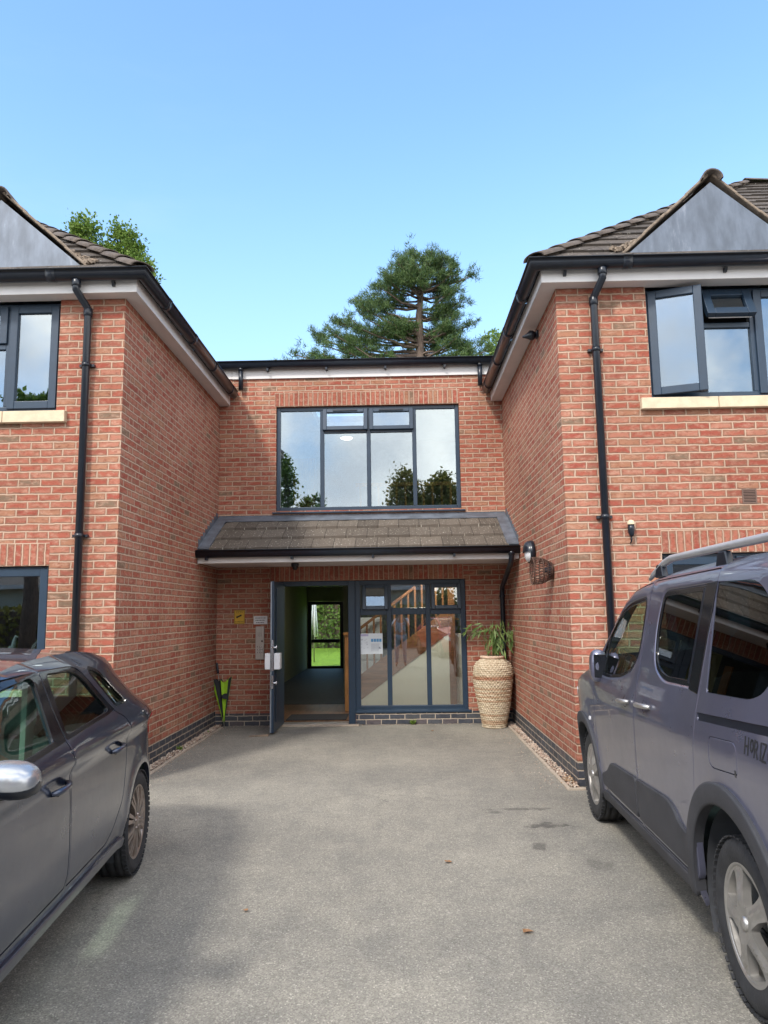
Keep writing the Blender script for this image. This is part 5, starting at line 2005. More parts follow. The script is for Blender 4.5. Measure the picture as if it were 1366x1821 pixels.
# ---- the hatchback (local: +y forward)
def build_hatch(root, pm):
    W0, WB = .89, 2.63
    ra = .32

    def Gf(y, z):
        t = np.clip((y - 2.55) / .95, 0, 1.2)
        r_ = np.clip((.02 - y) / .80, 0, 1.3)
        gh = np.clip((z - .98) / .3, 0, 1)
        up_ = gh * (.42 * np.clip((y - 1.95) / .8, 0, 1.2) ** 1.8 + .20 * np.clip((.55 - y) / 1.0, 0, 1.3) ** 1.7)
        lip = -.014 * (np.exp(-((np.hypot(y, z - ra) - .39) / .05) ** 2) + np.exp(-((np.hypot(y - WB, z - ra) - .39) / .05) ** 2))
        return .38 * t ** 2.6 + .17 * r_ ** 2.0 + up_ + lip
    upper = [(3.36, .20), (3.46, .32), (3.50, .50), (3.47, .66), (3.36, .76), (3.10, .85), (2.80, .91), (2.60, .955), (2.48, 1.0), (2.2, 1.165), (1.92, 1.305), (1.66, 1.385), (1.38, 1.412), (.95, 1.425), (.55, 1.425), (.1, 1.398), (-.24, 1.352), (-.46, 1.305), (-.54, 1.25), (-.63, 1.13), (-.71, 1.01), (-.76, .92), (-.79, .78), (-.82, .62), (-.81, .45), (-.76, .24)]
    Gt = [(.0, .12), (.20, .07), (.30, .02), (.38, .004), (.45, -.012), (.56, -.014), (.75, -.008), (.90, .002), (.94, -.026), (.96, -.028), (1.02, -.002), (1.08, .036), (1.36, .155), (1.44, .20)]
    car = Car(W0, upper, Gt, Gf, fil=.075)
    U = car.upper
    fa, rea = circle(WB, ra, .362, -14, 194, 28), circle(0, ra, .362, -14, 194, 28)
    outline = [tuple(p) for p in U] + [(-.37, .22)] + rea[::-1] + [(.37, .30), (2.27, .30)] + fa[::-1] + [(3.02, .20)]
    FWw = rounded([(1.49, 1.352), (1.535, 1.068), (1.84, 1.055), (2.36, 1.052), (2.14, 1.172), (1.86, 1.320)], [.05, .02, .1, .02, .2, .15])
    RWw = rounded([(1.32, 1.352), (.90, 1.340), (.625, 1.105), (.66, 1.092), (1.355, 1.070)], [.03, .12, .03, .02, .02])
    QWw = rounded([(.70, 1.335), (.55, 1.31), (.205, 1.108), (.46, 1.112)], [.04, .1, .04, .02])
    FD = rounded([(1.388, .385), (1.381, .55), (1.372, .83), (1.374, .94), (1.40, 1.05), (1.415, 1.20), (1.405, 1.372), (1.84, 1.362), (2.22, 1.172), (2.44, 1.035), (2.455, .93), (2.43, .75), (2.37, .5), (2.27, .385)], [.03, .1, .1, .05, .1, .1, .03, .2, .2, .1, .1, .2, .1, .08])
    RD = rounded([(1.378, .385), (1.371, .55), (1.362, .83), (1.364, .94), (1.39, 1.05), (1.405, 1.20), (1.395, 1.373), (.86, 1.368), (.62, 1.17), (.50, 1.072), (.405, 1.040), (.335, .96), (.348, .825), (.442, .564), (.60, .467), (.72, .385)], [.03, .1, .1, .05, .1, .1, .03, .12, .1, .05, .05, .06, .2, .2, .1, .08])
    B = Panels(car)
    B.panel(outline, [FD, RD, QWw], gap=0, edge=0, soft=False, depth=.03)

    def near(y, z):
        return int(np.argmin(np.linalg.norm(U - [y, z], axis=1)))
    iw0, iw1 = near(2.46, 1.012), near(1.64, 1.388)
    ir0, ir1 = near(-.55, 1.24), near(-.71, 1.01)
    cr = np.full(len(U), .035)
    cr[:iw0] = .06
    cr[ir0:] = .06
    cr = np.convolve(np.pad(cr, 2, 'edge'), np.ones(5) / 5, 'valid')
    B.strip(0, iw0, crown=cr)
    B.strip(iw1, ir0, crown=cr)
    B.strip(ir1, len(U) - 1, crown=cr)
    for a, b in ((-1, -.955), (.955, 1)):
        B.strip(iw0, iw1, a, b, cr, nt_=3)
        B.strip(ir0, ir1, a, b, cr, nt_=3)
    B.build('body', pm, root, True)
    Q = Panels(car)
    Q.strip(iw0, iw1, -.955, .955, cr, -.004)
    Q.build('windscreen', M_carglass, root)
    Q = Panels(car)
    Q.strip(ir0, ir1, -.955, .955, cr, -.004)
    Q.build('rear_window', M_carglass, root)
    # side glass surround in gloss black, joined over the pillars
    for nm, poly, win, hy in (('front_door', FD, FWw, (1.63, 1.43)), ('rear_door', RD, RWw, (.69, .49))):
        Q = Panels(car)
        Q.panel(poly, [win])
        d = Q.build(nm, pm, root)
        Q = Panels(car)
        belt = 1.045
        if nm == 'front_door':
            ring = rounded([(1.405, 1.372), (1.412, 1.20), (1.398, 1.046), (1.84, 1.030), (2.42, 1.028), (2.19, 1.172), (1.86, 1.350)], [.02, .02, .02, .1, .02, .2, .15])
        else:
            ring = rounded([(1.395, 1.372), (.88, 1.364), (.63, 1.165), (.50, 1.084), (.66, 1.070), (1.385, 1.047), (1.402, 1.20)], [.02, .12, .1, .02, .02, .02, .02])
        Q.panel(ring, [win], off=.003, gap=0, edge=.003, depth=.01)
        Q.build('window_trim', M_gloss, d)
        Q = Panels(car)
        Q.panel(inset(win, -.004), off=-.008, gap=0, soft=False, depth=.001)
        Q.build('door_glass', M_carglass, d)
        handle(d, car, hy[0], hy[1], .862 if nm == 'front_door' else .876, pm, bulge=.036)
    Q = Panels(car)
    Q.panel(QWw, off=-.005, gap=.001, edge=.003, depth=.01)
    Q.build('rear_side_window', M_carglass, root)
    Q = Panels(car)
    Q.panel(inset(QWw, -.018), [inset(QWw, .002)], off=.002, gap=0, edge=.002, depth=.008)
    Q.build('quarter_trim', M_gloss, root)
    Q = Panels(car)
    Q.panel([(.40, .285), (.40, .345), (2.24, .345), (2.26, .285)], off=.022, gap=0, edge=.012, depth=.04)
    Q.build('side_skirt', pm, root)
    Q = Panels(car)
    Q.panel(rounded([(-.42, .80), (-.40, .945), (-.70, .965), (-.755, .83)], .03), off=.005, gap=0, edge=.003)
    Q.build('tail_light', M_red_lens, root)
    Q = Panels(car)
    Q.panel(rounded([(3.42, .58), (3.14, .66), (2.98, .76), (3.2, .775), (3.40, .70)], .03), off=.004, gap=0, edge=.003)
    Q.build('headlight', M_clear_lens, root)
    mirror_housing(root, car, 2.34, 1.072, .115, M_whiteplastic if False else M_mirrorcap, sx=.105, sy=.08, sz=.062, lower=M_black)
    L = Panels(car)
    lining(L, outline, [inset(FWw, -.012), inset(RWw, -.012), inset(QWw, -.012)], off=-.024)
    L.strip(iw1, ir0, crown=cr, off=-.045)
    L.build('cabin_lining', M_trim, root, True)
    m = MB()
    m.box(-.72, .72, -.70, 2.35, .26, .33)
    m.box(-.70, .70, 1.98, 2.35, .33, .93)
    m.box(-.66, .66, -.62, -.10, .33, .86)
    m.build('dashboard', M_trim, root, bevel=.03, seg=2)
    m = MB()
    M_ = Matrix.Translation((-.36 * -1, 1.78, .88)) @ Matrix.Rotation(R(-65), 4, 'X')
    m.lathe([(.175 + .016 * math.cos(a), .016 * math.sin(a)) for a in np.linspace(0, 2 * math.pi, 11)], 28, M_)
    m.boxm(M_, .33, .04, .02)
    m.build('steering_wheel', M_trim, root)
    for x in (-.37, .37):
        seat(root, x, .98, .40, back=.56)
    for x in (-.40, 0, .40):
        seat(root, x, .12, .42, w=.42, back=.52, head=False)
    m = MB()
    for s_ in (-1, 1):           # pale pillar trim and seat belt seen through the glass
        m.box(s_ * .70 - .012, s_ * .70 + .012, 1.37, 1.47, .90, 1.36)
    m.build('pillar_trim', M_greytrim, root)
    m = MB()
    arch_liner(m, car, WB, ra, .358, .83)
    arch_liner(m, car, 0, ra, .358, .83)
    m.box(-.76, .76, -.72, 3.0, .17, .255)
    m.build('wheel_arch_liner', M_dark, root)
    for yy in (0, WB):
        for s_ in (-1, 1):
            wheel(root, yy, s_ * (W0 - .105), s_, ra, .318, .222, .215, 'multi', M_bronze)


M_mirrorcap = simple('silver_cap', (0.42, 0.44, 0.47), 0.25, metal=0.7, var=.05)
M_greytrim = simple('pale_trim', (0.30, 0.32, 0.31), 0.8, var=.08)
car1 = thing('parked_car', 'dark grey five door hatchback with multi spoke wheels parked beside the left wing', 'car', local=True)
build_hatch(car1, M_hatch)
th_ = R(5.8)
dl = Vector((-math.sin(th_), math.cos(th_)))
nl = Vector((-dl.y, dl.x))
pl = Vector((-1.708, 4.98)) + nl * .89
place(car1, (pl.x, pl.y, 0.004), (-dl.x, -dl.y))

# ------------------------------------------------------------------ strips of gravel and their edging
def edging(mb, x0, x1, y0, y1, n=3):
    L = (y1 - y0) / n
    for k in range(n):
        mb.box(x0, x1, y0 + k * L + .003, y0 + (k + 1) * L - .003, .0, .022 + random.uniform(-.003, .003))


m = MB()
edging(m, XL + .118, XL + .158, YF - .1, YB - .15)
m.box(XL - 2.0, XL + .158, YF - .14, YF - .103, 0, .022)
struct(m, 'kerb', M_concrete, bevel=.004)
m = MB()
edging(m, XR - .135, XR - .098, YF - .1, YB - .10)
m.box(XR - .135, XR + 1.6, YF - .14, YF - .103, 0, .022)
struct(m, 'kerb', M_concrete, bevel=.004)
m = MB()
m.face([(XL, YF, .007), (XL + .12, YF, .007), (XL + .12, YB, .007), (XL, YB, .007)])
m.face([(XR - .10, YF - .1, .007), (XR, YF - .1, .007), (XR, YB, .007), (XR - .10, YB, .007)])
M_soil = simple('soil', (0.085, 0.06, 0.045), 0.95, var=0.3, scale=30, bump=0.6)
struct(m, 'soil_strip', M_soil)


def stone(mb, c, r):
    M_ = Matrix.Translation(c) @ Matrix.Rotation(random.random() * 6, 4, 'Z') @ Matrix.Rotation(random.random() * 6, 4, 'X')
    v = []
    for x, y, z in ((1, 0, 0), (-1, 0, 0), (0, 1, 0), (0, -1, 0), (0, 0, 1), (0, 0, -1), (.6, .6, .5), (-.6, .6, -.5), (.6, -.6, -.4), (-.6, -.6, .5)):
        k = r * random.uniform(.75, 1.15)
        v.append(M_ @ Vector((x * k * 1.25, y * k, z * k * .7)))
    mb.add(v, [(0, 6, 4), (6, 2, 4), (2, 1, 4), (1, 9, 4), (9, 3, 4), (3, 0, 4), (0, 8, 5), (8, 3, 5), (3, 1, 5), (1, 7, 5), (7, 2, 5), (2, 0, 5), (0, 3, 8), (0, 2, 6), (1, 2, 7), (1, 3, 9)], False)


def gravelmat():
    m, t, out = newmat('gravel_stones')
    ri = nd(t, 'ShaderNodeNewGeometry').outputs['Random Per Island']
    cr = t.nodes.new('ShaderNodeValToRGB')
    e = cr.color_ramp.elements
    e[0].color, e[1].color = (0.16, 0.12, 0.095, 1), (0.55, 0.48, 0.40, 1)
    for p, c in ((.3, (0.36, 0.25, 0.19)), (.6, (0.46, 0.36, 0.28))):
        q = e.new(p)
        q.color = c + (1,)
    t.links.new(ri, cr.inputs[0])
    principled(t, out, base=cr.outputs[0], rough=0.85)
    return m


M_gravel = gravelmat()
for x0, x1, y0 in ((XL + .012, XL + .108, YF + .05), (XR - .092, XR - .01, YF - .08)):
    m = MB()
    for k in range(1500):
        stone(m, (random.uniform(x0, x1), random.uniform(y0, YB - .02), random.uniform(.008, .03)), random.uniform(.006, .014))
    struct(m, 'gravel', M_gravel, 'stuff', fixn=False)


m = MB()
for k in range(700):
    q = random.random()
    if q < .4:
        x, y = XL + .17 + abs(random.gauss(0, .12)), random.uniform(YF, YB - .05)
    elif q < .75:
        x, y = XR - .15 - abs(random.gauss(0, .14)), random.uniform(YF - .1, YB - .05)
    else:
        x, y = random.uniform(XL + .2, XR - .2), YB - .02 - abs(random.gauss(0, .07))
    stone(m, (x, y, .006), random.uniform(.002, .0065))
struct(m, 'grit', M_gravel, 'stuff', fixn=False)
# ------------------------------------------------------------------ leaves, weeds, litter
def leafquad(mb, p, d, n, L, w, fold=.25, smooth=False):
    d = Vector(d).normalized()
    s_ = d.cross(Vector(n))
    if s_.length < 1e-3:
        s_ = d.orthogonal()
    s_.normalize()
    u = s_.cross(d)
    p = Vector(p)
    a, b, c = p, p + d * L * .45 + u * fold * w, p + d * L
    l, r_ = p + d * L * .42 + s_ * w / 2, p + d * L * .42 - s_ * w / 2
    k = len(mb.v)
    mb.v += [tuple(a), tuple(l), tuple(c), tuple(r_)]
    mb.f.append([k, k + 1, k + 2, k + 3])
    mb.uv.append(None)
    mb.sm.append(smooth)


def litter(x, y, mat, label, s_=.05, rz=0.0, name='fallen_leaf'):
    m = MB()
    n = 9
    v = []
    for k in range(n):
        a = 2 * math.pi * k / n + rz
        rr = s_ * (.55 + .45 * abs(math.cos(1.5 * (a - rz)))) * random.uniform(.8, 1.1)
        v.append((rr * math.cos(a), rr * .7 * math.sin(a), .007 + random.uniform(0, .35) * s_))
    v.append((0, 0, .006))
    m.add(v, [(n, k, (k + 1) % n) for k in range(n)])
    return solo(m, name, mat, label, 'leaf', 'leaves fallen on the driveway')


for (x, y, mt, lb, sz) in ((.29, 5.13, M_leaf_y if False else M_dryleaf, 'small yellow leaf lying alone in the middle of the asphalt driveway', .030),
                           (.62, 4.05, M_dryleaf, 'curled orange leaf lying on the asphalt nearest the camera', .034),
                           (.42, 10.55, M_dryleaf, 'pale leaf lying on the asphalt in front of the entrance window', .028),
                           (-.88, 4.35, M_dryleaf, 'tiny pale leaf on the asphalt beside the hatchback', .02)):
    o = litter(0, 0, mt, lb, sz, random.random() * 6)
    o.location = (x, y, .005)
for (x, y, lb) in ((XR - .05, YF + .08, 'brown leaves and twigs piled at the near end of the right gravel strip'),):
    m = MB()
    for k in range(60):
        leafquad(m, (random.gauss(0, .03), random.gauss(.08, .11), random.uniform(.012, .045)), (random.gauss(0, 1), random.gauss(0, 1), random.gauss(0, .35)), (0, 0, 1), random.uniform(.02, .045), random.uniform(.012, .025))
    o = struct(m, 'leaf_litter', M_dryleaf, 'stuff', fixn=False)
    o.location = (x, y, .004)
m = MB()
for k in range(40):
    leafquad(m, (random.gauss(0, .03), random.gauss(0, .12), random.uniform(.008, .03)), (random.gauss(0, 1), random.gauss(0, 1), random.gauss(0, .3)), (0, 0, 1), random.uniform(.02, .04), random.uniform(.012, .022))
o = struct(m, 'leaf_litter', M_dryleaf, 'stuff', fixn=False)
o.location = (XL + .07, YB - .25, .006)


def weed(x, y, label, n=26, s_=.07):
    m = MB()
    for k in range(n):
        a = random.random() * 6.28
        e = random.uniform(.15, .9)
        leafquad(m, (random.gauss(0, .012), random.gauss(0, .012), 0), (math.cos(a) * e, math.sin(a) * e, random.uniform(.35, 1)), (0, 0, 1), s_ * random.uniform(.5, 1.1), s_ * .28)
    o = solo(m, 'weed', M_weed, label, 'weed', 'weeds along the walls', fixn=False)
    o.location = (x, y, .005)


weed(.16, YB - .06, 'green weed sprouting from the joint under the entrance window', 30, .09)
weed(XL + .06, 9.25, 'bright green weed growing in the left gravel strip', 30, .08)
weed(XL + .07, 10.6, 'small olive weed in the left gravel strip close to the corner', 20, .06)

# ------------------------------------------------------------------ things on the walls
t = thing('wall_lamp', 'round black bulkhead lamp with a white lower half on the right courtyard wall', 'wall lamp', (XR, 9.0, 2.33))
Mx = Matrix.Translation((XR, 9.0, 2.33)) @ Matrix.Rotation(R(-90), 4, 'Y')
m = MB()
m.lathe([(.0, .012), (.135, .012), (.142, .02), (.142, .055), (.135, .068)], 40, Mx)
m.build('base', M_black, t)
m = MB()
m.lathe([(.118, .06), (.112, .085), (.085, .105), (.04, .115), (.0, .117)], 40, Mx)
m.build('diffuser', M_whiteplastic, t)
m = MB()
m.lathe([(.137, .055), (.136, .075), (.125, .10), (.09, .122), (.04, .132), (.0, .134)], 24, Mx, True, R(-90), R(90))
m.build('eyelid', M_black, t)

t = thing('wire_basket', 'rusty wire mesh basket guard held sideways on a round black wall bracket', 'wire basket', (XR, 7.95, 2.05))
Mx = Matrix.Translation((XR, 7.95, 2.05)) @ Matrix.Rotation(R(-90), 4, 'Y')
m = MB()
m.lathe([(.0, .01), (.085, .01), (.09, .02), (.085, .045), (.03, .06), (.03, .10), (.0, .10)], 28, Mx)
m.build('bracket', M_black, t)
m = MB()
NW = 22
for k in range(NW + 6):
    for tw in (-1, 1):
        pts = []
        for j in range(9):
            h_ = j / 8
            a = 2 * math.pi * k / (NW + 6) + tw * h_ * .55
            rr = .088 + .055 * math.sin(min(1, h_ * 1.3) * math.pi / 2)
            pts.append(Mx @ Vector((rr * math.cos(a), rr * math.sin(a), .02 + h_ * .20)))
        m.tube(pts, .003, 5, cap=False)
for h_ in (0, .25, .5, .75, 1):
    rr = .088 + .055 * math.sin(min(1, h_ * 1.3) * math.pi / 2)
    m.tube([Mx @ Vector((rr * math.cos(a), rr * math.sin(a), .02 + h_ * .20)) for a in np.linspace(0, 2 * math.pi, 33)], .006 if h_ in (0, .5, 1) else .003, 6, cap=False)
for k in range(8):
    a = 2 * math.pi * k / 8
    m.tube([Mx @ Vector((.0, 0, .22)), Mx @ Vector((.143 * math.cos(a), .143 * math.sin(a), .22))], .0018, 5, cap=False)
m.build('mesh_cage', M_rust, t)

t = thing('security_spotlight', 'small black spotlight under the eaves of the right courtyard wall', 'spotlight', (XR, 8.19, 4.76))
m = MB()
m.box(XR - .03, XR - .001, 8.15, 8.23, 4.72, 4.80)
m.build('bracket', M_black, t, bevel=.006)
m = MB()
Mx = Matrix.Translation((XR - .03, 8.19, 4.76)) @ Matrix.Rotation(R(-100), 4, 'Y')
m.lathe([(.0, .0), (.03, .0), (.055, .03), (.06, .06), (.03, .10), (.012, .15), (.0, .155)], 20, Mx)
m.build('lamp_head', M_black, t)

t = thing('light_sensor', 'small dusk sensor with a cream dome on the right wing front wall beside the downpipe', 'sensor', (2.243, YF, 2.41))
m = MB()
Mx = Matrix.Translation((2.243, YF - .055, 2.40))
m.lathe([(.0, .04), (.030, .04), (.033, .0), (.026, -.05), (.018, -.075), (.0, -.08)], 20, Mx)
m.box(2.225, 2.261, YF - .04, YF - .001, 2.37, 2.43)
m.tube([(2.243, YF - .05, 2.33), (2.243, YF - .04, 2.28), (2.243, YF - .008, 2.265)], .008, 8)
m.build('body', M_black, t)
m = MB()
m.lathe([(.036, .04), (.036, .055), (.028, .075), (.012, .085), (.0, .086)], 20, Mx)
m.build('dome', M_cream if False else M_sill, t)

t = thing('air_vent', 'brown louvred air brick set in the right wing front wall', 'air vent', (3.42, YF, 2.70))
m = MB()
frame_rect(m, 3.350, 3.490, 2.634, 2.778, .012, YF - .008, YF - .001)
for k in range(8):
    z = 2.652 + k * .015
    m.prism([(YF - .007, z), (YF - .001, z + .008), (YF - .001, z + .011), (YF - .008, z + .003)], 3.363, 3.477, lambda a, b, d: (d, a, b))
m.build('louvre', simple('brown_vent', (0.14, 0.085, 0.065), .6), t)
m = MB()
m.box(3.36, 3.48, YF - .0015, YF - .0005, 2.645, 2.767)
m.build('backing', M_ink, t)

t = thing('dome_camera', 'small black dome camera hanging under the porch roof above the door', 'camera', (-1.47, 10.5, 2.345))
Mx = Matrix.Translation((-1.47, 10.5, 2.345))
m = MB()
m.lathe([(.0, 0), (.055, 0), (.058, -.02), (.052, -.045), (.0, -.045)], 24, Mx)
m.build('base', M_black, t)
m = MB()
m.lathe([(.042, -.045), (.040, -.07), (.026, -.09), (.0, -.097)], 24, Mx)
m.build('dome', M_screen, t)

# signs by the door
t = thing('camera_warning_sign', 'yellow security camera warning sign on the brick wall left of the door', 'sign', (-2.415, YB, 1.60))
m = MB()
m.box(-2.495, -2.335, YB - .006, YB - .001, 1.495, 1.70)
m.build('plate', M_yellow, t, bevel=.002)
m = MB()
yy = YB - .0068


def bar(mb, x0, x1, z0, z1, y=None, th=.0006):
    y = yy if y is None else y
    mb.box(x0, x1, y - th, y, z0, z1)


frame_rect(m, -2.489, -2.341, 1.501, 1.694, .004, yy - .0006, yy)
Mb = Matrix.Translation((-2.415, yy - .0004, 1.612)) @ Matrix.Rotation(R(-24), 4, 'Y')
m.boxm(Mb, .072, .0008, .024)
Mb2 = Matrix.Translation((-2.455, yy - .0004, 1.598))
m.boxm(Mb2, .012, .0008, .03)
m.boxm(Matrix.Translation((-2.45, yy - .0004, 1.588)), .03, .0008, .008)
m.build('camera_symbol', M_ink, t)


def text(body, x, z, size, y, mat, parent, width=None, name='lettering'):
    """flat lettering facing -y, centred at x, z, as a mesh"""
    cu = bpy.data.curves.new(name, 'FONT')
    cu.body = body
    cu.size = size
    cu.align_x = 'CENTER'
    cu.align_y = 'CENTER'
    cu.extrude = .0003
    tmp = bpy.data.objects.new(name + '_curve', cu)
    COL.objects.link(tmp)
    bpy.context.view_layer.update()
    dg = bpy.context.evaluated_depsgraph_get()
    me = bpy.data.meshes.new_from_object(tmp.evaluated_get(dg))
    bpy.data.objects.remove(tmp)
    o = Vector(ORG.get(parent.name, (0, 0, 0)))
    k = 1.0
    if width:
        xs = [v.co.x for v in me.vertices]
        k = width / max(1e-6, max(xs) - min(xs))
    for v in me.vertices:
        v.co = Vector((x + v.co.x * k, y - v.co.z, z + v.co.y)) - o
    me.materials.clear()
    me.materials.append(mat)
    ob = bpy.data.objects.new(name, me)
    COL.objects.link(ob)
    ob.parent = parent
    return ob


text('CCTV', -2.415, 1.668, .038, yy - .0004, M_ink, t, .10)
text('IN OPERATION', -2.415, 1.527, .030, yy - .0004, M_ink, t, .125)
m = MB()
m.box(-2.2, -1.992, YB - .006, YB - .001, 1.487, 1.61)
t = thing('notice_plate', 'white notice plate with three lines of small text above the keypad', 'sign', (-2.096, YB, 1.55))
m.build('plate', M_whiteplastic, t, bevel=.002)
random.seed(3)
m = MB()
for r_, (x0, x1) in enumerate(((-2.175, -2.015), (-2.17, -2.03), (-2.16, -2.04))):
    x = x0
    while x < x1:
        w_ = random.uniform(.008, .022)
        bar(m, x, min(x + w_, x1), 1.575 - r_ * .034, 1.585 - r_ * .034)
        x += w_ + .006
m.build('print_lines', M_ink, t)

t = thing('entry_keypad', 'tall brushed steel door entry panel with nine buttons', 'entry panel', (-2.10, YB, 1.2))
m = MB()
m.box(-2.165, -2.035, YB - .032, YB - .001, .965, 1.455)
m.build('housing', M_steel, t, bevel=.005, seg=2)
m = MB()
m.box(-2.075, -2.055, YB - .0335, YB - .0321, 1.225, 1.25)
m.build('lens', M_screen, t)
for r_ in range(3):
    for c_ in range(3):
        m = MB()
        x, z = -2.134 + c_ * .034, 1.155 - r_ * .042
        m.lathe([(.0, .007), (.008, .006), (.0095, .0)], 14, Matrix.Translation((x, YB - .0321, z)) @ Matrix.Rotation(R(90), 4, 'X'))
        m.build('button', M_chrome, t)
m = MB()
for k in range(5):
    for j in range(5):
        m.lathe([(.0, .0006), (.0028, .0006)], 8, Matrix.Translation((-2.128 + k * .014, YB - .0321, 1.31 + j * .013)) @ Matrix.Rotation(R(90), 4, 'X'))
m.build('speaker_holes', M_ink, t)

t = thing('door_wedge', 'wooden wedge holding the open entrance door on the asphalt', 'door wedge', (-1.9, 10.3, 0))
m = MB()
m.prism([(-2.06, .005), (-1.80, .005), (-1.80, .030), (-2.06, .010)], 10.27, 10.33, lambda a, b, d: (a, d, b))
m.build('wedge', simple('old_wood', (0.26, 0.19, 0.13), .9, var=.3, scale=12), t)

# leaflet behind the glass
t = thing('window_notice', 'white and blue paper notice taped inside the entrance window', 'notice', (-.47, YB + .09, 1.17))
yy2 = YB + .0935
m = MB()
m.box(-.665, -.265, yy2, yy2 + .001, 1.02, 1.325)
m.build('paper', simple('paper_sheet', (0.70, 0.76, 0.80), .8, var=.02), t)
M_pb, M_pp = simple('print_blue', (0.10, 0.30, 0.55), .7), simple('print_grey', (0.28, 0.32, 0.38), .7)
m = MB()
for k in range(4):
    bar(m, -.44 + k * .041, -.405 + k * .041, 1.20, 1.245, yy2 - .0005)
m.build('print_panel', M_pb, t)
m = MB()
bar(m, -.66, -.48, 1.285, 1.315, yy2 - .0005)
m.build('print_panel', simple('print_lilac', (0.45, 0.42, 0.60), .7), t)
m = MB()
bar(m, -.325, -.30, 1.10, 1.125, yy2 - .0005)
for k in range(26):
    x, z = random.uniform(-.65, -.5), random.uniform(1.10, 1.24)
    bar(m, x, x + random.uniform(.008, .025), z, z + .004, yy2 - .0005)
for k in range(7):
    bar(m, -.44, -.44 + random.uniform(.08, .16), 1.165 - k * .017, 1.170 - k * .017, yy2 - .0005)
m.build('print_lines', M_pp, t)

# ------------------------------------------------------------------ umbrella leaning in the corner
tip, top = Vector((-2.60, YB - .10, .03)), Vector((-2.735, YB - .05, .93))
t = thing('umbrella', 'half folded green and black umbrella standing on its tip in the brick corner', 'umbrella', tuple(tip))
ax = (top - tip).normalized()
sx_ = ax.cross(Vector((0, 1, 0))).normalized()
sy_ = ax.cross(sx_)
L_ = (top - tip).length
m = MB()
m.tube([tip - ax * .02, tip + ax * (L_ - .14)], .007, 10)
m.build('shaft', M_steel, t)
m = MB()
m.tube([tip + ax * (L_ - .16), tip + ax * (L_ - .14), tip + ax * (L_ - .02), tip + ax * L_], [.012, .017, .019, .013], 12)
m.build('handle', M_black, t)
M_ugreen = simple('lime_fabric', (0.30, 0.52, 0.02), .7, var=.12, scale=12)
M_ublack = simple('black_fabric', (0.012, 0.013, 0.016), .75, var=.2)
cen = -sx_ * -1.0
for k in range(8):
    m = MB()
    a0, a1 = 2 * math.pi * k / 8, 2 * math.pi * (k + 1) / 8
    nu, nv_ = 9, 12
    v = []
    for j in range(nv_ + 1):
        h_ = j / nv_
        for i in range(nu + 1):
            u = i / nu
            a = a0 + (a1 - a0) * u
            pleat = math.sin(u * math.pi)
            rr = (.010 + .125 * h_ ** 1.05) * (1 - .45 * pleat)
            zz = .05 + h_ * .62 - .045 * pleat * h_ + .022 * math.sin(k * 2.3) * h_
            sq = .55
            p = tip + ax * zz + sx_ * (rr * math.cos(a) * 1.15 - .045 * h_) + sy_ * (rr * math.sin(a) * sq)
            v.append(p)
    n = nu + 1
    m.add(v, [(j * n + i, j * n + i + 1, (j + 1) * n + i + 1, (j + 1) * n + i) for j in range(nv_) for i in range(nu)], True)
    m.build('canopy_panel', M_ublack if k in (1, 3, 6) else M_ugreen, t, fixn=False)
m = MB()
M_ = Matrix.Translation(tip + ax * .43 + Vector((.075, -.085, 0))) @ Matrix.Rotation(R(8), 4, 'Z')
m.prism([(-.035, -.03), (.03, -.045), (.045, .0), (.03, .04), (-.01, .035), (-.04, .01)], 0, .003, lambda a, b, d: M_ @ Vector((a, d, b)))
m.build('printed_badge', M_ublack, t)

# ------------------------------------------------------------------ woven urn with bamboo
VX, VY = 1.315, 10.86
t = thing('woven_urn', 'tall straw coloured woven seagrass urn beside the entrance window', 'urn', (VX, VY, .004))
prof = [(.0, .155), (.03, .160), (.10, .172), (.25, .205), (.45, .240), (.62, .264), (.75, .272), (.84, .262), (.90, .232), (.932, .185), (.950, .158), (.965, .152)]
hz_ = np.array([p[0] for p in prof])
rz_ = np.array([p[1] for p in prof])
NZ, NP = 210, 180
ROW = .028
v, f = [], []
for i in range(NZ + 1):
    z = .965 * i / NZ
    r0 = float(np.interp(z, hz_, rz_))
    row = math.floor(z / ROW)
    ph = (z / ROW) % 1
    for k in range(NP):
        a = 2 * math.pi * k / NP
        st_ = math.sin(a * 36 + row * math.pi + (ph - .5) * 1.2)
        d = .019 * math.sin(ph * math.pi) ** .7 * (0.45 + .55 * st_) + .003 * math.sin(a * 7 + row * 2.1) + .004 * math.sin(a * 3 + z * 9)
        v.append((VX + (r0 + d) * math.cos(a), VY + (r0 + d) * math.sin(a), .006 + z))
for i in range(NZ):
    for k in range(NP):
        f.append((i * NP + k, i * NP + (k + 1) % NP, (i + 1) * NP + (k + 1) % NP, (i + 1) * NP + k))


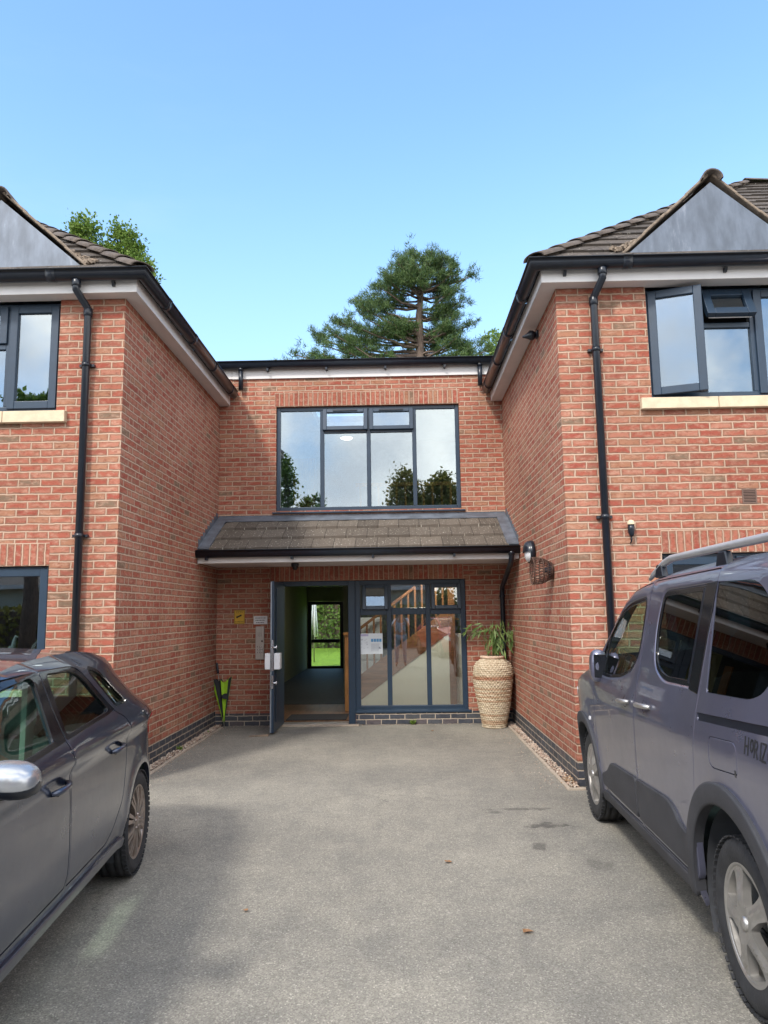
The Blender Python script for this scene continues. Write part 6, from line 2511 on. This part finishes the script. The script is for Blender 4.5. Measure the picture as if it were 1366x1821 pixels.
def wicker():
    m, t, out = newmat('seagrass')
    g = nd(t, 'ShaderNodeTexCoord').outputs['Object']
    z = nd(t, 'ShaderNodeSeparateXYZ', {0: g}).outputs[2]
    n = nd(t, 'ShaderNodeTexNoise', {'Vector': nd(t, 'ShaderNodeMapping', {'Vector': g, 'Scale': (1, 1, 3.5)}).outputs[0], 'Scale': 16.0, 'Detail': 5.0, 'Roughness': .7})
    c = mixc(t, smooth(t, n.outputs[0], .32, .68), (0.36, 0.275, 0.18), (0.64, 0.55, 0.41))
    row = mth(t, 'FLOOR', mth(t, 'DIVIDE', z, ROW))
    wn = nd(t, 'ShaderNodeTexWhiteNoise', {'W': row}, noise_dimensions='1D').outputs[0]
    c = mixc(t, mth(t, 'MULTIPLY', smooth(t, wn, .72, .8), .5), c, (0.30, 0.15, 0.07))
    # the dyed reddish band round the shoulder
    b = mth(t, 'MULTIPLY', smooth(t, z, .655, .68), smooth(t, z, .72, .70))
    c = mixc(t, mth(t, 'MULTIPLY', b, smooth(t, n.outputs[0], .35, .55, .3, .9)), c, (0.28, 0.10, 0.05))
    principled(t, out, base=c, rough=.85, spec=.2)
    return m


M_wicker = wicker()
m = MB()
m.add(v, f, True)
m.build('body', M_wicker, t)
m = MB()
m.lathe([(.150, .955), (.172, .962), (.178, .978), (.172, .994), (.158, .998), (.146, .985), (.150, .90), (.0, .88)], 48, Matrix.Translation((VX, VY, .006)))
m.build('rim', simple('plaited_rim', (0.62, 0.46, 0.34), .8, var=.2, scale=30, bump=.4), t)

t = thing('bamboo_plant', 'sparse bamboo plant with drooping green leaves growing out of the woven urn', 'plant', (VX, VY, .95))
st, lv = MB(), MB()
random.seed(12)
for k in range(9):
    base = Vector((VX + random.uniform(-.06, .08), VY + random.uniform(-.05, .05), .90))
    dx, dy, hh = random.uniform(-.26, .26), random.uniform(-.16, .02), random.uniform(.45, .85)
    pts = [base + Vector((dx * s_ ** 1.5, dy * s_ ** 1.5, hh * (s_ - .22 * s_ * s_))) for s_ in (0, .25, .5, .75, 1)]
    st.tube(pts, [.006, .005, .004, .003, .0015], 6)
    for j in range(6):
        s_ = random.uniform(.55, 1.0)
        i_ = min(3, int(s_ * 4))
        p = pts[i_].lerp(pts[i_ + 1], s_ * 4 - i_)
        a = random.random() * 6.28
        leafquad(lv, p, (math.cos(a) * .8, math.sin(a) * .8 - .1, random.uniform(-.9, .1)), (0, 0, 1), random.uniform(.10, .17), random.uniform(.014, .022))
# the three leafy sprays: one reaching over the window, the drooping middle, one towards the corner pipe
for n_, c, sp, d in ((24, (VX - .17, VY - .10, 1.38), (.085, .05, .04), (-.75, -.2, -.55)), (95, (VX + .06, VY - .09, 1.24), (.05, .05, .10), (.05, -.2, -1)), (26, (VX + .25, VY - .05, 1.33), (.035, .04, .07), (.15, -.2, -1))):
    root_ = Vector((VX, VY, .92))
    st.tube([root_, root_.lerp(Vector(c), .6) + Vector((0, 0, .14)), Vector(c)], [.006, .004, .002], 6)
    for k in range(n_):
        p = Vector((random.gauss(c[0], sp[0]), random.gauss(c[1], sp[1]), random.gauss(c[2], sp[2])))
        leafquad(lv, p, (random.gauss(d[0], .35), random.gauss(d[1], .35), random.gauss(d[2], .25)), (random.gauss(0, .5), -1, .3), random.uniform(.10, .19), random.uniform(.020, .032))
st.build('stem', simple('bamboo_stem', (0.20, 0.22, 0.08), .6), t)
lv.build('leaves', M_bamboo, t, fixn=False)


# ------------------------------------------------------------------ lights inside
def ceiling_light(x, y, z, r, label, grp=None, mat=None):
    t = thing('ceiling_light', label, 'ceiling light', (x, y, z), grp)
    Mx = Matrix.Translation((x, y, z))
    m = MB()
    m.lathe([(.0, -.001), (r * .98, -.001), (r, -.02), (r * .96, -.03)], 30, Mx)
    m.build('housing', M_whiteplastic, t)
    m = MB()
    m.lathe([(r * .93, -.028), (r * .8, -.05), (r * .4, -.062), (.0, -.064)], 30, Mx)
    m.build('diffuser', mat or M_lamp, t)


ceiling_light(-1.52, 17.0, 2.42, .20, 'round lit ceiling light seen through the open entrance door', 'lit ceiling lights indoors', M_lamp_dim)
ceiling_light(.35, 12.15, 2.42, .19, 'round ceiling light added out of sight to brighten the staircase behind the entrance window', 'lit ceiling lights indoors')  # added lamp with no visible fitting, brightens the stair wall
ceiling_light(-1.35, 12.9, 5.30, .12, 'round lit ceiling light behind the top left of the upper window', 'lit ceiling lights indoors', M_lamp_dim)
ceiling_light(-1.05, 15.2, 5.30, .13, 'round lit ceiling light in the middle of the upper window', 'lit ceiling lights indoors', M_lamp_dim)
ceiling_light(3.1, 8.9, 4.86, .06, 'lit ceiling light in the first floor room of the right wing')

# chair in the hall
t = thing('hall_chair', 'wooden spindle back chair against the left wall of the hall', 'chair', (-2.35, 13.6, .03))
m = MB()
m.box(-2.58, -2.16, 13.4, 13.82, .45, .49)
m.build('seat', M_pine, t, bevel=.01)
for x in (-2.55, -2.19):
    for y in (13.44, 13.78):
        m = MB()
        m.tube([(x, y, .035), (x, y, .45)], [.015, .019], 8)
        m.build('leg', M_pine, t)
m = MB()
for k in range(5):
    y = 13.44 + k * .085
    m.tube([(-2.55, y, .49), (-2.63, y, .92)], .010, 8)
m.box(-2.66, -2.615, 13.40, 13.82, .90, .98)
m.build('backrest', M_pine, t)
t = thing('wall_telephone', 'white wall handset on the left hall wall beyond the entrance door', 'telephone', (-2.73, 14.2, 1.5))
m = MB()
m.box(-2.739, -2.70, 14.12, 14.26, 1.36, 1.62)
m.build('cradle', M_whiteplastic, t, bevel=.01)
m = MB()
m.tube([(-2.685, 14.19, 1.62), (-2.66, 14.19, 1.56), (-2.66, 14.19, 1.42), (-2.685, 14.19, 1.36)], [.028, .022, .022, .028], 10)
m.build('handset', M_whiteplastic, t)
t = thing('filing_cabinet', 'pale grey cabinet behind the left pane of the entrance window', 'cabinet', (-.35, 13.6, .03))
m = MB()
m.box(-.75, -.32, 13.1, 13.6, .03, 1.55)
m.build('body', M_whiteplastic, t, bevel=.006)
for z in (.1, .47, .84, 1.21):
    m = MB()
    m.box(-.74, -.33, 13.08, 13.099, z, z + .33)
    m.build('drawer', M_whiteplastic, t, bevel=.004)
# ornaments on the sill of the left ground floor window
t = thing('bird_ornament', 'white bird ornament on the sill inside the left ground floor window', 'ornament', (-3.86, YF + .22, .99))
m = MB()
m.lathe([(.0, 0), (.05, .0), (.055, .01), (.02, .03), (.012, .07), (.0, .07)], 16, Matrix.Translation((-3.86, YF + .22, .985)))
m.tube([(-3.94, YF + .22, 1.30), (-3.89, YF + .22, 1.33), (-3.86, YF + .22, 1.31), (-3.85, YF + .22, 1.40), (-3.835, YF + .22, 1.45), (-3.81, YF + .22, 1.44)], [.006, .03, .04, .02, .016, .003], 10)
m.tube([(-3.86, YF + .22, 1.05), (-3.86, YF + .22, 1.29)], .008, 8)
m.build('body', M_whiteplastic, t)
t = thing('feather_ornament', 'white feathery twig ornament standing inside the left ground floor window', 'ornament', (-3.68, YF + .22, .99))
m = MB()
c_ = [(-3.68, YF + .22, .985), (-3.69, YF + .22, 1.28), (-3.66, YF + .22, 1.36), (-3.60, YF + .22, 1.42)]
m.tube(c_, [.006, .005, .004, .002], 6)
for k in range(11):
    s_ = .35 + .06 * k
    i_ = min(2, int(s_ * 3))
    p = Vector(c_[i_]).lerp(Vector(c_[i_ + 1]), s_ * 3 - i_)
    for d_ in (-1, 1):
        m.tube([p, p + Vector((.035 + .01 * d_, .0, .018 + d_ * .028))], .0018, 5)
m.build('plume', M_whiteplastic, t)


# ------------------------------------------------------------------ trees
def limb(mb, a, b, r0, r1, n=7, sag=0.0, seg=5, jit=.0):
    a, b = Vector(a), Vector(b)
    pts = []
    for k in range(seg + 1):
        s_ = k / seg
        p = a.lerp(b, s_) + Vector((random.gauss(0, jit), random.gauss(0, jit), random.gauss(0, jit) + sag * math.sin(s_ * math.pi)))
        pts.append(p)
    mb.tube(pts, [r0 + (r1 - r0) * k / seg for k in range(seg + 1)], n)
    return pts


def needle_tuft(lv, c, up_, n=15, L=.22, w=.022):
    up_ = Vector(up_).normalized()
    for _ in range(n):
        d = (up_ * random.uniform(.1, 1.0) + Vector((random.gauss(0, .6), random.gauss(0, .6), random.gauss(.15, .5)))).normalized()
        s_ = d.cross(Vector((random.gauss(0, 1), random.gauss(0, 1), random.gauss(0, 1)))).normalized() * w * .5
        k = len(lv.v)
        p = Vector(c) + Vector((random.gauss(0, .06), random.gauss(0, .06), random.gauss(0, .05)))
        e = p + d * L * random.uniform(.6, 1.15)
        lv.v += [tuple(p - s_), tuple(p + s_), tuple(e)]
        lv.f.append([k, k + 1, k + 2])
        lv.uv.append(None)
        lv.sm.append(False)


def pine():
    random.seed(21)
    bx, by = 1.05, 30.0
    t = thing('pine_tree', 'tall dark green pine with bare upper trunk rising behind the flat roof', 'tree', (bx, by, 0))
    tr, lv = MB(), MB()
    trunk = [(bx + .12, by, 0), (bx + .05, by, 6), (bx, by, 11), (bx - .02, by, 14), (bx + .12, by, 15.5), (bx + .36, by, 16.8)]
    tr.tube(trunk, [.36, .28, .20, .15, .085, .02], 12)

    def tpos(z):
        for a, b in zip(trunk[:-1], trunk[1:]):
            if a[2] <= z <= b[2]:
                return Vector(a).lerp(Vector(b), (z - a[2]) / (b[2] - a[2]))
        return Vector(trunk[-1])
    # reach of the crown to the left and the right by height
    zz = [10.8, 11.6, 12.2, 12.8, 13.5, 14.2, 14.9, 15.6, 16.2, 16.6, 16.8]
    le = [5.6, 5.6, 5.4, 4.7, 3.9, 3.3, 2.7, 1.8, 1.2, .7, .1]
    ri = [3.0, 2.9, 2.7, 2.3, 1.6, 1.7, 1.9, 2.2, 1.5, .7, .1]
    def bough(p0, p1, s0, dens=1.0):
        L_ = (p1 - p0).length
        a = math.atan2(p1.y - p0.y, p1.x - p0.x)
        pts = limb(tr, p0, p1, .035 + .014 * L_, .014, 6, sag=-.07 * L_, jit=.04)
        for k in range(int((2 + L_ * 2.6) * dens)):
            s_ = random.uniform(s0, 1.0) ** .8
            i_ = min(4, int(s_ * 5))
            p = pts[i_].lerp(pts[i_ + 1], min(1, s_ * 5 - i_))
            aa = a + random.choice((-1, 1)) * random.uniform(.2, 1.3)
            ls = random.uniform(.25, .75) * (1.2 - .5 * s_)
            e = p + Vector((math.cos(aa) * ls, math.sin(aa) * ls, random.uniform(-.05, .45)))
            tr.tube([p, e], [.015, .005], 4, cap=False)
            for j in range(5):
                c = p.lerp(e, random.uniform(.35, 1.1)) + Vector((random.gauss(0, .10), random.gauss(0, .10), random.gauss(.03, .08)))
                needle_tuft(lv, c, (math.cos(aa) * .5, math.sin(aa) * .5, .8), 17, .22, .027)
        for j in range(6):
            needle_tuft(lv, pts[-1] + Vector((random.gauss(0, .12), random.gauss(0, .12), random.gauss(.05, .1))), (math.cos(a), math.sin(a), .7), 16, .24, .027)
    # the boughs that make the outline: (tip x, tip z) on both sides of the trunk, then shorter ones towards and away
    tips = [(.75, 16.55), (.35, 16.25), (-.25, 15.95), (-.75, 15.45), (-1.55, 15.0), (-1.35, 14.5), (-2.4, 14.0), (-2.0, 13.5), (-3.3, 13.25), (-2.9, 12.75), (-4.2, 12.45), (-3.6, 12.1), (-4.9, 11.7), (-4.2, 11.4),
            (1.95, 16.45), (2.35, 16.2), (3.3, 15.75), (2.75, 15.3), (2.9, 14.6), (2.2, 14.15), (3.05, 13.6), (2.3, 13.1), (3.6, 12.85), (3.9, 12.3), (3.0, 12.0), (4.1, 11.6)]
    for tx, tz in tips:
        for rep_ in range(3):
            k = (1.0, .82, .66)[rep_]
            dy = (random.gauss(0, .35), random.uniform(.5, 1.5), random.uniform(-1.5, -.5))[rep_] * (.4 + .16 * abs(tx - 1))
            rise = random.uniform(.12, .26) * abs(tx - 1.0)
            p1 = Vector((1.0 + (tx - 1.0) * k, by + dy, tz + random.gauss(0, .10) - (1 - k) * .3))
            p0 = tpos(max(10.5, p1.z - rise))
            bough(p0, p1, (.42, .32, .26)[rep_] if tz < 15 else .2)
    for k in range(26):          # short boughs all round the trunk, broken up so that it shows only in places
        z = random.uniform(11.2, 16.0)
        a = random.uniform(0, 6.283) if z > 14.6 else random.uniform(-.75, 3.9)
        Lb = random.uniform(.7, 1.7) * (1 if z < 14.5 else .7)
        bough(tpos(z), tpos(z) + Vector((math.cos(a) * Lb, math.sin(a) * Lb, random.uniform(.0, .5))), .15, 1.1)
    for k in range(26):          # boughs away from and (above the bare trunk) towards the viewer
        z = random.uniform(10.8, 16.2)
        a = math.pi / 2 + random.gauss(0, .6)
        if z > 14.5 and k % 2:
            a = -a
        Lb = np.interp(z, [10.8, 13.5, 16.2], [2.8, 2.0, 1.0]) * random.uniform(.7, 1.1)
        bough(tpos(z), tpos(z) + Vector((math.cos(a) * Lb, math.sin(a) * Lb, .2 * Lb)), .45, .8)
    for j in range(14):
        needle_tuft(lv, Vector(trunk[-1]) + Vector((random.gauss(0, .1), random.gauss(0, .1), random.uniform(-.9, .15))), (0, 0, 1), 16, .24, .02)
    tr.build('trunk', M_bark, t)
    lv.build('crown', M_needle, t, fixn=False)


pine()


def leafy(name, label, loc, h, blobs, mat, n_leaf, leaf=.16, seed=1, grp=None, trunk_r=.22, up_bias=.3):
    """broadleaf tree: trunk, limbs to every blob (x, y, z, rx, rz relative to the foot), leaves in clumps through each blob"""
    random.seed(seed)
    t = thing(name, label, 'tree', loc, grp)
    tr, lv = MB(), MB()
    b0 = Vector(loc)
    fork = b0 + Vector((0, 0, min(b[2] - b[4] for b in blobs) * .75))
    tr.tube([b0, b0.lerp(fork, .5) + Vector((.05, 0, 0)), fork], [trunk_r * 1.15, trunk_r, trunk_r * .8], 10)
    tot = sum(b[3] * b[3] * b[4] for b in blobs)
    for (x, y, z, rx, rz) in blobs:
        c = b0 + Vector((x, y, z))
        pts = limb(tr, fork, c + Vector((0, 0, rz * .5)), trunk_r * .6, .03, 7, jit=.06)
        n = int(n_leaf * rx * rx * rz / tot)
        ncl = max(6, n // 38)
        for k in range(ncl):
            th, ph = random.random() * 6.283, math.acos(random.uniform(-1, 1))
            rr = random.uniform(.35, 1.0) ** .6 * random.uniform(.82, 1.1)
            d = Vector((math.sin(ph) * math.cos(th) * rx, math.sin(ph) * math.sin(th) * rx, math.cos(ph) * rz)) * rr
            cc = c + d
            if k % 3 == 0:
                tr.tube([c + Vector((0, 0, -rz * .2)), c.lerp(cc, .6) + Vector((0, 0, -.08)), cc], [.035, .02, .006], 5, cap=False)
            cs = random.uniform(.14, .34) * (rx + rz) * .28
            for j in range(38):
                q = cc + Vector((random.gauss(0, cs), random.gauss(0, cs), random.gauss(0, cs * .8)))
                leafquad(lv, q, (random.gauss(0, 1), random.gauss(0, 1), random.gauss(up_bias, .7)), (random.gauss(0, .6), random.gauss(0, .6), 1), leaf * random.uniform(.6, 1.25), leaf * random.uniform(.45, .8))
    tr.build('trunk', M_bark, t)
    lv.build('crown', mat, t, fixn=False)
    return t


leafy('poplar_tree', 'light green twin topped tree rising behind the roof of the left wing', (-7.75, 22.0, 0), 13.5,
      [(-2.05, 0, 12.95, .55, 1.35), (-.85, .2, 13.0, .58, 1.2), (-.40, 0, 12.1, .62, .9), (-1.4, .2, 11.6, 1.0, 1.1)], M_leaf, 34000, .12, 5)
leafy('ash_tree', 'pale yellow green tree top showing just left of the right wing gutter', (4.4, 32.0, 0), 13.8,
      [(0, 0, 12.8, .85, 1.2), (.9, .3, 12.0, 1.1, 1.3), (-.2, 0, 11.6, .7, .7)], M_leaf2, 6000, .20, 9, trunk_r=.16)
# garden hedge and climbers seen through the far glazed door
t = thing('garden_hedge', 'dense green hedge across the garden seen through the corridor door', 'hedge', (-2.5, 36, 0))
m = MB()
random.seed(4)
for k in range(9000):
    p = (random.uniform(-7, 2), 35.5 + random.uniform(0, 1.4) , random.uniform(.1, 3.0))
    leafquad(m, p, (random.gauss(0, 1), random.gauss(-.5, 1), random.gauss(.3, .8)), (0, -1, .3), random.uniform(.12, .26), .11)
m.build('foliage', M_leaf, t, fixn=False)
m = MB()
m.box(-7, 2, 36.0, 36.9, 0, 2.9)
m.build('branches', M_bark, t)
t = thing('washing_line_post', 'folded white rotary washing line standing on the lawn', 'washing line', (-2.93, 25.6, 0))
m = MB()
m.tube([(-2.93, 25.6, 0), (-2.93, 25.6, 2.0)], .025, 8)
m.build('pole', M_steel, t)
for k in range(5):
    m = MB()
    a = k * 1.256
    m.tube([(-2.93 + .05 * math.cos(a), 25.6 + .05 * math.sin(a), 1.95), (-2.93 + .13 * math.cos(a), 25.6 + .13 * math.sin(a), .85)], .02, 6)
    m.build('arm', M_whiteplastic, t)

# ------------------------------------------------------------------ what stands behind the photographer (seen in the glass)
t = thing('bungalow', 'cream bungalow with a dark slate roof across the car park mirrored in the windows', 'house', (0, -16, 0))
m = MB()
m.box(-27, 24, -22, -14, 0, 2.9)
m.build('wall', M_plaster, t)
m = MB()
m.prism([(-13.5, 2.85), (-18, 5.3), (-22.5, 2.85)], -27.4, 24.4, lambda a, b, d: (d, a, b))
m.build('roof', simple('slate', (0.075, 0.075, 0.085), .7, var=.25, scale=3), t)
m = MB()
m.box(-27.4, 24.4, -13.5, -13.45, 2.72, 2.88)
m.build('fascia', M_upvc, t)
for x in (-9, -5.5, 2.2, 6.5):
    m = MB()
    m.box(x, x + 1.6, -13.99, -13.95, .9, 2.15)
    w_ = m.build('window', M_frame, t)
    m = MB()
    m.box(x + .08, x + 1.52, -13.949, -13.94, .98, 2.07)
    m.build('glass_pane', M_screen, w_)
t = thing('added_dark_hedge', 'long clipped dark hedge added in front of the bungalow to darken the entrance window reflection', 'hedge', (0, -12.6, 0))  # added hedge, darkens what the entrance window mirrors
m = MB()
random.seed(8)
for k in range(9000):
    x = random.uniform(-27, 24)
    fz = random.random()
    p = (x, -12.25 + random.gauss(0, .08), random.uniform(.02, 1.95)) if fz < .8 else (x, random.uniform(-13, -12.2), 1.95 + random.gauss(0, .05))
    leafquad(m, p, (random.gauss(0, 1), random.gauss(.5, 1), random.gauss(.2, .8)), (0, 1, .3), random.uniform(.15, .30), .13)
m.build('foliage', M_olive, t, fixn=False)
m = MB()
m.box(-27, 24, -13, -12.3, 0, 1.9)
m.build('branches', M_bark, t)
car2 = copy_tree(car1)
car2.name = 'parked_car'
tag(car2, 'bright red hatchback parked across the car park mirrored in the entrance window', 'car')
place(car2, (1.6, -7.2, .004), (.25, 1))


def repaint(o):
    for c in o.children:
        if c.type == 'MESH' and c.material_slots and c.material_slots[0].material == M_hatch:
            c.material_slots[0].link = 'OBJECT'
            c.material_slots[0].material = M_redpaint
        repaint(c)


repaint(car2)
leafy('oak_tree', 'broad olive tree behind the bungalow mirrored in the right panes of the upper window', (1.3, -20.5, 0), 10,
      [(-.9, 0, 8.4, 1.0, 1.7), (1.3, .3, 8.3, 1.1, 1.5), (.2, 0, 7.0, 1.7, 1.4)], M_olive, 16000, .24, 14)
leafy('birch_tree', 'dark tree mirrored in the left pane of the upper window', (-5.6, -20.0, 0), 9,
      [(-.95, 0, 9.2, .62, 2.0), (.6, 0, 7.5, .75, 1.1), (-.3, 0, 6.4, 1.4, 1.3)], M_leaf, 12000, .22, 15)
leafy('lime_tree', 'rounded dark tree mirrored in the upper window of the left wing', (-11.8, -9.0, 0), 9,
      [(-.55, 0, 8.3, .55, .9), (.35, 0, 8.4, .5, .85), (0, 0, 7.0, 1.2, 1.1)], M_leaf, 9000, .2, 16)


# ------------------------------------------------------------------ the photographer, mirrored in the entrance window
def person():
    t = thing('person', 'person in pale blue top and light jeans holding a phone, mirrored in the entrance window', 'person', (.02, -.52, 0))
    P = {'pelvis': (0, 0, .95), 'belly': (0, .01, 1.10), 'chest': (0, -.01, 1.30), 'neck': (0, .0, 1.45), 'head0': (0, .02, 1.53), 'head1': (0, .03, 1.62), 'head2': (0, .02, 1.69)}
    R_ = {'pelvis': (.15, .11), 'belly': (.135, .10), 'chest': (.15, .105), 'neck': (.052, .052), 'head0': (.065, .075), 'head1': (.075, .095), 'head2': (.055, .07)}
    E_ = [('pelvis', 'belly'), ('belly', 'chest'), ('chest', 'neck'), ('neck', 'head0'), ('head0', 'head1'), ('head1', 'head2')]
    for s_, n in ((-1, 'l'), (1, 'r')):
        P.update({n + 'hip': (s_ * .095, 0, .88), n + 'knee': (s_ * .11, .02, .50), n + 'ankle': (s_ * .12, -.01, .10), n + 'toe': (s_ * .14, .14, .045),
                  n + 'shoulder': (s_ * .17, -.01, 1.39), n + 'elbow': (s_ * .25, .14, 1.20), n + 'wrist': (s_ * .085, .33, 1.47), n + 'palm': (s_ * .05, .39, 1.53)})
        R_.update({n + 'hip': (.095, .095), n + 'knee': (.062, .062), n + 'ankle': (.042, .042), n + 'toe': (.038, .03), n + 'shoulder': (.062, .062), n + 'elbow': (.042, .042), n + 'wrist': (.028, .028), n + 'palm': (.030, .022)})
        E_ += [('pelvis', n + 'hip'), (n + 'hip', n + 'knee'), (n + 'knee', n + 'ankle'), (n + 'ankle', n + 'toe'), ('chest', n + 'shoulder'), (n + 'shoulder', n + 'elbow'), (n + 'elbow', n + 'wrist'), (n + 'wrist', n + 'palm')]
        for k, (dx, dz, L_) in enumerate(((-.012, .030, .038), (-.014, .014, .042), (-.014, -.002, .040), (-.012, -.018, .032), (-.004, .045, .028))):
            a, b = f'{n}f{k}a', f'{n}f{k}b'
            px_, py_, pz_ = P[n + 'palm']
            P[a] = (px_ + s_ * (-dx) * -.2 - s_ * .012, py_ + .028, pz_ + dz)
            P[b] = (px_ - s_ * (.012 + L_ * .6), py_ + .028 + L_ * .3, pz_ + dz)
            R_[a] = R_[b] = (.0085, .0085)
            E_ += [(n + 'palm', a), (a, b)]
    names = list(P)
    me = bpy.data.meshes.new('body')
    me.from_pydata([P[n] for n in names], [(names.index(a), names.index(b)) for a, b in E_], [])
    o = bpy.data.objects.new('body', me)
    COL.objects.link(o)
    o.parent = t
    sk = o.modifiers.new('Skin', 'SKIN')
    sk.use_smooth_shade = True
    if not me.skin_vertices:
        bpy.context.view_layer.objects.active = o
        me.attributes  # skin layer is made by the modifier
    lay = me.skin_vertices[0].data if me.skin_vertices else None
    if lay:
        for i, n in enumerate(names):
            lay[i].radius = R_[n]
        lay[0].use_root = True
    ss = o.modifiers.new('Subdivision', 'SUBSURF')
    ss.levels = ss.render_levels = 1
    M_skin = simple('skin', (0.52, 0.29, 0.20), .55, var=.04)
    me.materials.append(M_skin)

    def shell(name, mat, edges, grow, trim=None):
        """clothing grown on the same bones, a little larger"""
        ns = []
        for a, b in edges:
            for q in (a, b):
                if q not in ns:
                    ns.append(q)
        m2 = bpy.data.meshes.new(name)
        pos = dict(P)
        if trim:
            for n_, (a, b, k) in trim.items():
                pos[n_] = tuple(np.array(P[a]) * (1 - k) + np.array(P[b]) * k)
        m2.from_pydata([pos[n_] for n_ in ns], [(ns.index(a), ns.index(b)) for a, b in edges], [])
        o2 = bpy.data.objects.new(name, m2)
        COL.objects.link(o2)
        o2.parent = t
        s2 = o2.modifiers.new('Skin', 'SKIN')
        s2.use_smooth_shade = True
        if m2.skin_vertices:
            for i, n_ in enumerate(ns):
                rr = R_[n_]
                m2.skin_vertices[0].data[i].radius = (rr[0] * grow + .006, rr[1] * grow + .006)
            m2.skin_vertices[0].data[0].use_root = True
        sb = o2.modifiers.new('Subdivision', 'SUBSURF')
        sb.levels = sb.render_levels = 1
        m2.materials.append(mat)
    shell('top', simple('pale_blue_cloth', (0.50, 0.60, 0.72), .9, var=.08), [('pelvis', 'belly'), ('belly', 'chest'), ('chest', 'lshoulder'), ('lshoulder', 'lelbow'), ('chest', 'rshoulder'), ('rshoulder', 'relbow')], 1.08)
    shell('jeans', simple('light_denim', (0.36, 0.42, 0.50), .9, var=.12), [('pelvis', 'lhip'), ('lhip', 'lknee'), ('lknee', 'lankle'), ('pelvis', 'rhip'), ('rhip', 'rknee'), ('rknee', 'rankle')], 1.07)
    m = MB()
    c = Vector((.02, -.52, 0))
    m.lathe([(.0, .10), (.05, .09), (.088, .045), (.098, -.01), (.10, -.10), (.07, -.12)], 20, Matrix.Translation(c + Vector((0, -.012, 1.665))) @ Matrix.Rotation(R(0), 4, 'Z'), True, R(160), R(380))
    m.build('hair', simple('brown_hair', (0.06, 0.035, 0.02), .7, var=.3, scale=30), t)
    fm = MB()
    for s_ in (-1, 1):
        fm.lathe([(.0, .012), (.010, .006), (.012, .0)], 10, Matrix.Translation(c + Vector((s_ * .032, .118, 1.632))) @ Matrix.Rotation(R(-90), 4, 'X'))
    fm.build('eyes', M_ink, t)
    fm = MB()
    fm.prism([(.11, 1.63), (.145, 1.592), (.11, 1.585)], c.x - .012, c.x + .012, lambda a, b, d: (d, c.y + a, b))
    for s_ in (-1, 1):
        fm.lathe([(.0, .01), (.02, .006), (.026, -.006)], 10, Matrix.Translation(c + Vector((s_ * .078, .03, 1.61))) @ Matrix.Rotation(R(90 * s_), 4, 'Y'))
    fm.build('nose', M_skin, t)
    fm = MB()
    fm.box(c.x - .024, c.x + .024, c.y + .105, c.y + .118, 1.553, 1.563)
    fm.build('mouth', simple('lips', (0.36, 0.13, 0.11), .5), t)
    ph = MB()
    ph.box(-.037, .037, -.075, -.067, 1.56, 1.715)
    solo(ph, 'phone', M_gloss, 'dark phone held up in both hands by the photographer', 'phone', bevel=.004, seg=2)


person()
